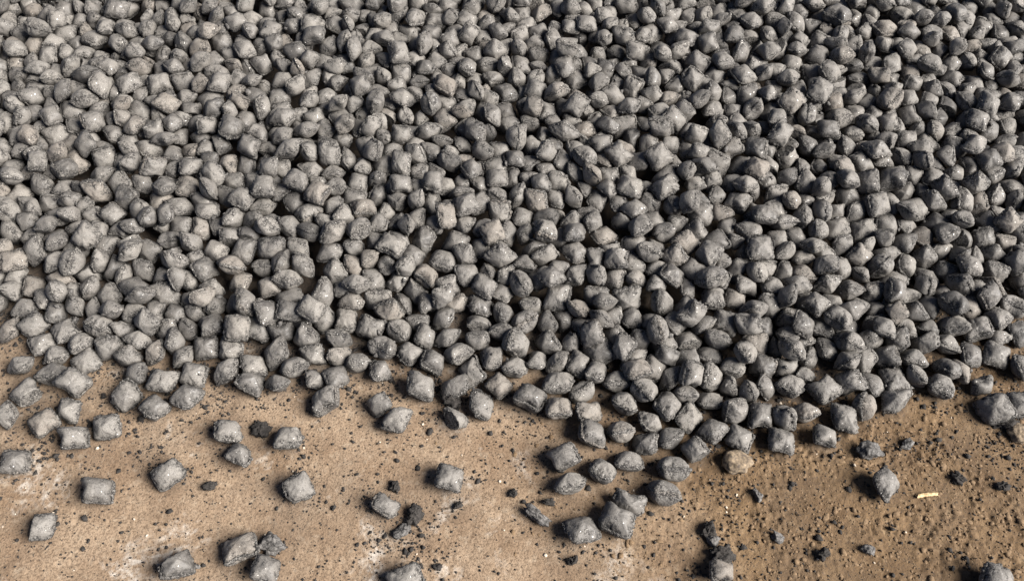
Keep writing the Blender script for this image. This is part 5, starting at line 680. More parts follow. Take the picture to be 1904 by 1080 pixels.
-2120,1922,40,122,0,-54,7,111,-3072,4022,246,62,-29,-66,15,96,3072,4174,232,65,-29,153,27,108,-2304,3766,189,-87,-15,57,2,92,2431,3141,179,32,26,88,27,94,410,3602,235,-147,-23,127,32,104,
2583,3905,257,125,34,-172,7,106,2266,1994,40,4,32,-20,5,101,2581,3843,196,-60,1,-13,10,100,2770,3730,200,22,-42,143,4,99,3500,4394,180,-166,-33,152,1,96,-1730,3780,213,46,44,105,24,99,
-2744,3634,233,-68,64,-122,29,100,-2073,4000,191,158,17,153,4,96,3024,3497,200,163,-5,-158,0,94,-2865,4119,204,-70,-2,60,7,95,188,4187,247,-105,11,-126,7,106,-2847,4226,233,166,-12,33,15,97,
-91,4422,238,34,-31,-143,25,97,-1309,4058,242,118,71,99,1,101,3091,4408,200,-177,-49,-15,20,101,-832,4495,205,-6,53,-135,1,98,-3450,4366,223,-116,-43,-74,12,105,123,4008,186,-100,-65,-94,4,104,
-258,4116,235,80,-11,-95,17,105,1339,3607,237,-169,0,-145,8,105,-2815,3986,215,118,-1,53,22,101,1944,4323,190,94,3,-87,13,91,-491,4360,234,-129,-21,-148,17,94,-2865,2698,121,-26,-5,92,24,101,
-2967,3514,209,130,-37,-173,20,103,36,3624,236,164,42,-109,18,104,543,4004,249,-25,18,-152,4,96,-286,4383,230,-82,-69,-87,20,106,-2072,3908,254,19,2,3,12,106,-727,4231,261,152,-20,8,27,98,
779,3697,191,-109,1,-164,17,94,1474,3826,246,-79,-20,-73,33,92,2376,3782,225,-159,-8,-100,21,94,-2388,2352,136,-88,9,-104,17,96,-1519,3869,214,170,55,114,2,100,-2701,3556,226,44,31,-32,12,106,
2317,2757,182,-27,7,176,0,104,916,3612,221,-70,8,67,22,103,294,4557,170,-28,1,-5,13,92,-2014,4436,205,-83,60,167,23,93,2720,3641,217,21,-4,103,10,99,-3349,3507,206,-98,-80,108,20,99,
213,3842,225,159,26,86,13,101,1238,3862,221,105,-35,-6,31,105,-2766,2869,126,-36,-3,-5,19,95,-3426,3876,218,-123,14,168,7,94,3010,3949,232,176,-10,118,32,102,3401,3840,167,57,3,-96,22,103,
-2206,2065,80,-153,4,-12,13,101,1671,3679,200,-41,57,177,21,106,2706,2445,88,17,32,-27,21,104,383,3802,187,54,-9,-148,11,101,2312,3695,230,74,-26,-161,13,98,2475,2306,72,30,-10,-179,0,102,
-121,3716,216,45,38,-104,11,108,3252,3486,174,90,-33,57,16,100,-626,3578,265,-124,-11,-148,33,102,-1188,3994,242,-139,-10,101,37,96,1731,4276,227,171,26,47,17,107,2282,4132,204,56,-58,-117,23,98,
2269,2141,104,-150,-5,38,21,104,-1987,3700,185,-5,62,-63,18,100,-2316,2420,135,-86,-50,24,6,103,-2572,2579,161,22,-17,73,2,96,-1298,4420,208,-52,14,-100,0,91,4,4225,190,-21,-71,-133,31,107,
1051,4647,184,2,7,-121,22,108,1121,4208,233,11,5,156,20,96,-2318,2505,135,-102,-35,102,4,98,3062,3065,122,179,12,-51,17,98,2476,3722,203,-102,78,-102,2,95,-3112,4304,239,117,46,134,32,102,
208,4438,175,133,4,2,17,100,-95,4191,243,-50,7,108,28,106,2792,2977,160,58,-9,-180,25,106,-2938,4095,198,123,-18,36,17,89,-771,4130,200,173,-49,142,23,93,1868,4026,186,-127,-51,-61,2,109,
2813,4407,228,-19,54,-103,29,112,-2521,2595,113,153,-50,-110,22,100,1767,4032,215,124,-51,150,17,107,170,3746,216,93,50,32,29,105,2125,3815,238,-175,15,67,30,100,1802,4349,224,53,46,119,21,98,
-3471,3973,209,66,-41,180,25,100,2532,4413,198,173,54,-17,7,101,-2373,4108,206,-34,-3,172,18,95,-798,3728,244,-24,18,40,21,97,2814,3363,179,10,4,-164,7,111,-3278,3283,171,-4,-8,159,3,96,
-2224,4206,235,-106,16,-70,31,95,-2759,3022,146,-151,-63,-62,16,99,2816,3464,158,93,5,-80,9,112,-1199,3675,286,154,-13,-71,16,99,-100,4091,183,-62,-3,-62,22,96,-2959,3712,224,-152,40,156,13,96,
-2713,3398,203,72,-25,19,11,106,-3257,3895,229,-33,-23,-137,26,104,-2813,3494,178,-75,52,-171,21,94,2922,3506,228,-61,17,171,18,101,-3134,3990,222,-6,-34,-158,15,89,-2205,4381,233,157,13,11,9,100,
2063,4083,176,57,0,158,3,95,1629,4434,189,113,6,178,2,92,3192,4170,185,4,-33,137,21,99,-1868,3775,194,-136,75,108,9,103,2855,4012,196,-104,23,-167,22,97,2897,3939,212,176,39,96,15,97,
-2520,2870,179,152,64,-167,30,104,3150,3290,154,-85,48,115,4,92,-2456,2933,184,-94,5,-92,15,99,2978,3593,171,108,-69,103,0,97,-441,4112,202,-5,6,-147,5,94,2782,3863,232,130,-30,118,23,99,
-2273,4336,220,41,-27,116,1,111,-2319,3827,235,53,-38,-163,27,102,-3340,4217,240,140,23,-166,12,101,-2015,4340,222,-41,-37,143,17,107,-2737,3986,213,174,0,-82,33,88,-2399,2540,150,20,-6,72,26,109,
2257,4432,229,-14,19,-89,16,100,2802,2857,126,56,-9,39,12,101,492,4218,227,-156,-25,-56,13,112,-2516,4007,235,29,47,10,35,98,1536,4154,191,-156,-4,40,4,112,662,3622,230,-166,35,46,29,104,
1326,4237,210,96,-37,120,34,102,1944,4464,205,-95,-62,-96,26,100,-180,4181,231,-2,25,1,11,98,-2388,2777,154,-108,56,73,14,101,-1361,3909,260,-48,39,-153,0,106,573,4622,181,179,-5,-60,35,104,
-3012,3287,174,74,-26,59,33,105,2040,4360,205,-111,60,-52,14,106,-2232,2330,94,3,2,40,3,102,-530,4423,208,-97,58,-158,18,93,-3118,3470,201,102,43,179,13,98,1124,4034,240,154,-19,-50,24,108,
3423,4131,167,80,-2,-61,31,90,2429,2983,178,-25,16,3,16,104,-394,3790,188,-3,33,-104,1,90,-2613,3406,125,84,-1,-126,34,90,-2922,4005,232,-31,43,-180,18,94,1694,3755,207,-43,-6,-175,19,109,
-612,4367,193,151,-2,-20,23,92,-2824,3777,198,-42,6,8,15,92,-2133,3711,225,-11,-46,-52,8,95,610,4350,249,-120,33,16,3,112,-1091,3600,213,143,-77,163,18,101,2576,4329,210,-24,-9,-118,21,103,
98,4241,237,-177,-55,114,10,108,537,4141,225,-128,2,14,4,98,-3457,4280,188,-179,-22,-120,30,112,-1163,4115,241,-132,-6,-74,17,100,2463,4042,253,173,-9,50,14,105,-1026,4284,214,89,-14,-97,17,97,
404,4200,197,171,63,-96,23,93,3161,4374,220,-42,26,-33,2,102,876,4357,234,13,7,151,26,96,1556,4373,187,164,2,-108,11,98,-1756,3918,227,31,37,121,35,101,1176,4556,185,146,4,-135,9,95,
3028,3382,145,2,-68,136,4,90,374,4326,215,64,33,73,18,97,-1328,4336,240,-110,-26,-165,25,96,2176,4033,233,104,-24,108,6,99,-2734,4455,177,-158,-7,-107,9,106,2657,3193,177,-159,-9,126,19,99,
2356,4322,217,5,40,-47,19,103,-2240,4070,182,109,-9,-90,34,106,-569,4168,208,5,53,165,2,98,-2671,3666,241,-141,13,96,13,102,2087,3746,218,151,-23,6,11,99,2059,4434,204,-79,-36,32,9,98,
1333,3696,236,40,22,-168,28,93,-919,4346,216,131,-60,27,2,99,2413,2750,129,136,-42,49,23,97,-2286,3933,239,151,-27,113,23,101,2972,2832,120,-13,-32,169,32,98,-2157,3964,260,-11,-11,-121,11,112,
-1693,3576,229,-7,-12,-10,13,103,-11,4557,187,-168,-39,128,10,91,-609,3758,256,155,0,-126,22,98,-2476,2122,34,16,-8,136,8,98,830,3826,200,83,15,-119,12,96,-3466,3800,193,-58,22,-4,13,99,
-1730,4454,200,137,60,-92,23,98,653,4464,224,23,0,156,13,100,2633,3096,171,-17,39,130,10,98,74,3965,224,87,70,-1,30,92,-1206,4244,245,-13,-61,-127,27,101,2750,3977,218,-75,40,-70,27,89,
-95,4323,210,19,22,-132,29,100,-1286,4671,186,-54,-5,-150,21,96,-2233,3801,198,74,89,-177,20,90,-282,3701,219,-114,35,77,18,90,3075,3730,196,-140,3,-102,27,95,1116,3898,264,152,11,-19,6,102,
1578,3696,183,-9,-49,138,2,91,-3264,4518,227,98,25,-56,9,100,-3192,3145,161,11,-41,-134,14,105,-2843,2531,121,156,66,-156,2,108,2694,2558,105,-2,-63,70,23,101,2673,4211,205,-155,19,9,12,96,
692,4301,180,153,-63,93,37,89,-1517,4129,238,-4,4,60,2,101,27,4391,240,-40,-36,-9,23,108,-2534,4441,242,-173,-23,77,18,93,2105,4656,183,-176,32,146,24,101,638,3726,223,-34,66,39,35,107,
1882,4429,244,-150,-17,-42,25,100,3259,3784,185,97,-47,-164,26,99,-2544,2500,97,35,3,-108,9,95,2454,4199,205,53,22,4,27,102,-2332,2248,85,159,45,120,11,107,-2212,4300,228,86,31,148,29,88,
207,4373,221,114,25,0,0,104,-1274,3737,242,-129,-59,118,19,104,2639,4080,202,-171,-44,-109,2,106,-3090,3725,238,-25,13,118,17,94,-587,4000,257,101,32,79,4,87,-1830,4236,219,-174,-20,-72,24,96,
-815,3604,200,-129,0,-167,25,96,-1944,4198,219,-95,-47,97,21,103,-919,3994,230,-143,-50,118,6,103,-2547,3405,183,37,18,149,34,105,2987,3701,202,-11,52,-131,35,107,2514,3230,184,25,11,10,24,96,
-1805,4450,188,139,26,-41,20,98,-192,3871,208,174,0,60,19,96,-3148,2858,140,-163,0,55,17,98,2294,2066,65,-74,42,129,20,96,1336,4318,215,169,-15,-87,23,98,-3306,4022,204,-115,4,4,23,103,
-3250,3750,229,179,36,-38,7,89,-808,4432,225,-107,-39,179,26,106,-2579,2147,40,150,-5,21,1,99,-3398,3783,242,8,-22,-127,4,101,1234,3572,205,-141,49,72,32,100,-1908,3651,221,-9,-15,27,24,101,
1810,3769,177,-160,69,72,24,92,130,4093,227,-36,-28,106,7,108,1990,4147,230,169,-18,15,20,96,2744,4319,255,-172,9,19,12,105,2343,2388,135,-122,-8,84,12,98,3466,4322,194,16,58,96,3,102,
3240,3100,130,-30,3,150,27,99,2297,2246,115,73,-27,-100,37,100,818,3614,222,-141,-36,19,14,97,-2121,2123,108,39,-20,143,27,105,388,3935,180,-115,-6,67,21,98,-1072,3668,216,99,-33,-59,0,88,
-911,4199,230,39,-61,137,22,96,-624,4133,252,-100,37,-117,6,101,-710,3797,250,80,26,91,2,97,1225,4235,222,23,9,118,12,100,1151,4306,200,-47,50,6,4,100,1518,3712,230,-178,-2,-8,7,98,
-242,4027,202,141,6,80,33,100,-2234,4523,176,-26,-15,15,13,93,-1095,3867,268,-179,-7,-162,19,112,-140,3628,207,100,-55,115,19,100,1592,4169,239,-7,-18,-157,9,112,2523,2773,169,-156,-1,110,2,96,
2764,3291,137,-79,21,-101,22,102,-1597,3597,253,-9,15,-76,26,104,-1566,4460,196,31,5,66,14,106,-352,3675,240,-30,72,-83,29,98,2780,4224,241,-7,-9,28,4,99,-3069,4612,202,-40,4,-69,20,103,
1175,3692,189,179,39,12,20,99,2586,4098,254,88,-23,-176,14,97,-3152,3406,221,-63,19,95,2,101,232,3642,238,162,-22,121,26,92,2992,4069,234,-171,3,-156,25,89,-1640,3659,229,-90,43,4,5,97,
1911,3869,204,120,-21,24,26,99,-2511,4602,163,91,50,165,32,101,-2680,2103,33,-149,-4,75,14,104,2366,3902,235,30,37,38,21,99,-2833,3582,188,-99,23,105,9,95,-710,4131,239,-79,-48,-59,13,97,
2420,4456,190,-172,-49,-44,19,94,1372,4441,238,118,38,109,8,108,-2750,3159,165,101,-43,171,6,100,3145,4013,206,64,36,-159,15,102,-274,3910,218,132,8,-173,19,100,3265,4167,213,-77,24,-42,22,105,
-1309,3853,269,69,34,175,7,108,-1838,4314,235,4,-32,-84,24,108,-255,3810,234,-136,-24,130,18,103,3126,3587,182,120,3,178,12,98,-394,4226,258,172,17,107,3,100,913,4715,171,86,48,150,32,108,
-2288,2588,142,-112,24,-3,7,105,-1616,3994,242,93,45,101,1,93,-2701,4220,202,-140,-3,-129,37,101,241,3936,227,-165,-21,80,5,98,731,3911,228,60,46,117,9,101,-3235,4226,176,166,0,16,37,97,
2883,3429,186,-141,-42,-64,30,99,-35,3715,218,-30,9,-19,11,99,-1147,4360,253,167,19,-95,37,95,2150,3876,239,-154,22,162,27,108,2242,4298,240,162,-32,27,3,96,-1518,3725,271,5,8,-10,23,100,
-1139,4212,220,-41,60,-110,9,99,1658,4038,222,62,-35,-174,4,96,-1,4117,199,36,1,-17,21,100,414,4087,257,-28,-18,-128,3,102,-3213,3596,180,176,44,-43,10,103,-2373,2013,37,-31,-5,34,23,94,
3083,3815,193,138,19,41,12,100,-2790,3851,254,-16,-6,-1,7,96,-367,3916,223,-169,-44,-99,28,92,754,4335,181,145,-6,-76,0,105,-2979,3907,196,-40,3,154,4,100,1549,3842,246,-63,-48,140,16,100,
686,3819,235,154,-8,-141,21,100,-588,3844,206,126,-1,-100,10,101,3611,3846,179,-20,-53,78,25,98,2683,3847,219,-79,37,2,1,100,126,3889,218,146,50,-32,7,106,2377,2855,159,-161,-43,179,5,100,
-1012,4062,230,97,-21,-67,21,112,2772,3077,151,-77,-35,-94,12,98,2274,2477,101,-170,71,-142,22,92,-2210,1974,39,14,-2,82,15,106,-2466,4454,217,86,-12,-77,34,98,1850,3943,191,43,-44,-21,27,104,
1327,3912,216,87,-40,-170,4,94,968,4307,233,-134,-42,-162,15,100,-481,4036,201,55,3,-54,22,95,2012,3802,238,-16,-5,94,6,108,-858,4250,215,63,9,138,10,100,-762,3670,222,-2,51,-176,1,94,
2968,4345,252,0,13,-63,12,108,-2743,3101,160,162,1,1,34,103,2245,2400,108,-65,49,-52,6,111,-2588,3607,225,-172,-46,30,30,92,-2696,3979,276,19,-33,13,5,106,-2577,2974,105,92,-38,63,31,94,
2569,2639,161,15,-31,-159,21,104,-3457,4454,181,-68,88,53,30,96,2682,2853,180,-10,-22,152,26,108,-2423,2282,84,138,19,-134,12,95,-912,4116,252,-161,3,73,8,108,3447,3579,178,-48,-44,161,0,108,
-2952,4413,237,-7,5,82,2,103,-2873,4591,177,169,36,-68,8,96,-1338,4232,219,128,-10,-158,8,94,616,4125,192,-176,57,-108,19,84,2475,2527,130,-114,-35,22,20,88,1923,4242,165,19,-33,-133,24,95,
2973,3265,173,173,-38,-61,28,103,2367,2561,159,99,-25,103,18,99,-3024,3374,203,-56,-40,122,0,107,1143,3798,231,-38,-68,-150,37,100,-2947,2695,125,-1,31,-111,11,101,1789,4479,176,11,-28,7,4,108,
-1815,4047,201,-113,35,-43,1,102,943,3966,216,-89,42,82,19,103,-2080,4229,204,-168,-55,74,12,96,2678,3582,160,-146,31,-55,29,100,-2440,3912,249,-158,-8,-173,20,96,-653,4299,203,-62,-8,-52,22,96,
2698,4510,195,68,6,-108,11,99,314,4167,194,-149,-38,69,0,109,-2340,2901,168,92,39,-39,20,98,-303,4202,219,21,-28,86,24,94,-2505,3044,190,147,-19,-160,3,109,-3326,3613,207,-25,-46,140,11,99,
2444,2201,99,-10,-3,119,21,112,-29,3800,221,149,-14,82,17,99,2556,3058,122,154,2,134,14,98,522,3573,251,165,35,62,7,107,1056,3870,224,170,40,0,8,95,-1226,4348,281,-61,-12,-158,10,96,
2341,4259,246,-163,-9,-9,19,95,-1985,3973,215,103,-60,92,8,94,2984,4211,211,-83,59,-130,8,94,741,4452,180,-50,2,14,0,112,-2507,4095,210,135,14,-151,34,107,2869,3647,222,118,-29,-119,22,103,
796,3925,229,-96,59,-40,32,93,-202,4311,222,-75,73,153,16,104,-2451,2649,172,-177,10,-60,20,106,436,3684,204,-91,63,-81,10,98,-1089,3923,208,61,0,-73,27,90,-1326,3978,221,-117,-1,-92,27,104,
-3106,4087,194,67,-1,-178,7,100,818,3991,259,23,47,157,17,103,-3227,4376,233,149,-1,20,17,104,2458,3871,227,21,14,-167,7,94,-1281,3590,260,161,9,89,12,111,2570,2834,190,-91,-42,-43,16,97,
-3039,2850,135,-180,21,-103,14,102,962,4089,219,-139,7,-68,3,105,2576,3701,212,-153,-16,-164,36,103,-3348,4308,196,-8,-63,-86,26,88,1430,4006,186,70,22,5,31,112,2686,4133,239,-165,-4,48,22,101,
-2946,3242,156,-169,56,175,27,98,-1837,3915,235,-79,-42,-107,25,93,-2638,4512,210,99,14,140,33,103,-825,4101,264,-172,14,-27,5,104,1384,4116,204,74,58,-55,4,98,-1385,3729,246,18,20,35,7,102,
2886,4446,216,124,6,168,19,95,-2624,4344,238,82,-36,-106,14,107,-2705,3286,185,-160,12,89,16,94,-471,3952,208,-127,10,-57,36,95,2404,2479,112,-46,-24,-101,11,105,1562,3925,236,-113,35,139,3,99,
-2501,3693,183,-44,2,-15,2,100,-2317,4461,206,-82,-31,141,15,101,431,4470,201,98,49,162,21,106,653,4235,189,-179,36,-71,19,97,-196,4589,188,21,-3,151,0,106,-206,4416,250,-154,28,39,1,108,
3412,4388,179,141,4,-20,2,93,1037,3708,205,178,13,-32,5,93,-2893,3464,212,53,18,-82,21,99,3110,3476,155,113,-81,-174,36,93,-2042,3632,212,176,-37,156,12,102,-2642,2839,150,-29,58,-126,32,108,
646,4076,244,-76,-42,-144,1,98,1034,4202,191,-172,48,156,3,90,-3143,4219,211,161,-8,-136,0,104,-2118,1836,38,-59,5,-1,6,97,1304,3808,261,120,-25,38,6,107,3225,4252,249,175,-8,-112,10,112,
284,4316,250,-101,83,154,5,111,2913,3159,195,-27,15,87,17,104,3399,4057,187,18,55,12,16,94,-2504,4317,216,113,-24,-59,33,105,2820,3786,195,123,-59,-57,33,102,-2615,3478,199,-34,33,-55,13,104,
-1624,4373,210,-99,-37,95,19,106,2814,2686,113,-174,56,-120,24,99,-2134,4087,220,-129,13,-13,21,94,-933,3782,214,-76,32,-176,6,92,2599,2974,168,128,30,115,26,110,-765,4025,255,-77,-13,-30,27,102,
3546,3962,181,122,-3,21,22,103,3032,2987,125,-57,15,139,22,101,-2129,3797,214,15,12,-55,2,94,3072,4247,193,-68,3,-35,11,107,-3110,3392,167,-180,-27,-84,9,111,-2550,3262,188,147,21,-13,35,112,
-2348,2183,48,113,-66,121,31,100,-407,4038,205,93,36,-133,31,97,2029,3908,237,136,0,133,6,103,-3464,4191,196,-97,24,-88,11,95,-2252,3661,229,39,32,-70,15,97,-741,3899,226,142,-30,10,3,96,
3293,4454,210,94,-36,-9,24,104,-597,4544,221,-3,6,-104,6,106,467,3925,193,-122,-4,-30,25,94,-3442,3579,181,-7,31,-175,21,110,23,4017,204,105,10,-129,34,102,-3567,3821,185,172,21,-160,26,103,
-2130,4428,167,74,8,-70,31,101,-2738,4371,220,93,47,-18,11,97,1167,4108,238,-13,-11,-29,9,100,2371,4148,197,-117,7,-163,13,92,1771,3864,182,2,-53,-68,5,110,3096,3151,124,-51,16,168,2,97,
-3401,3280,173,171,34,81,10,105,1676,4120,222,172,12,124,14,99,3158,4255,199,-16,36,-61,3,99,-503,3711,217,160,-70,1,33,104,2197,2035,50,-42,43,-92,8,99,3351,4512,195,-100,2,-20,12,108,
-3180,4064,195,-12,67,53,13,97,-2528,3893,252,-123,36,-22,35,101,317,3676,229,-14,-6,140,10,108,2590,3476,167,-102,-47,63,26,94,-3330,4512,205,134,2,-101,10,94,1752,3631,220,85,-16,-157,34,112,
-2959,2783,123,40,-2,22,0,96,-2600,2645,128,-88,-4,170,8,109,824,4283,192,165,43,-121,23,93,955,4197,214,66,-23,-105,25,104,-1660,3781,247,55,37,-47,4,99,1707,4354,159,-150,85,148,30,97,
-2855,3277,207,11,-24,43,25,102,-959,3882,269,-167,-21,-130,16,100,-2201,3882,238,1,-2,-131,9,102,-2340,3658,202,2,52,-97,30,98,1124,3948,196,12,-47,81,36,112,2697,2652,113,179,62,-144,18,102,
2668,4386,252,-6,-15,60,2,100,157,4490,214,-152,-9,33,18,96,2492,2233,49,-119,35,-36,2,103,-2738,4155,250,167,-4,-31,17,96,1070,4104,232,-169,-41,103,8,103,-2785,3348,223,60,7,-41,18,105,
2427,4337,248,-45,26,-49,2,99,3521,3706,167,60,3,-179,16,91,2585,4227,235,-85,-41,-48,0,112,3305,3869,225,-149,-2,11,14,104,2267,4022,245,61,-52,-93,18,112,2909,2975,149,-151,-20,119,21,97,
2523,3677,164,-6,-30,-93,19,102,2189,1834,30,152,73,49,35,100,1358,3769,202,2,-68,139,13,98,-2013,3802,224,145,-12,127,20,85,2751,3176,133,-9,-55,-85,19,102,-1495,4536,199,-39,-4,57,32,102,
-1427,4331,246,-107,-46,-97,17,109,2593,4005,246,-163,-23,87,6,107,-2737,4707,174,175,1,47,18,96,-3010,4074,235,-132,-23,104,14,98,-1425,4178,217,-7,-38,156,8,101,-1084,4174,262,97,23,108,20,100,
2451,2601,166,-179,-25,-14,29,91,-1605,4549,186,34,-1,72,19,101,-2370,3964,264,178,48,85,1,100,3169,4706,186,-142,4,70,10,110,-1945,4432,182,-110,-9,99,14,94,-166,4093,230,75,26,117,25,103,
930,3886,252,-60,1,-33,7,96,3523,4222,177,-129,-1,134,21,92,-1454,3771,217,-139,8,-148,6,99,2030,3738,169,176,-37,96,2,89,-2205,2217,111,-155,6,-79,2,105,-1919,3891,217,-77,59,164,18,96,
2692,2968,159,-13,-2,-99,9,88,1786,4132,239,-153,-14,134,6,111,-815,4638,195,122,-1,-41,7,97,-733,4344,246,-175,-1,-165,2,101,
], float).reshape(-1, 8)
N_SINGLE = 300
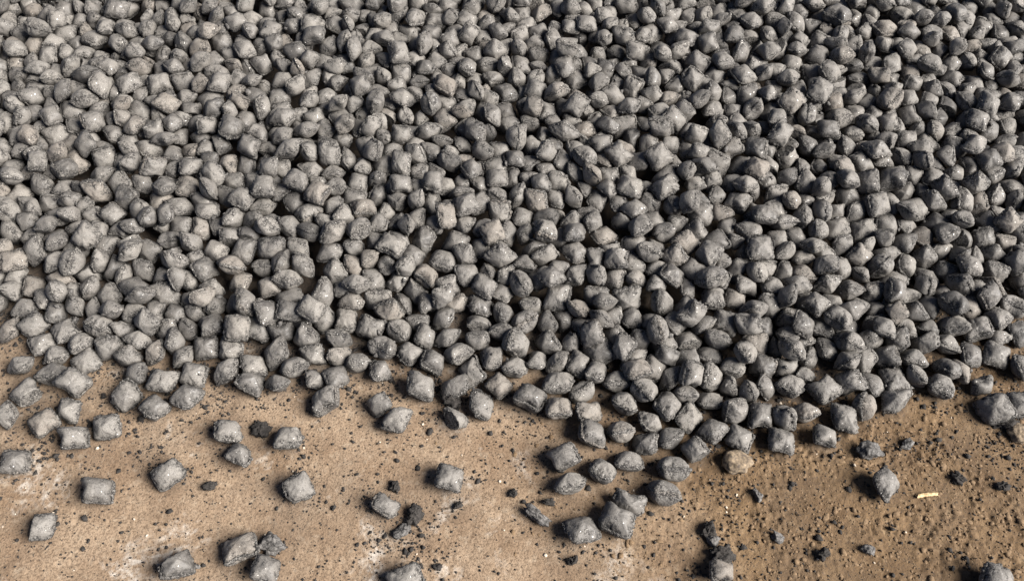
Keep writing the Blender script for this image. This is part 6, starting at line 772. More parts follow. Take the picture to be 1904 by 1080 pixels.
LABELS = [
'right briquette of the lowest pair of the loose cluster',
'grey briquette lying on brown soil near the right edge, above a long dark broken piece',
'upper briquette of the touching pair at the bottom edge, beside a crumbled grey lump',
'lowest and leftmost briquette of the loose cluster right of centre',
'grey briquette with straight sides alone on pale floor, left of the diamond-turned one',
'grey briquette at the bottom edge of the photo, left of the touching bottom pair',
'chipped flat-lying grey briquette loose on the floor, seven percent across, sixty-five percent down',
'large flat-lying grey briquette loose on the floor, twelve percent across, sixty-eight percent down',
"grey briquette at the heap's foot, just left of the loose tongue's upper row",
'grey briquette alone on pale floor, well below the single one beside the black crumb',
'grey briquette turned like a diamond, alone on pale dusty floor at left',
'briquette at the lower right of the loose cluster',
"grey briquette just off the heap's foot, upper right of the three beside the black crumb",
"briquette at the right upper end of the loose cluster, nearest the heap's tongue",
'tilted grey briquette loose on the floor, forty-one percent across, sixty-six percent down',
"grey briquette just above the low right corner of the heap's tongue",
'grey briquette lying by the left edge of the photo, below the scattered group',
'lower briquette of the touching pair cut by the bottom edge of the photo',
'topmost left briquette of the loose cluster right of centre',
'upper right briquette of the close pair just below the heap at left',
'lower left briquette of the close pair just below the heap at left',
"leftmost briquette of the heap's lowest tongue, above the loose cluster",
'grey briquette alone in the middle of the lower floor',
'large tilted grey briquette loose on the floor, eighteen percent across, sixty-eight percent down',
'tilted grey briquette loose on the floor, four percent across, seventy-two percent down',
'chipped tilted grey briquette loose on the floor, fifteen percent across, sixty-five percent down',
'large chipped tilted grey briquette loose on the floor, two percent across, sixty-seven percent down',
'lower grey briquette of two close ones just below the heap, left of centre',
'grey briquette alone on brown soil, left of the pale stick stub',
'tilted grey briquette loose on the floor, fifteen percent across, seventy percent down',
'large edge-on grey briquette loose on the floor, fifty-four percent across, sixty-five percent down',
"lowest grey briquette in the photo's bottom left corner, alone on bare pale floor",
"grey briquette at the heap's tongue above the sand-coated clod",
'upper briquette of the close pair on pale floor beside a black crumb',
'grey briquette on brown soil just off the heap at right',
'grey briquette right of the black crumb and the pair on pale floor',
'flat-lying grey briquette loose on the floor, eight percent across, sixty-two percent down',
"grey briquette at the heap's foot, upper right of the sand-coated clod",
'grey briquette just above the lowest pair of the loose cluster',
'grey briquette just showing at the bottom edge, left of centre',
'left briquette of the loose cluster, directly below its topmost left one',
'chipped tilted grey briquette loose on the floor, forty-four percent across, sixty-six percent down',
"grey briquette just below the heap's middle, upper right of its close neighbour",
'briquette in the middle of the loose cluster right of centre',
'tilted grey briquette loose on the floor, twenty-four percent across, sixty-five percent down',
'grey briquette just showing at the bottom right corner of the photo',
"middle one of three briquettes side by side at the heap's middle foot",
"lowest briquette of the heap's tongue, resting on brown soil right of the loose cluster",
'edge-on grey briquette loose on the floor, sixty percent across, seventy-four percent down',
'tilted grey briquette loose on the floor, sixty-two percent across, seventy-six percent down',
'grey briquette cut by the bottom edge, on brown soil right of centre',
'briquette at the top of the loose cluster, right of its topmost left one',
"chipped tilted grey briquette at the heap's foot, forty-eight percent across, sixty-one percent down",
'grey briquette next to a crumbled black lump, lower middle of the floor',
'chipped edge-on grey briquette loose on the floor, sixty-five percent across, seventy-five percent down',
'tilted grey briquette loose on the floor, thirty-two percent across, sixty-four percent down',
'chipped tilted grey briquette loose on the floor, six percent across, seventy percent down',
"right one of three briquettes side by side at the heap's middle foot",
'flat-lying grey briquette loose on the floor, forty-eight percent across, sixty-six percent down',
"grey briquette at the low right corner of the heap's tongue",
'large chipped edge-on grey briquette loose on the floor, five percent across, sixty-four percent down',
'lower briquette of the pair on pale floor beside a black crumb',
'edge-on grey briquette loose on the floor, two percent across, sixty-two percent down',
'chipped tilted grey briquette loose on the floor, sixty-three percent across, seventy-two percent down',
'upper grey briquette of two close ones just below the heap, left of centre',
'edge-on grey briquette loose on the floor, zero percent across, seventy-one percent down',
"grey briquette just below the heap's middle, lower left of its close neighbour",
'edge-on grey briquette loose on the floor, seventy-eight percent across, seventy percent down',
'chipped edge-on grey briquette loose on the floor, five percent across, sixty-one percent down',
'chipped tilted grey briquette loose on the floor, thirty-six percent across, sixty-three percent down',
'grey briquette cut by the right edge of the photo, on brown soil',
'edge-on grey briquette loose on the floor, twenty-seven percent across, sixty-five percent down',
'chipped tilted grey briquette loose on the floor, thirty percent across, sixty-five percent down',
'chipped tilted grey briquette loose on the floor, eighty percent across, sixty-six percent down',
"large chipped edge-on grey briquette at the heap's foot, fifty percent across, fifty-nine percent down",
'tilted grey briquette loose on the floor, ninety-seven percent across, sixty-one percent down',
'large flat-lying grey briquette in the heap, twenty-three percent across, fifty-six percent down',
'chipped flat-lying grey briquette in the heap, eight percent across, forty percent down',
"tilted grey briquette at the heap's foot, twenty-six percent across, sixty percent down",
'large tilted grey briquette in the heap, seventy-four percent across, forty-two percent down',
"chipped edge-on grey briquette at the heap's foot, seventy-one percent across, seventy percent down",
'chipped flat-lying grey briquette loose on the floor, eighty-three percent across, sixty-five percent down',
'large flat-lying grey briquette in the heap, fifty-four percent across, fifty-one percent down',
"chipped edge-on grey briquette at the heap's foot, ninety-three percent across, fifty-two percent down",
'chipped edge-on grey briquette in the heap, seven percent across, forty-four percent down',
'chipped edge-on grey briquette in the heap, sixty-nine percent across, forty-seven percent down',
'edge-on grey briquette loose on the floor, ninety-one percent across, sixty-six percent down',
'tilted grey briquette loose on the floor, eighteen percent across, sixty-four percent down',
"tilted grey briquette at the heap's foot, sixty-five percent across, sixty-nine percent down",
'tilted grey briquette loose on the floor, sixty-nine percent across, seventy-four percent down',
'chipped tilted grey briquette loose on the floor, ninety-five percent across, fifty-six percent down',
'chipped tilted grey briquette in the heap, eighty-seven percent across, thirty-one percent down',
'tilted grey briquette in the heap, sixty-one percent across, fifty-one percent down',
'chipped flat-lying grey briquette loose on the floor, ten percent across, fifty-nine percent down',
'chipped tilted grey briquette loose on the floor, seventy-four percent across, seventy-one percent down',
'large tilted grey briquette in the heap, forty-eight percent across, forty-four percent down',
'chipped tilted grey briquette in the heap, thirty percent across, fifty-three percent down',
'edge-on grey briquette loose on the floor, eighty-four percent across, sixty-nine percent down',
'chipped tilted grey briquette in the heap, sixty-seven percent across, fifty-three percent down',
'tilted grey briquette in the heap, nine percent across, thirty-two percent down',
'large flat-lying grey briquette in the heap, sixty-four percent across, twenty-six percent down',
'chipped tilted grey briquette in the heap, seventy-three percent across, fifty-five percent down',
'tilted grey briquette loose on the floor, sixty-seven percent across, seventy-one percent down',
'large flat-lying grey briquette in the heap, fifty-eight percent across, sixty percent down',
'flat-lying grey briquette loose on the floor, three percent across, fifty-six percent down',
'large tilted grey briquette in the heap, sixty-nine percent across, forty-three percent down',
"chipped edge-on grey briquette at the heap's foot, thirty-seven percent across, fifty-nine percent down",
'chipped flat-lying grey briquette in the heap, thirty-six percent across, fifty-six percent down',
'edge-on grey briquette in the heap, seventy-seven percent across, fifty-nine percent down',
'large flat-lying grey briquette in the heap, sixteen percent across, fifty percent down',
"edge-on grey briquette at the heap's foot, ninety-three percent across, fifty-six percent down",
'chipped tilted grey briquette loose on the floor, eighty-seven percent across, sixty-five percent down',
"chipped edge-on grey briquette at the heap's foot, nine percent across, fifty-six percent down",
"chipped edge-on grey briquette at the heap's foot, eighty-two percent across, fifty-eight percent down",
'chipped edge-on grey briquette in the heap, eighty-six percent across, forty-five percent down',
"chipped edge-on grey briquette at the heap's foot, sixty-two percent across, sixty-seven percent down",
'chipped tilted grey briquette in the heap, ninety-three percent across, forty-eight percent down',
'chipped tilted grey briquette in the heap, thirty-eight percent across, forty-two percent down',
'chipped tilted grey briquette loose on the floor, seventy-six percent across, seventy-one percent down',
'edge-on grey briquette in the heap, sixty-four percent across, fifty-six percent down',
'tilted grey briquette in the heap, thirty-seven percent across, fifty-three percent down',
'large chipped tilted grey briquette in the heap, twenty-two percent across, twenty-two percent down',
'edge-on grey briquette loose on the floor, twenty-two percent across, sixty-three percent down',
'chipped tilted grey briquette in the heap, sixty-seven percent across, sixty-four percent down',
'chipped edge-on grey briquette in the heap, twenty-three percent across, fifty-two percent down',
"edge-on grey briquette at the heap's foot, seventy-seven percent across, sixty-six percent down",
"edge-on grey briquette at the heap's foot, ninety-six percent across, fifty percent down",
'chipped edge-on grey briquette in the heap, eighty-one percent across, fifty-four percent down',
'tilted grey briquette in the heap, thirty-two percent across, thirty-nine percent down',
'chipped tilted grey briquette in the heap, three percent across, forty-three percent down',
'tilted grey briquette in the heap, eighty-five percent across, thirty-five percent down',
'flat-lying grey briquette in the heap, one percent across, forty-four percent down',
"chipped edge-on grey briquette at the heap's foot, forty-four percent across, sixty percent down",
'large tilted grey briquette in the heap, seventy percent across, twenty-three percent down',
"flat-lying grey briquette at the heap's foot, twenty percent across, fifty-nine percent down",
'chipped edge-on grey briquette in the heap, fifty percent across, forty-nine percent down',
"tilted grey briquette at the heap's foot, sixty-two percent across, sixty-three percent down",
'large chipped edge-on grey briquette in the heap, eighty-six percent across, seventeen percent down',
'flat-lying grey briquette in the heap, fifty-seven percent across, fifty-seven percent down',
"tilted grey briquette at the heap's foot, forty-two percent across, sixty-two percent down",
'chipped tilted grey briquette in the heap, twenty-five percent across, thirty-two percent down',
'large tilted grey briquette in the heap, twenty-six percent across, forty-two percent down',
'flat-lying grey briquette in the heap, seventy-seven percent across, seventeen percent down',
'chipped tilted grey briquette loose on the floor, forty-six percent across, sixty-three percent down',
"chipped tilted grey briquette at the heap's foot, twenty-nine percent across, fifty-eight percent down",
"tilted grey briquette at the heap's foot, eighty-six percent across, sixty-one percent down",
'tilted grey briquette in the heap, twenty-three percent across, forty-three percent down',
'chipped tilted grey briquette in the heap, thirty-one percent across, thirty-three percent down',
'large tilted grey briquette in the heap, eighty-four percent across, thirty-one percent down',
'edge-on grey briquette in the heap, sixty-nine percent across, sixty-four percent down',
'chipped edge-on grey briquette in the heap, twenty percent across, fifty-six percent down',
'large edge-on grey briquette in the heap, sixty-four percent across, fifty-two percent down',
'chipped tilted grey briquette loose on the floor, six percent across, fifty-six percent down',
"tilted grey briquette at the heap's foot, fourteen percent across, fifty-five percent down",
'chipped edge-on grey briquette in the heap, eighty-seven percent across, fifty percent down',
'flat-lying grey briquette in the heap, forty-eight percent across, thirty-six percent down',
'tilted grey briquette in the heap, sixty-one percent across, thirty-two percent down',
'large tilted grey briquette in the heap, nine percent across, fourteen percent down',
'large chipped edge-on grey briquette in the heap, eighty-one percent across, two percent down',
'chipped edge-on grey briquette in the heap, forty-three percent across, forty-four percent down',
"tilted grey briquette at the heap's foot, twenty-four percent across, sixty-two percent down",
'flat-lying grey briquette in the heap, forty-eight percent across, thirty-nine percent down',
'tilted grey briquette in the heap, eighty percent across, fifteen percent down',
'chipped tilted grey briquette in the heap, sixty percent across, fifty-nine percent down',
'tilted grey briquette in the heap, ninety-eight percent across, thirty-seven percent down',
"edge-on grey briquette at the heap's foot, thirty-nine percent across, fifty-six percent down",
'edge-on grey briquette loose on the floor, twenty-eight percent across, sixty-three percent down',
'chipped edge-on grey briquette in the heap, fifty-three percent across, thirty-nine percent down',
'large chipped tilted grey briquette in the heap, thirty-two percent across, twenty-six percent down',
'tilted grey briquette in the heap, eighty-four percent across, thirty-nine percent down',
'tilted grey briquette in the heap, forty-five percent across, thirty-five percent down',
'edge-on grey briquette loose on the floor, fifty-six percent across, sixty-seven percent down',
'edge-on grey briquette in the heap, fifty-one percent across, fifty-five percent down',
'large chipped tilted grey briquette in the heap, sixty percent across, forty-four percent down',
'tilted grey briquette in the heap, seventy-nine percent across, fifty-two percent down',
'edge-on grey briquette in the heap, twenty-eight percent across, forty-eight percent down',
'tilted grey briquette in the heap, thirty-one percent across, fifty percent down',
'tilted grey briquette in the heap, sixty-four percent across, thirty-two percent down',
'chipped tilted grey briquette in the heap, twenty-three percent across, thirty-four percent down',
'flat-lying grey briquette in the heap, seventy-four percent across, sixty-three percent down',
"tilted grey briquette at the heap's foot, twenty-two percent across, sixty percent down",
'tilted grey briquette in the heap, nineteen percent across, forty-six percent down',
'tilted grey briquette in the heap, ninety-two percent across, thirty-two percent down',
'chipped tilted grey briquette in the heap, twenty-nine percent across, forty-five percent down',
'tilted grey briquette in the heap, twenty-six percent across, fifty-three percent down',
'edge-on grey briquette loose on the floor, ninety-four percent across, sixty-one percent down',
'chipped tilted grey briquette in the heap, fourteen percent across, twenty-eight percent down',
'large tilted grey briquette in the heap, fifty-five percent across, twenty-two percent down',
'chipped flat-lying grey briquette in the heap, sixty percent across, twenty-six percent down',
'flat-lying grey briquette in the heap, seventy percent across, fifty-five percent down',
"chipped edge-on grey briquette at the heap's foot, sixty percent across, sixty-five percent down",
'edge-on grey briquette loose on the floor, sixty-one percent across, sixty-nine percent down',
"chipped edge-on grey briquette at the heap's foot, ninety-eight percent across, fifty-two percent down",
'tilted grey briquette in the heap, seventy-six percent across, twenty-two percent down',
'large edge-on grey briquette in the heap, six percent across, twenty-nine percent down',
"chipped tilted grey briquette at the heap's foot, fifty-three percent across, fifty-nine percent down",
"tilted grey briquette at the heap's foot, ninety-seven percent across, fifty-four percent down",
'tilted grey briquette loose on the floor, four percent across, fifty-nine percent down',
'edge-on grey briquette loose on the floor, ninety-two percent across, sixty-three percent down',
'chipped tilted grey briquette in the heap, fifteen percent across, fourteen percent down',
'chipped edge-on grey briquette in the heap, ninety-two percent across, forty percent down',
'tilted grey briquette in the heap, forty-seven percent across, forty-nine percent down',
'tilted grey briquette in the heap, seventy-eight percent across, fifty-five percent down',
'chipped tilted grey briquette in the heap, thirty-three percent across, fifty-five percent down',
'tilted grey briquette in the heap, eighty percent across, forty-five percent down',
'chipped edge-on grey briquette in the heap, sixty-nine percent across, fifty-one percent down',
'large tilted grey briquette in the heap, nine percent across, twenty percent down',
'tilted grey briquette in the heap, seventy-three percent across, twenty-eight percent down',
'tilted grey briquette in the heap, thirty-nine percent across, twenty-eight percent down',
'tilted grey briquette in the heap, forty-three percent across, thirty-seven percent down',
'edge-on grey briquette in the heap, ninety-four percent across, forty-five percent down',
'chipped tilted grey briquette in the heap, twelve percent across, thirty-four percent down',
'chipped tilted grey briquette in the heap, fifty-six percent across, forty-three percent down',
"edge-on grey briquette at the heap's foot, two percent across, fifty-three percent down",
"chipped tilted grey briquette at the heap's foot, fifty-six percent across, sixty-two percent down",
"small chipped flat-lying grey briquette at the heap's foot, thirty-nine percent across, sixty percent down",
'tilted grey briquette in the heap, sixteen percent across, seventeen percent down',
'edge-on grey briquette in the heap, seventy percent across, fifty-eight percent down',
'tilted grey briquette in the heap, thirty-two percent across, forty-six percent down',
'edge-on grey briquette loose on the floor, fifty percent across, sixty-three percent down',
"chipped flat-lying grey briquette at the heap's foot, ninety percent across, fifty-eight percent down",
'chipped tilted grey briquette in the heap, sixty-four percent across, twenty-one percent down',
'chipped tilted grey briquette in the heap, seventy-one percent across, thirty-five percent down',
'edge-on grey briquette in the heap, seventy-four percent across, thirty-six percent down',
'flat-lying grey briquette in the heap, fifty-two percent across, thirty-four percent down',
'chipped tilted grey briquette in the heap, eighteen percent across, thirty-two percent down',
'flat-lying grey briquette in the heap, ten percent across, twenty-seven percent down',
'chipped edge-on grey briquette in the heap, eight percent across, seventeen percent down',
'chipped edge-on grey briquette in the heap, eighty-two percent across, forty-nine percent down',
'chipped edge-on grey briquette in the heap, three percent across, four percent down',
'chipped tilted grey briquette in the heap, twenty-eight percent across, fifty-three percent down',
'chipped edge-on grey briquette in the heap, forty-one percent across, forty-seven percent down',
'large chipped tilted grey briquette in the heap, sixty-six percent across, forty-one percent down',
'tilted grey briquette in the heap, fourteen percent across, forty-six percent down',
'large chipped edge-on grey briquette in the heap, zero percent across, thirty-six percent down',
'flat-lying grey briquette in the heap, sixty-seven percent across, thirteen percent down',
'tilted grey briquette in the heap, eighty-three percent across, forty-four percent down',
'chipped tilted grey briquette in the heap, forty-six percent across, fifty-two percent down',
"edge-on grey briquette at the heap's foot, eighty-two percent across, sixty-two percent down",
'tilted grey briquette in the heap, ninety-five percent across, thirty-one percent down',
'large chipped tilted grey briquette in the heap, twenty-nine percent across, thirty-one percent down',
'edge-on grey briquette in the heap, twelve percent across, forty-three percent down',
'tilted grey briquette in the heap, forty-three percent across, twenty-seven percent down',
'tilted grey briquette loose on the floor, twelve percent across, sixty-one percent down',
'chipped edge-on grey briquette in the heap, eighty percent across, forty-eight percent down',
'tilted grey briquette in the heap, ninety-seven percent across, forty-six percent down',
'large edge-on grey briquette in the heap, thirty-five percent across, thirty-nine percent down',
'chipped tilted grey briquette in the heap, seventy-three percent across, twenty-five percent down',
'tilted grey briquette in the heap, sixty-five percent across, forty-four percent down',
'large chipped flat-lying grey briquette in the heap, fifty-six percent across, eighteen percent down',
'large chipped tilted grey briquette in the heap, seventy-six percent across, twenty-six percent down',
'chipped tilted grey briquette in the heap, thirty-five percent across, thirty-five percent down',
'edge-on grey briquette in the heap, sixty-three percent across, forty-three percent down',
'chipped edge-on grey briquette in the heap, ninety-three percent across, thirty-four percent down',
"edge-on grey briquette at the heap's foot, fifteen percent across, sixty percent down",
'large chipped tilted grey briquette in the heap, eleven percent across, one percent down',
'tilted grey briquette in the heap, fifty-three percent across, forty-seven percent down',
'small flat-lying grey briquette in the heap, ninety percent across, forty-four percent down',
'tilted grey briquette in the heap, ninety-six percent across, eighteen percent down',
'large flat-lying grey briquette in the heap, eleven percent across, thirty-seven percent down',
'tilted grey briquette in the heap, twelve percent across, fourteen percent down',
'chipped flat-lying grey briquette in the heap, twenty-seven percent across, fifty-seven percent down',
'edge-on grey briquette in the heap, seventy-two percent across, sixty percent down',
'edge-on grey briquette in the heap, thirty-four percent across, forty-eight percent down',
'chipped tilted grey briquette in the heap, thirty-eight percent across, nine percent down',
'chipped tilted grey briquette in the heap, forty-three percent across, fifty percent down',
"chipped edge-on grey briquette at the heap's foot, fifty-four percent across, sixty-two percent down",
'chipped tilted grey briquette in the heap, three percent across, twenty-seven percent down',
'edge-on grey briquette in the heap, eighty percent across, sixty percent down',
'chipped edge-on grey briquette in the heap, sixty-five percent across, sixty-five percent down',
'edge-on grey briquette in the heap, twenty-eight percent across, twenty-five percent down',
'tilted grey briquette in the heap, ninety-five percent across, twenty percent down',
'tilted grey briquette in the heap, forty-six percent across, twenty-two percent down',
'chipped tilted grey briquette in the heap, ninety-seven percent across, ten percent down',
'edge-on grey briquette in the heap, thirteen percent across, fifty percent down',
'edge-on grey briquette in the heap, sixty-two percent across, thirty-eight percent down',
'chipped flat-lying grey briquette in the heap, ninety-five percent across, forty-one percent down',
'tilted grey briquette in the heap, twenty-seven percent across, twenty percent down',
'flat-lying grey briquette in the heap, forty-one percent across, forty-one percent down',
'large edge-on grey briquette in the heap, eighty percent across, fifty-six percent down',
'large chipped tilted grey briquette in the heap, four percent across, thirty-two percent down',
"chipped flat-lying grey briquette at the heap's foot, thirty percent across, sixty-one percent down",
'chipped tilted grey briquette in the heap, ninety-one percent across, thirty-four percent down',
'large chipped tilted grey briquette in the heap, eighty-five percent across, twenty-five percent down',
'edge-on grey briquette in the heap, twenty-two percent across, forty-five percent down',
'tilted grey briquette in the heap, forty-five percent across, forty-seven percent down',
'tilted grey briquette in the heap, eighty-five percent across, fifty percent down',
'chipped tilted grey briquette in the heap, seventy-eight percent across, thirty-one percent down',
'large chipped flat-lying grey briquette in the heap, sixty-one percent across, fifteen percent down',
"edge-on grey briquette at the heap's foot, thirty-three percent across, fifty-eight percent down",
"tilted grey briquette at the heap's foot, forty-one percent across, fifty-seven percent down",
'edge-on grey briquette in the heap, seventeen percent across, forty-four percent down',
'large chipped edge-on grey briquette in the heap, thirty percent across, thirty-six percent down',
'edge-on grey briquette loose on the floor, seven percent across, fifty-nine percent down',
"edge-on grey briquette at the heap's foot, thirteen percent across, fifty-eight percent down",
'flat-lying grey briquette in the heap, five percent across, twenty-three percent down',
'large tilted grey briquette in the heap, fifty-six percent across, forty-seven percent down',
"tilted grey briquette at the heap's foot, eighty-seven percent across, fifty-eight percent down",
'tilted grey briquette in the heap, sixty-five percent across, forty-seven percent down',
'chipped edge-on grey briquette in the heap, fifty-seven percent across, twenty-six percent down']
GROUPS = [['briquettes of the heap', 'briquettes scattered on the floor'][i] for i in [1, 1, 1, 1, 1, 1, 1, 1, 1, 1, 1, 1, 1, 1, 1, 1, 1, 1, 1, 1, 1, 1, 1, 1, 1, 1, 1, 1, 1, 1, 1, 1, 1, 1, 1, 1, 1, 1, 1, 1, 1, 1, 1, 1, 1, 1, 1, 1, 1, 1, 1, 1, 0, 1, 1, 1, 1, 1, 1, 1, 1, 1, 1, 1, 1, 1, 1, 1, 1, 1, 1, 1, 1, 1, 0, 1, 0, 0, 0, 0, 0, 1, 0, 0, 0, 0, 1, 1, 0, 1, 1, 0, 0, 1, 1, 0, 0, 1, 0, 0, 0, 0, 1, 0, 1, 0, 0, 0, 0, 0, 0, 1, 0, 0, 0, 0, 0, 0, 1, 0, 0, 0, 1, 0, 0, 0, 0, 0, 0, 0, 0, 0, 0, 0, 0, 0, 0, 0, 0, 0, 0, 0, 0, 1, 0, 0, 0, 0, 0, 0, 0, 0, 1, 0, 0, 0, 0, 0, 0, 0, 0, 0, 0, 0, 0, 0, 1, 0, 0, 0, 0, 1, 0, 0, 0, 0, 0, 0, 0, 0, 0, 0, 0, 0, 0, 1, 0, 0, 0, 0, 0, 1, 0, 0, 0, 0, 0, 1, 1, 0, 0, 0, 0, 0, 0, 0, 0, 0, 0, 0, 0, 0, 0, 0, 0, 0, 0, 0, 0, 1, 0, 0, 0, 0, 0, 0, 0, 0, 0, 0, 0, 0, 0, 0, 0, 0, 0, 0, 0, 0, 0, 0, 0, 1, 0, 0, 0, 0, 0, 0, 0, 0, 0, 0, 0, 0, 0, 0, 0, 0, 0, 0, 0, 0, 0, 0, 0, 0, 0, 0, 0, 0, 0, 0, 0, 0, 0, 0, 0, 0, 0, 0, 0, 0, 0, 0, 0, 0, 0, 0, 0, 0, 0, 1, 0, 0, 0, 0, 0, 0]]

LOOSE = np.array([(r[0] / 2000, r[1] / 2000) for r in ROWS if r[2] < 60 and r[1] < 1840])

# ================================================================ the ground
EDGE_XY = np.array([[-1.5667, 0.9803], [-1.0115, 0.9349], [-0.9356, 0.8971], [-0.8218, 0.8663], [-0.6647, 0.816], [-0.5586, 0.795], [-0.3967, 0.795], [-0.2573, 0.8207], [-0.1541, 0.8008], [-0.0527, 0.8008], [0.0486, 0.795], [0.1282, 0.7663], [0.2251, 0.7272], [0.3381, 0.6838], [0.4565, 0.6945], [0.5642, 0.7438], [0.653, 0.7835], [0.7648, 0.8243], [0.8837, 0.8785], [1.0071, 0.9222], [1.5763, 1.0069]]
)
def edge_distance(p):
    best = np.full(len(p), 1e9)
    for a, b in zip(EDGE_XY[:-1], EDGE_XY[1:]):
        ab = b - a; t = np.clip(((p - a) @ ab) / (ab @ ab), 0, 1); best = np.minimum(best, np.linalg.norm(p - (a + t[:, None] * ab), axis=1))
    return np.where(p[:, 1] > np.interp(p[:, 0], EDGE_XY[:, 0], EDGE_XY[:, 1]), best, -best)
def near_loose(p, w):
    out = np.zeros(len(p))
    for q in LOOSE:
        d2 = ((p - q) ** 2).sum(1); out = np.maximum(out, np.exp(-d2 / (2 * w * w)))
    return out
def soil_amount(p):
    w = .22 * fbm(np.c_[p * 4.5, 0 * p[:, 0]], 311, 3)
    return np.clip((p[:, 0] + w + .02) / .34, 0, 1)
def ground_z(p):
    q = np.c_[p, 0 * p[:, 0]]; s = soil_amount(p)
    z = .0020 * fbm(q * 7, 41, 2) + .0011 * fbm(q * 45, 42, 2) * (.5 + .7 * s)
    g1 = vnoise(q * 105, 43); g2 = vnoise(q * 210, 44)
    z += s * (.0034 * np.abs(g1) + .0024 * np.abs(g2) - .0016) * np.clip(.75 + 1.6 * fbm(q * 16, 47, 3), .15, 1.7) + (1 - s) * (.0004 * g1 + .0005 * g2)
    return z - .0012
def axis(lo, hi, step, far):
    core = np.arange(lo, hi + step / 2, step); k = []; d = step; x = 0
    while x < far: d *= 1.35; x += d; k.append(x)
    k = np.array(k); return np.concatenate([lo - k[::-1], core, hi + k])
def build_ground():
    xs = axis(-1.06, 1.06, .003, 40); ys = axis(.34, 1.04, .003, 40); X, Y = np.meshgrid(xs, ys); p = np.c_[X.ravel(), Y.ravel()]
    fine = np.clip(1 - np.maximum(np.abs(p[:, 0]) - 1.3, np.abs(p[:, 1] - .7) - .6) / .3, 0, 1)
    z = ground_z(p) * fine; near = np.zeros(len(p)); m = fine > 0; near[m] = near_loose(p[m], .017); z += .0030 * near
    n = len(xs); j, i = np.meshgrid(np.arange(len(ys) - 1), np.arange(n - 1), indexing='ij'); a = (j * n + i).ravel()
    F = np.c_[a, a + 1, a + n + 1, a + n]
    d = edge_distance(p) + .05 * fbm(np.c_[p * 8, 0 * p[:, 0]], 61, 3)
    d2 = fbm(np.c_[p * 11, 0 * p[:, 0]], 63, 4); fines_shade = np.clip(np.maximum(np.clip(.60 + d / .12, 0, 1) ** 1.4, near * .65) + .22 * np.clip(d2 * 2.2, 0, 1), 0, .92)  # heap-foot shade painted in with dark dust, also round loose briquettes
    me = mesh('ground', np.c_[p, z], [F], M_GROUND, True, {'soil': soil_amount(p), 'fines_shade': fines_shade})
    link('ground', me, kind='structure')
build_ground()

# ================================================================ loose grit and crumbs on the ground
ICO = None
def ico():
    t = (1 + 5 ** .5) / 2
    v = np.array([(-1, t, 0), (1, t, 0), (-1, -t, 0), (1, -t, 0), (0, -1, t), (0, 1, t), (0, -1, -t), (0, 1, -t), (t, 0, -1), (t, 0, 1), (-t, 0, -1), (-t, 0, 1)], float)
    f = np.array([(0, 11, 5), (0, 5, 1), (0, 1, 7), (0, 7, 10), (0, 10, 11), (1, 5, 9), (5, 11, 4), (11, 10, 2), (10, 7, 6), (7, 1, 8), (3, 9, 4), (3, 4, 2), (3, 2, 6), (3, 6, 8), (3, 8, 9), (4, 9, 5), (2, 4, 11), (6, 2, 10), (8, 6, 7), (9, 8, 1)])
    return v / np.linalg.norm(v[0]), f
def scatter(name, p, r, mat, seed, flat=.7, smooth=False, sink=.25):
    """one mesh of many small uneven lumps"""
    R = np.random.RandomState(seed); v0, f0 = ico(); n = len(p)
    V = v0[None] * R.uniform(.45, 1.35, (n, 12, 1)) * R.uniform(.7, 1.3, (n, 1, 3))
    a = R.uniform(0, 6.283, n); c, s = np.cos(a)[:, None], np.sin(a)[:, None]
    x = V[:, :, 0] * c - V[:, :, 1] * s; y = V[:, :, 0] * s + V[:, :, 1] * c
    z0 = ground_z(p)
    V = np.stack([x * r[:, None] + p[:, :1], y * r[:, None] + p[:, 1:], V[:, :, 2] * r[:, None] * flat + (z0 + r * flat * (1 - sink * 2) )[:, None]], -1)
    F = (f0[None] + (np.arange(n) * 12)[:, None, None]).reshape(-1, 3)
    link(name, mesh(name, V.reshape(-1, 3), [F], mat, smooth), kind='stuff')
def field(n, seed, weight):
    R = np.random.RandomState(seed); p = R.uniform([-1.15, .34], [1.15, 1.08], (n * 14, 2)); w = weight(p); k = R.uniform(0, 1, len(p)) < w
    return p[k][:n]
def w_grit(p):
    d = edge_distance(p); c = fbm(np.c_[p * 6, 0 * p[:, 0]], 71, 3)
    c2 = fbm(np.c_[p * 22, 0 * p[:, 0]], 72, 3)
    return np.where(d > .10, 0, np.clip(.09 + 1.1 * np.clip(c + .5 * c2, 0, 1) ** 1.3 + .65 * np.exp(-np.abs(d) / .06) * (.5 + c2) + .55 * near_loose(p, .026) * (.5 + c2), .015, 1))
def w_foot(p):
    c = fbm(np.c_[p * 26, 0 * p[:, 0]], 74, 3); d = edge_distance(p)
    return np.clip((np.exp(-((d + .01) / .055) ** 2) + .75 * near_loose(p, .022)) * np.clip(.35 + 1.3 * c, 0, 1), 0, 1)
p = np.concatenate([field(22000, 11, w_grit), field(13000, 17, w_foot)]); scatter('black_grit', p, np.random.RandomState(12).lognormal(math.log(.00105), .62, len(p)).clip(.0005, .0065), M_GRIT, 13)
p = field(9000, 21, lambda q: soil_amount(q) * np.where(edge_distance(q) > .06, 0, .8)); scatter('soil_crumbs', p, np.random.RandomState(22).lognormal(math.log(.0018), .62, len(p)).clip(.0007, .0075), M_SOIL, 23, .55, False, .62)
p = field(130, 31, lambda q: np.where(edge_distance(q) > .02, 0, .5)); scatter('pale_pebbles', p, np.random.RandomState(32).lognormal(math.log(.0020), .35, len(p)).clip(.001, .005), M_PEBBLE, 33, .6)

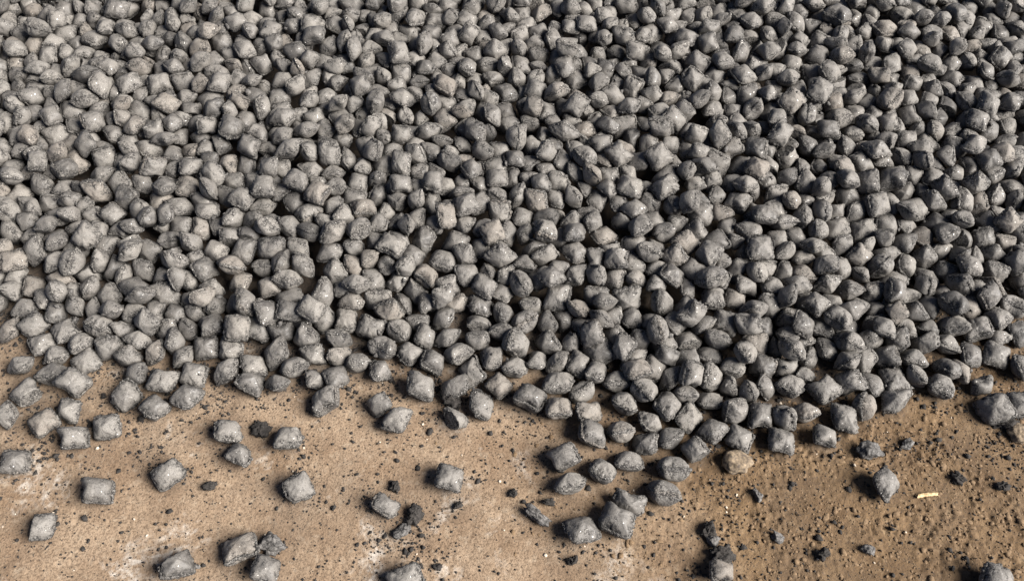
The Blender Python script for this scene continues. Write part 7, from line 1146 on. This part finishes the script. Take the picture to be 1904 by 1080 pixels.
# ================================================================ briquettes
def pose(r):
    return np.array(r[0:3]) / 2000 - np.array([0, 0, .0008]), Euler([math.radians(v) for v in r[3:6]]).to_quaternion(), int(r[6]), r[7] / 100
bodies, rims = {}, {}
def shape_data(k):
    if k not in bodies:
        V, F, W = body_mesh(k); bodies[k] = mesh('briquette', V, F, M_BODY, True, {'edge': W})
        V, F = seam_mesh(k); rims[k] = mesh('rough_seam', V, F, M_RIM, True, {'edge': np.ones(len(V))})
    return bodies[k], rims[k]
for n, r in enumerate(ROWS[:N_SINGLE]):
    loc, q, k, s = pose(r); b, m = shape_data(k)
    o = link('briquette', None); o.rotation_mode = 'QUATERNION'; o.location = loc; o.rotation_quaternion = q; o.scale = (s, s, s); o.empty_display_size = .02
    o['label'] = LABELS[n]; o['category'] = 'briquette'; o['group'] = GROUPS[n]
    link('pillow_body', b).parent = o; link('rough_seam', m).parent = o

def build_heap_mass():
    """all further briquettes of the heap, beyond the 300 that show largest: one body of stuff"""
    low = {}
    Vs, F3, F4, tone, edge = [], [], [], [], []; off = 0; R = np.random.RandomState(77)
    for r in ROWS[N_SINGLE:]:
        loc, q, k, s = pose(r)
        if k not in low:
            V, F, W = body_mesh(k, 6, 28); V2, F2 = seam_mesh(k, 40)
            F = list(F) + [tuple(i + len(V) for i in f) for f in F2]; F = split_faces(F)
            low[k] = (np.concatenate([V, V2]), F[0], F[1], np.concatenate([W, np.ones(len(V2))]))
        V, a3, a4, W = low[k]; Rm = np.array(q.to_matrix())
        Vs.append(V * s @ Rm.T + loc); F3.append(a3 + off); F4.append(a4 + off); edge.append(W); tone.append(np.full(len(V), R.uniform())); off += len(V)
    me = mesh('briquette_heap', np.concatenate(Vs), [np.concatenate(F3), np.concatenate(F4)], M_HEAP, True, {'tone': np.concatenate(tone), 'edge': np.concatenate(edge)})
    link('briquette_heap', me, kind='stuff')
build_heap_mass()

CHIPS = np.array([
2441,3091,159,15, 1222,2580,135,8, 1847,3252,195,9, -1569,3216,195,7, 1037,3635,206,5, 188,3328,187,6, 2075,2492,145,4, -1388,2578,136,7, -1212,1729,21,9, 2006,3716,167,15, -1510,2000,36,6, 2137,1995,40,9,
367,1652,74,5, 709,2826,158,8, 1456,1730,78,7, -2435,2129,42,7, 1332,2816,157,8, 2373,2240,101,15, 189,2540,168,7, -1639,3698,217,12, -410,2933,175,5, 2087,2102,80,4, 936,3253,193,5, -2258,2100,62,14,
1068,3813,173,7, 1744,2355,148,10, -54,3560,196,13, 356,2181,122,3, -1423,1778,99,11, 1116,3845,227,6, 1069,2642,163,4, -232,3183,168,4, 976,2263,140,4, -1911,2437,120,7, 2229,2091,60,8, -200,3428,219,7,
-924,2337,147,4, -415,3728,189,4, 998,2805,169,9, 1915,2670,147,11, -1652,3820,201,7, 1440,2696,138,7, 304,2460,211,5, 2501,3797,221,12, -1045,2520,117,3, 2641,3878,205,14, 2054,3428,204,7, 663,3836,241,11,
2206,3220,148,4, 2163,2349,103,5, -2117,2944,167,3, -1181,1511,33,6, 1728,3657,234,5, -1182,2212,111,6, -463,3302,207,5, -2292,2205,80,14, -1677,3000,162,6, -1063,3294,233,14, -1253,1947,92,3, 595,1696,77,11,
256,1556,53,6, -653,3255,212,7, 1614,2873,172,10, 2638,2990,150,8, -504,3882,227,6, -1256,2727,156,3, -335,1654,41,7, 1019,2514,166,9, 125,1442,33,10, -1056,2724,139,4, 1181,3205,192,8, 795,2424,153,11,
-64,2530,160,3, 159,3855,220,11, 1644,1872,75,4, -998,3425,219,12, 2106,2312,112,6, -1458,3595,226,4, 114,1479,41,13, -928,2129,136,3, 1137,2083,95,7, -2210,2929,139,6, -1721,3722,190,8, 2502,3551,165,3,
1240,2831,259,7, -1759,2233,104,9, 2499,2982,161,4, 1083,2424,158,13, -636,1885,88,6, -2422,3617,249,8, -544,2919,149,3, -1193,2766,171,10, -1954,3861,204,8, 1547,2484,120,6, 2046,2128,37,4, -524,3231,201,8,
474,2837,156,4, -415,3441,204,9, -2298,3140,155,7, -2174,3853,223,11, 373,1886,65,8, -18,1605,56,10, -2460,3403,157,13, 1309,2262,109,3, -168,3133,167,3, 10,3459,183,11, 1218,2214,142,5, 1537,3789,221,6,
1060,3819,190,8, -533,2299,128,4, 1163,3196,212,6, 550,3348,176,10, -333,2881,169,6, -1319,2755,178,6, -593,2226,111,10, 1629,2967,170,9, -271,3095,174,3, -170,3447,184,11, -25,2129,87,9, -1645,3733,217,3,
866,2321,145,5, -566,1887,85,6, -1406,3462,211,5, -938,3060,179,5, -880,3869,182,5, 997,2396,156,3, -201,2644,157,4, -822,3439,201,3, -1380,2767,173,3, 2315,2614,136,5, -1349,3732,239,7, 1440,2905,179,9,
-2064,2155,66,10, 1136,2558,151,11, -631,1667,39,6, 2551,3647,189,12, 681,3686,231,8, 2654,3465,168,8, -1173,3104,204,5, 565,2364,147,7, 2326,2167,76,19, -2032,2312,111,3, -1732,1915,57,19, 1211,1711,63,5,
-1124,3142,173,9, -207,3201,185,3, 2415,2923,143,5, -1051,2442,168,3, -649,2753,168,5, -450,1906,53,3, -1593,3420,201,5, -1449,3458,255,10, -1696,1793,24,19, 284,2041,115,7, -97,3604,184,6, 2440,2867,142,6,
480,2578,170,6, -331,3829,209,6, -415,3817,217,13, -1073,1840,62,6, -2526,3217,178,5, -1638,3101,185,7, 2630,3105,208,8, 1811,1907,29,9, -2226,2940,115,7, -91,1467,34,4, 1767,1971,101,9, 2011,3748,200,7,
915,1998,120,5, 1598,2877,174,4, 409,1749,46,11, 1134,1984,118,3, -1362,2843,145,4, 1544,2367,120,5, -490,3403,212,4, -321,3824,202,9, 1448,1833,53,11, -369,2428,147,12, 2171,3456,180,7, -2144,2414,144,4,
-841,3438,207,7, -480,2588,135,3, 1445,3076,176,9, 1631,2168,100,5, -2286,3536,181,6, -1926,3410,160,14, 1170,3771,210,14, 181,2842,175,10, 2560,3535,150,3, 1648,3253,184,4, -1394,2009,82,9, 2214,3404,171,4,
-1891,2557,143,4, -131,3271,194,9, 1656,3247,200,5, -88,1762,50,7, 229,1935,102,3, -762,3630,203,6, -399,2491,160,6, 1509,3782,209,5, 2563,2686,140,9, -2069,3558,175,3, 1733,2883,160,5, 1797,3196,181,3,
2618,3035,152,5, 1509,3777,211,9, 1422,2548,140,7, 1681,1961,50,9, 1474,3296,176,4, 1891,3183,199,4, -1744,1783,40,7, 739,2075,127,4, -2294,2532,101,5, -2120,3843,213,7, -1734,3042,155,13, 241,3699,225,4,
-976,3447,193,10, -2027,3339,146,8, -657,2549,140,4, -1959,3641,189,7, -1143,1884,63,14, -2507,2518,94,5, 789,3086,157,14, -1102,3401,204,4, 1103,3029,169,11, 1710,3045,185,14, -73,1614,84,6, -240,2884,162,9,
-1674,1710,42,7, -650,2715,175,9, 2185,2923,156,6, 2422,3090,152,14, -613,3296,205,11, -309,3836,210,7, -40,3454,219,13, -2261,2240,80,4, 1709,3863,182,4, 2163,2844,135,5, 363,1651,75,9, -1590,1766,94,6,
1368,2803,159,12, -886,1759,60,19, 1309,1841,62,4, 469,2834,169,9, 2397,2196,70,17, -25,2005,102,8, 493,2933,161,14, -158,3461,196,5, -377,2371,143,6, -1908,2724,127,4, -1819,3037,166,6, -920,1886,65,3,
-1655,3837,238,5, -1761,1842,65,17, 579,3121,157,4, -2360,2808,140,6, 2310,3024,174,5, -2280,2453,103,4, 2478,3337,129,4, 644,1392,66,3, 83,2126,120,13, 1965,2420,145,7, 712,2182,141,6, -11,1885,65,8,
-1047,1789,69,9, -1930,2156,87,3, -1178,2917,190,11, 1012,1573,62,10, -2407,2472,104,10, -748,2855,175,5, -1761,2757,170,8, 1478,3148,227,6, -608,3636,242,15, 2088,3475,182,9, -1211,2889,199,12, -2325,3718,194,6,
-336,2906,171,8, 440,1606,67,11, 1270,3470,213,12, -1347,1791,26,6, 1165,2071,116,6, -1516,3533,179,3, -575,2948,184,3, 2120,2851,134,6, -2177,3144,156,6, 420,1825,77,3, 1461,2027,136,8, -2234,2917,158,7,
780,1498,61,8, 2456,3442,179,5, -961,3107,208,19, -2450,3207,220,5, -632,2756,149,6, 1096,2471,131,3, 1533,1688,70,6, 1415,1578,48,8, -24,2500,165,15, -1320,3752,233,4, 1968,2652,151,6, 1225,2892,191,6,
-355,2347,137,9, -971,2374,155,5, -1054,2273,129,6, 1229,1687,80,7, 461,2298,137,6, -451,2621,157,4, -2396,2482,114,9, 732,1958,134,6, 1676,2619,120,4, 983,3617,187,9, -707,3658,218,6, 753,2215,145,4,
-2567,2826,154,10, 279,3726,226,6, 1155,1448,48,7, 1241,2751,159,9, 2547,3582,172,9, -849,2993,165,4, -137,3410,198,3, 2454,2561,95,5, -892,1748,70,4, 1916,2305,113,8, 1440,2167,115,4, -1331,1872,42,5,
-2292,3161,155,9, 2662,3506,162,10, 92,2150,141,5, 1378,2806,149,9, -1587,3774,231,6, 454,3692,242,10, -509,1631,47,14, 334,2159,129,7, 1764,2107,88,3, -2170,3130,149,11, -628,2381,126,8, 27,3805,192,3,
-124,2520,142,10, -716,2341,131,6, 1126,2273,112,6, -924,2715,152,5, 454,3032,149,4, -1646,3592,244,4, 1323,2309,116,5, -425,1949,85,15, -1308,1984,73,19, -1773,2119,108,7, 1124,2268,115,7, 449,2451,140,3,
688,2560,153,5, 976,2623,195,6, -746,1827,70,5, -1890,2627,133,11, -2057,2494,130,7, 1009,2970,180,6, 80,3278,180,3, 1244,1836,80,6, -2451,2197,105,8, -2128,2561,118,6, 1740,3686,207,4, 1104,3193,171,5,
1714,3157,174,4, 1176,3085,194,6, -693,3571,219,4, 980,3600,163,5, -196,1900,60,6, 1394,3641,221,6, 1068,3735,188,4, -902,1961,128,10, -1898,3359,180,4, 1534,2008,57,8, 2160,2811,140,9, -215,3783,187,4,
1170,2829,190,7, -873,2628,165,3, -2638,2129,25,8, 1592,2739,138,17, 1220,1683,60,3, -2383,3594,187,9, -2184,2727,149,6, -934,3047,190,3, -1530,2142,110,9, 2062,2368,109,7, -431,2454,129,12, -389,2193,131,3,
2374,3561,176,3, -2054,2689,130,10, 225,1940,104,9, -1137,3268,263,8, 68,3767,195,4, 1432,2372,133,6, -2240,2584,129,4, -853,2998,170,6, -2109,3851,223,7, -236,3301,212,7, -1286,1976,102,9, 429,1733,48,3,
759,3065,183,5, 308,2005,106,6, 1488,1737,52,8, -2093,3674,211,5, -2176,3786,183,9, 558,3204,178,3, -194,2800,188,4, 641,1799,73,5, -1641,2621,128,5, -378,3155,197,6, -2673,3170,155,4, 1136,3080,192,9,
-1476,3545,223,5, 1736,2633,154,5, 295,3618,197,18, -492,3086,276,4, 2385,3433,167,6, 355,3824,201,11, -1880,2118,62,3, -2379,2996,158,11, 862,1402,66,5, 2679,3121,161,3, -1815,3385,174,3, -974,3471,207,6,
797,2884,157,5, 1627,1739,50,4, -1746,3832,209,6, 425,3659,238,6, 1510,3350,210,15, -515,2035,119,4, 398,3412,203,11, -627,2387,136,6, 744,3460,218,14, -1879,2788,136,10, -96,3076,204,5, 510,3311,199,11,
-1225,2246,106,13, 2145,2823,136,3, -184,2951,211,8, 1143,2237,104,11, 463,2319,143,10, 1882,1834,65,6, 268,2728,153,7, 685,3384,190,4, -1574,3331,190,7, 2328,2835,156,9, -662,2687,150,11, -2318,3374,143,4,
2059,2131,81,15, -744,2313,153,5, 2255,2883,136,7, -52,3419,185,9, 866,3608,185,4, -281,2752,198,5, 2423,3880,199,7, -1684,3011,164,3, 1447,2268,123,3, -1663,3388,179,7, -912,2075,105,7, 1476,3772,224,4,
274,3810,194,5, -1149,1545,56,10, -1774,3095,151,4, 1731,3540,192,8, -507,3771,226,3, 1719,3600,221,8, -1695,2242,93,6, 1509,2621,149,5, -2249,2178,75,3, -1771,2605,136,13, 868,2456,155,11, -978,2595,175,13,
696,1921,109,5, -1059,2686,146,5, 1210,3489,208,8, -1287,1916,31,8, 2089,3455,191,6, 272,3188,189,4, 484,3886,200,6, 1755,2032,77,8, 214,2609,158,7, -949,2611,150,12, -2606,3723,179,7, 344,2957,142,12,
1031,3317,207,8, 1689,3041,170,3, 2481,3136,163,6, -33,3455,219,4, -817,3129,189,18, -1819,1917,63,8, 1863,3865,170,9, -2257,2749,160,5, 798,1725,87,6, 2262,2637,119,9, -2624,3782,221,3, 1469,3418,201,4,
568,3536,231,8, 618,3039,180,12, -94,3769,181,14, 911,2565,178,13, -1415,3538,194,4, -2234,3837,187,8, 1053,1901,97,6, -86,3135,181,6, 192,1969,114,7, 1114,2249,104,9, -954,1862,62,8, -1236,3641,197,7,
1879,2419,130,3, 847,3392,161,5, -1842,1948,30,7, -2223,3085,148,3, 1227,2741,144,4, 2623,2858,162,3, 1597,2740,141,16, -2425,3145,158,12, -1139,3683,243,4, 283,3722,222,4, -1802,3369,174,13, -1006,1579,54,7,
701,2820,150,4, -373,1488,74,3, 2633,2927,165,9, -2248,2718,202,3, -2179,2723,155,6, -1421,3528,178,4, 1039,3844,256,6, -2601,2696,126,3, -2002,3017,159,7, -1662,3717,195,8, -1449,2787,160,7, 891,3338,201,6,
1364,3618,264,7, -1458,3716,231,8, 1333,1669,61,3, 2665,2606,89,7, 1369,1505,46,9, -2560,2737,156,5, -1721,2707,164,5, -51,2901,155,8, -2063,2165,52,5, 2128,2773,136,12, 1877,2424,129,15, -1364,2556,136,7,
1815,1935,66,8, 470,2842,156,6, 1167,3879,227,3, -778,3809,225,11, 1834,3222,204,4, 747,2929,133,8, 513,2986,175,3, 6,1757,59,5, -2155,2591,132,12, 140,2636,132,5, -78,3587,200,10, 155,2027,98,3,
-842,3439,208,7, -1385,3620,234,9, 1345,3769,247,3, 2259,2041,51,7, -796,2226,147,8, 2540,2673,144,4, 944,2200,142,13, -2151,2479,123,14, -550,3166,208,4, 1037,1759,51,9, 646,3176,194,6, -1972,2981,182,5,
1690,3588,201,3, 2323,3729,162,8, 275,3380,220,6, 2303,3426,158,6, -1069,3331,212,3, 2348,3104,160,7, 986,3330,190,7, 2342,3749,229,8, -1204,2462,134,11, 1002,2531,168,4, 2425,3220,155,16, 226,2988,174,5,
-1170,3871,245,5, 1075,2111,101,7, 672,2540,155,11, -1330,2644,154,10, -1959,2511,132,6, 285,3273,192,6, -62,3396,177,7, 196,2366,137,6, 1755,2891,175,4, 1589,2625,156,8, -1039,2435,171,6, 2581,2718,106,8,
-2457,2726,134,12, -53,3452,209,7, 1671,2617,120,17, 1513,2024,48,5, 1962,3841,206,12, -1772,3769,206,3, 1559,1947,63,8, 899,1653,71,6, 2199,2467,134,16, -1445,2326,124,5, 2321,3239,195,11, -1241,2972,153,13,
-2517,2681,138,5, 1325,2238,118,9, 356,1552,40,4, 747,2112,114,10, 1572,2195,96,12, 2595,3213,154,11, 243,1740,51,9, 2182,2031,94,6, 1488,2474,116,9, 804,3755,184,4, 554,3206,171,5, -450,3645,216,9,
-1784,3696,179,7, 85,2542,164,4, -1589,3668,233,10, 18,3390,240,5, 2090,3356,199,5, 2400,3506,167,7, -1751,3602,180,6, -1340,1944,84,4, -1894,2628,136,11, 531,1369,23,4, -2387,2481,121,10, -1305,3177,216,9,
-2381,3369,178,8, 1934,3489,190,13, -1355,3764,221,6, -321,3086,176,7, 1410,2325,104,16, 2294,2109,74,19, -115,2520,126,5, -1319,3398,193,10, -1773,3083,185,4, 1951,3537,206,5, 570,2340,154,3, -2194,3570,183,19,
-1079,2381,128,11, -1787,2824,145,7, 51,3777,158,9, -1263,2642,164,9, -241,3316,209,5, 1173,3308,212,3, -1350,2286,110,5, -2042,2726,152,3, -229,2049,105,8, 2499,2635,145,14, 1278,2800,211,17, 1091,3530,190,6,
-2367,3005,139,6, 912,2350,146,6, 2382,3691,206,6, -827,2532,178,10, 383,3102,181,5, 269,2729,151,6, 621,2656,246,3, -2170,3483,162,7, 1126,2785,176,3, -456,1995,112,7, -1804,3492,146,3, -2194,3479,158,4,
-876,2829,149,5, -304,3015,178,8, 1835,3093,190,5, 270,1595,70,4, -2668,3388,173,8, 1612,1786,38,6, 431,2482,152,4, -802,2492,130,6, -2206,2283,89,9, 53,2823,176,5, -2347,3450,172,6, 2440,3083,160,5,
417,2777,136,5, -148,1882,77,6, 1892,2355,146,3, 2293,3114,189,8, 991,3701,215,10, 2514,2202,62,5, -41,1826,76,3, -1907,3864,254,9, -1636,3723,225,7, 1026,2772,169,7, -205,3129,183,7, -1827,2302,112,4,
2554,3569,165,8, 1302,1454,37,9, -535,3695,239,4, -2151,2829,169,3, -319,3830,206,11, -1837,1914,68,6, -1912,2816,136,4, 1524,1691,53,7, -2172,3813,196,3, 51,1603,41,3, 1666,1784,70,6, 602,3126,170,3,
-2629,3805,267,5, -1439,3705,257,7, -1463,2460,123,8, -615,2985,160,6, -2121,3799,244,6, 358,3439,186,5, -1636,2447,136,5, -2311,3722,203,7, 1216,2277,107,11, 701,3659,236,11, -601,3038,222,4, -799,1755,67,3,
-691,2089,127,7, 2118,2463,162,7, 1245,2773,167,6, -2449,2836,144,16, 1786,1873,73,11, 925,2656,175,9, 1514,3766,217,5, 556,2364,144,13, 1925,3469,198,5, -146,1880,78,4, -649,2856,169,6, -1931,3066,131,9,
-2230,2434,125,13, -1191,1756,39,6, -1119,3162,186,5, -1878,2773,118,4, -960,3363,227,4, -1316,3744,220,7, 1614,3293,201,5, 2524,2830,160,7, 1885,2425,126,10, 789,1610,36,9, 1495,2639,137,6, 1444,1547,44,7,
-1339,3318,227,16, 1282,1898,76,6, 1447,3549,222,3, -1180,2909,189,16, -1830,1942,40,9, 768,2431,97,3, -345,2534,162,13, -644,1889,83,7, -2413,3007,154,7, 1825,2163,112,12, 2090,2743,176,9, -1896,3162,178,10,
2414,3895,192,11, -937,3036,194,7, 1525,1868,62,5, -35,3217,195,12, -2452,3067,153,6, 4,2001,104,9, -1699,3340,180,7, -482,1945,74,13, -1395,3328,224,9, -2541,2738,155,6, -715,2439,135,5, -829,2809,132,4,
-1677,3707,212,3, 478,1688,87,3, -1703,2935,164,7, -445,1683,59,9, -177,3329,187,6, 897,3258,195,6, -1856,3031,169,11, 1812,3083,191,10, -779,3479,217,7, 853,2026,126,6, 114,2844,179,5, -715,1411,56,5,
1671,2946,181,8, 414,2106,123,9, 736,2631,160,10, 674,2494,153,13, 905,1488,68,8, -339,2322,152,5, -799,2783,166,5, 523,3302,174,4, -508,1727,57,15, -1172,3867,244,7, 2054,2813,225,5, -1441,2775,153,7,
-2436,3134,133,8, 2460,3178,130,10, -1549,1952,64,5, 303,3481,251,8, 1988,2365,124,12, -336,3810,190,5, 751,3107,194,9, 527,2095,115,4, -1475,3241,212,6, 110,2863,168,16, -2569,3870,268,4, -1566,2729,157,7,
710,1670,34,6, -1668,2232,95,11, 426,3288,195,7, 832,2523,177,9, -1556,2800,150,13, 2541,2588,136,5, -1090,2351,169,11, -2412,2955,165,7, -363,3858,211,4, -1646,2622,136,8, -2131,2407,139,10, -1434,1913,65,13,
1539,3609,214,13, 1721,1875,59,4, 412,2650,168,5, -1074,3311,203,3, 1122,1849,82,10, 790,2924,165,14, -2287,3796,233,7, 579,1656,69,3, 1401,2848,176,13, 255,1867,57,10, 1883,2942,198,5, 991,1935,113,9,
-1171,2239,143,9, -2214,3419,157,7, 401,3777,202,3, -2490,3559,183,3, -2543,3329,171,8, 981,2588,181,8, -670,2788,160,8, -1970,3730,228,4, 1736,3887,187,6, 2543,2674,144,7, 1346,3542,212,5, 2210,3567,160,7,
-1567,3700,218,5, 1806,1892,54,8, -1254,2082,103,14, 397,3756,187,5, 248,3835,250,9, -1808,2321,106,13, -1866,2855,168,5, -2110,3400,161,6, -378,3272,177,3, 1950,3823,213,3, 1511,1834,69,3, 1774,1824,59,7,
-521,2908,147,5, 1705,1574,34,8, -150,2034,95,5, 2443,2458,98,5, 472,1988,122,4, 500,3512,222,7, 2318,3168,174,4, -1690,3355,189,5, 884,2923,216,11, 444,1439,50,6, -2075,2475,114,8, 482,3117,155,12,
2615,3044,147,7, -1364,3276,213,4, 517,2562,155,6, -1789,2986,188,5, -2318,3289,141,11, 1189,2425,158,9, 1211,3900,201,4, 468,2992,180,10, 2604,3138,159,12, -1961,1987,55,3, -1466,2481,123,9, 1863,3486,231,12,
-1191,3194,207,4, 1116,1874,83,7, 2687,3739,156,4, 1876,3184,196,6, -2168,3248,174,17, 353,3697,250,5, -1201,3591,213,15, 1697,2242,90,8, 1372,2762,139,4, 2084,2722,172,11, -887,2926,165,19, 2483,3304,142,8,
-36,3263,229,5, -2367,3858,231,5, 1009,1872,112,4, -2082,3655,208,4, 780,3078,148,5, -2366,2205,71,5, 1427,1759,90,6, -201,1361,61,4, 947,1829,64,7, -1825,2205,80,7, -2092,3817,209,7, 358,2716,147,8,
1156,1935,97,11, -1835,3282,189,5, 1141,3858,232,19, 587,1642,93,3, 2666,3126,156,5, 497,3146,161,5, 302,1612,45,7, 1086,3800,192,7, -2238,2747,162,10, -1090,2941,158,14, 1094,3036,162,5, 103,3274,211,12,
], float).reshape(-1, 4)
def build_chips():
    """chips and crumbs lodged between the briquettes of the heap"""
    R = np.random.RandomState(8); v0, f0 = ico(); V = []; n = len(CHIPS)
    for x, y, z, r in CHIPS:
        q = R.normal(size=(3, 3)); q, _ = np.linalg.qr(q); a = v0 * R.uniform(.45, 1.3, (12, 1)) * R.uniform(.6, 1.3, 3)
        V.append(a @ q.T * r / 2000 + np.array([x, y, z]) / 2000)
    link('briquette_chips', mesh('briquette_chips', np.concatenate(V), [(f0[None] + (np.arange(n) * 12)[:, None, None]).reshape(-1, 3)], M_FRAG, False), kind='stuff')
build_chips()
FRAGMENTS = [
(-0.4505, 0.6705, 0.0192, 1.20, 20, 'd', 'black crumbly lump lying between the pair of briquettes and a single one'),
(-0.3930, 0.4649, 0.0204, 1.30, 20, 'g', "grey crumbled lump beside the touching pair at the photo's bottom edge"),
(-0.1073, 0.7368, 0.0216, 0.90, 60, 'd', "black broken crumb in the shade above a briquette at the heap's middle foot"),
(-0.1629, 0.5146, 0.0154, 1.20, 50, 'd', 'black rough crumb, upper one of two beside a lower middle briquette'),
(-0.1854, 0.4871, 0.0143, 1.10, 10, 'g', 'grey black crumb, lower one of two beside a lower middle briquette'),
(0.0416, 0.5140, 0.0181, 2.00, -35, 'g', 'long thin grey splinter of briquette left of the loose cluster'),
(0.6290, 0.6275, 0.0208, 1.00, 0, 'g', 'broken half briquette with a black hollow, above the lone one on brown soil'),
(0.3932, 0.6075, 0.0234, 1.20, 0, 's', "sand-coated round clod on brown soil below the heap's tongue"),
(0.7038, 0.6446, 0.0114, 1.40, 30, 'g', "small grey crumb on brown soil under the heap's right end"),
(0.4203, 0.5508, 0.0110, 0.80, 0, 'g', 'small grey chip on brown soil right of the loose cluster'),
(0.3277, 0.4871, 0.0143, 1.20, 70, 'd', 'black chip in the clump of three bits on brown soil near the bottom'),
(0.3331, 0.4714, 0.0116, 1.30, 10, 'g', 'pale grey flake in the clump of three bits near the bottom'),
(0.3457, 0.4475, 0.0185, 1.00, 40, 'd', 'black crumb just above the briquette cut by the bottom edge on brown soil'),
(0.4422, 0.4779, 0.0107, 1.30, -40, 'g', 'tiny grey chip on brown soil, lower right part of the floor'),
(0.5097, 0.4487, 0.0132, 1.40, 0, 'd', 'flat black crumb on brown soil close to the bottom edge'),
(0.5876, 0.4546, 0.0106, 1.20, -30, 'g', 'small grey crumb close to the bottom edge, right of the flat black one'),
(0.7728, 0.5798, 0.0121, 1.30, -50, 'd', 'small black crumb on brown soil upper right of the pale stick stub'),
(0.8458, 0.5656, 0.0102, 1.20, 0, 'd', 'little black crumb on brown soil near the right edge'),
(0.9066, 0.6642, 0.0192, 1.00, 0, 's', 'brown earth clod at the right edge below the cut-off briquette'),
(-0.2006, 0.5634, 0.0111, 1.00, 20, 'd', 'small dark crumb just above the briquette with two crumbs beside it'),
(0.0613, 0.5369, 0.0092, 1.50, 10, 'd', 'small black crumb between the grey splinter and the loose cluster'),
(0.0028, 0.5547, 0.0074, 1.40, 60, 'd', 'tiny black speck-like crumb above the grey splinter'),
(-0.0905, 0.5324, 0.0082, 1.80, 20, 'd', 'thin black crumb on pale floor below the lone briquette amid the lower floor'),
(-0.5203, 0.5666, 0.0102, 1.60, 10, 'd', 'black crumb heaplet on pale floor right of the diamond-turned briquette'),
(0.1002, 0.4386, 0.0105, 0.80, 80, 'd', 'upright black crumb at the bottom edge, below the loose cluster'),
(-0.1201, 0.4289, 0.0070, 1.20, 0, 'd', 'tiny black crumb at the bottom edge right of the cut-off briquette'),
(-0.5162, 0.4287, 0.0079, 1.20, 0, 'g', 'grey crumb touching the single briquette at the bottom edge'),
(0.8872, 0.6841, 0.0164, 1.80, 15, 'd', 'long dark broken piece below a briquette near the right edge')]
STICK_XY = (0.7126, 0.5506)

# ================================================================ broken bits and a stub of stick on the floor
def fragment_mesh(name, seed, r, elong, kind):
    """broken lump: an uneven ball cut by a few fracture planes"""
    R = np.random.RandomState(seed); n, m = 24, 36
    th = (np.arange(1, n) / n) * math.pi; ph = np.arange(m) / m * 2 * math.pi
    V = [(0, 0, 1.0)] + [(math.sin(t) * math.cos(f), math.sin(t) * math.sin(f), math.cos(t)) for t in th for f in ph] + [(0, 0, -1.0)]
    V = np.array(V); F = [(0, 1 + j, 1 + (j + 1) % m) for j in range(m)]
    for i in range(n - 2):
        for j in range(m):
            a = 1 + i * m + j; b = 1 + i * m + (j + 1) % m; F.append((a, a + m, b + m, b))
    l = len(V) - 1; a0 = 1 + (n - 2) * m; F += [(a0 + (j + 1) % m, a0 + j, l) for j in range(m)]
    if kind != 's':
        for k in range(7):
            d = R.normal(size=3); d[2] = d[2] * .6; d /= np.linalg.norm(d); c = R.uniform(.45, .85)
            e = V @ d - c; V = V - np.clip(e, 0, None)[:, None] * d
    V = V * (1 + .30 * fbm(V * 1.9 + seed, seed, 2) + {'d': .62, 'g': .30, 's': .14}[kind] * fbm(V * 4.6 + seed, seed + 7, 3))[:, None]
    V = V * np.array([elong ** .5, elong ** -.5, .62]) * r
    return mesh(name, V, split_faces(F), {'d': M_GRIT, 'g': M_FRAG, 's': M_CLOD}[kind], True)
for n, (x, y, r, e, yaw, kind, label) in enumerate(FRAGMENTS):
    name = 'soil_clod' if kind == 's' else 'briquette_crumb'
    o = link(name, fragment_mesh(name, 500 + n, r, e, kind)); o.location = (x, y, r * .42); o.rotation_euler = (0, 0, math.radians(yaw))
    o['label'] = label; o['category'] = 'clod' if kind == 's' else 'crumb'; o['group'] = 'bits broken off on the floor'

def build_stick():
    """short split stub of straw-coloured stick, hollow dark end to the left"""
    L, r, m = .036, .0038, 16; V = []; F = []; xs = np.linspace(-L / 2, L / 2, 12)
    for i, x in enumerate(xs):
        for j in range(m):
            a = j / m * 2 * math.pi; k = 1 + .10 * math.sin(3 * a + 1) + .05 * math.sin(7 * a + i * .3)
            bend = .0011 * math.sin(i / 11 * 3.1) + .0003 * math.sin(i * 2.3); V.append((x + (.0022 * math.sin(2 * a) if i in (0, 11) else 0), bend + r * k * math.cos(a) * (1 - .22 * i / 11), r * k * math.sin(a) * .85))
    for i in range(11):
        for j in range(m):
            a = i * m + j; b = i * m + (j + 1) % m; F.append((a, a + m, b + m, b))
    me = mesh('stick_stub', V, split_faces(F), lump_material('straw wood', (.22, .14, .065), (.55, .42, .24), 210, .7))
    o = link('stick_stub', None)
    o.location = (*STICK_XY, .0022); o.rotation_euler = (0, 0, math.radians(6))
    o['label'] = 'short pale straw-coloured stub of stick lying on the brown soil'; o['category'] = 'stick'
    link('bark', me).parent = o
    Ve, Fe = [], []
    for i, side in ((0, 1), (11, -1)):
        b = len(Ve); ring = [V[i * m + j] for j in range(m)]; Ve += ring + [(xs[i] + side * .0016, 0, 0)]
        Fe += [(b + j, b + (j + 1) % m, b + m) if side < 0 else (b + (j + 1) % m, b + j, b + m) for j in range(m)]
    link('cut_end', mesh('cut_end', Ve, split_faces(Fe), lump_material('cut wood', (.16, .10, .05), (.40, .28, .15), 400, .9), False)).parent = o
build_stick()
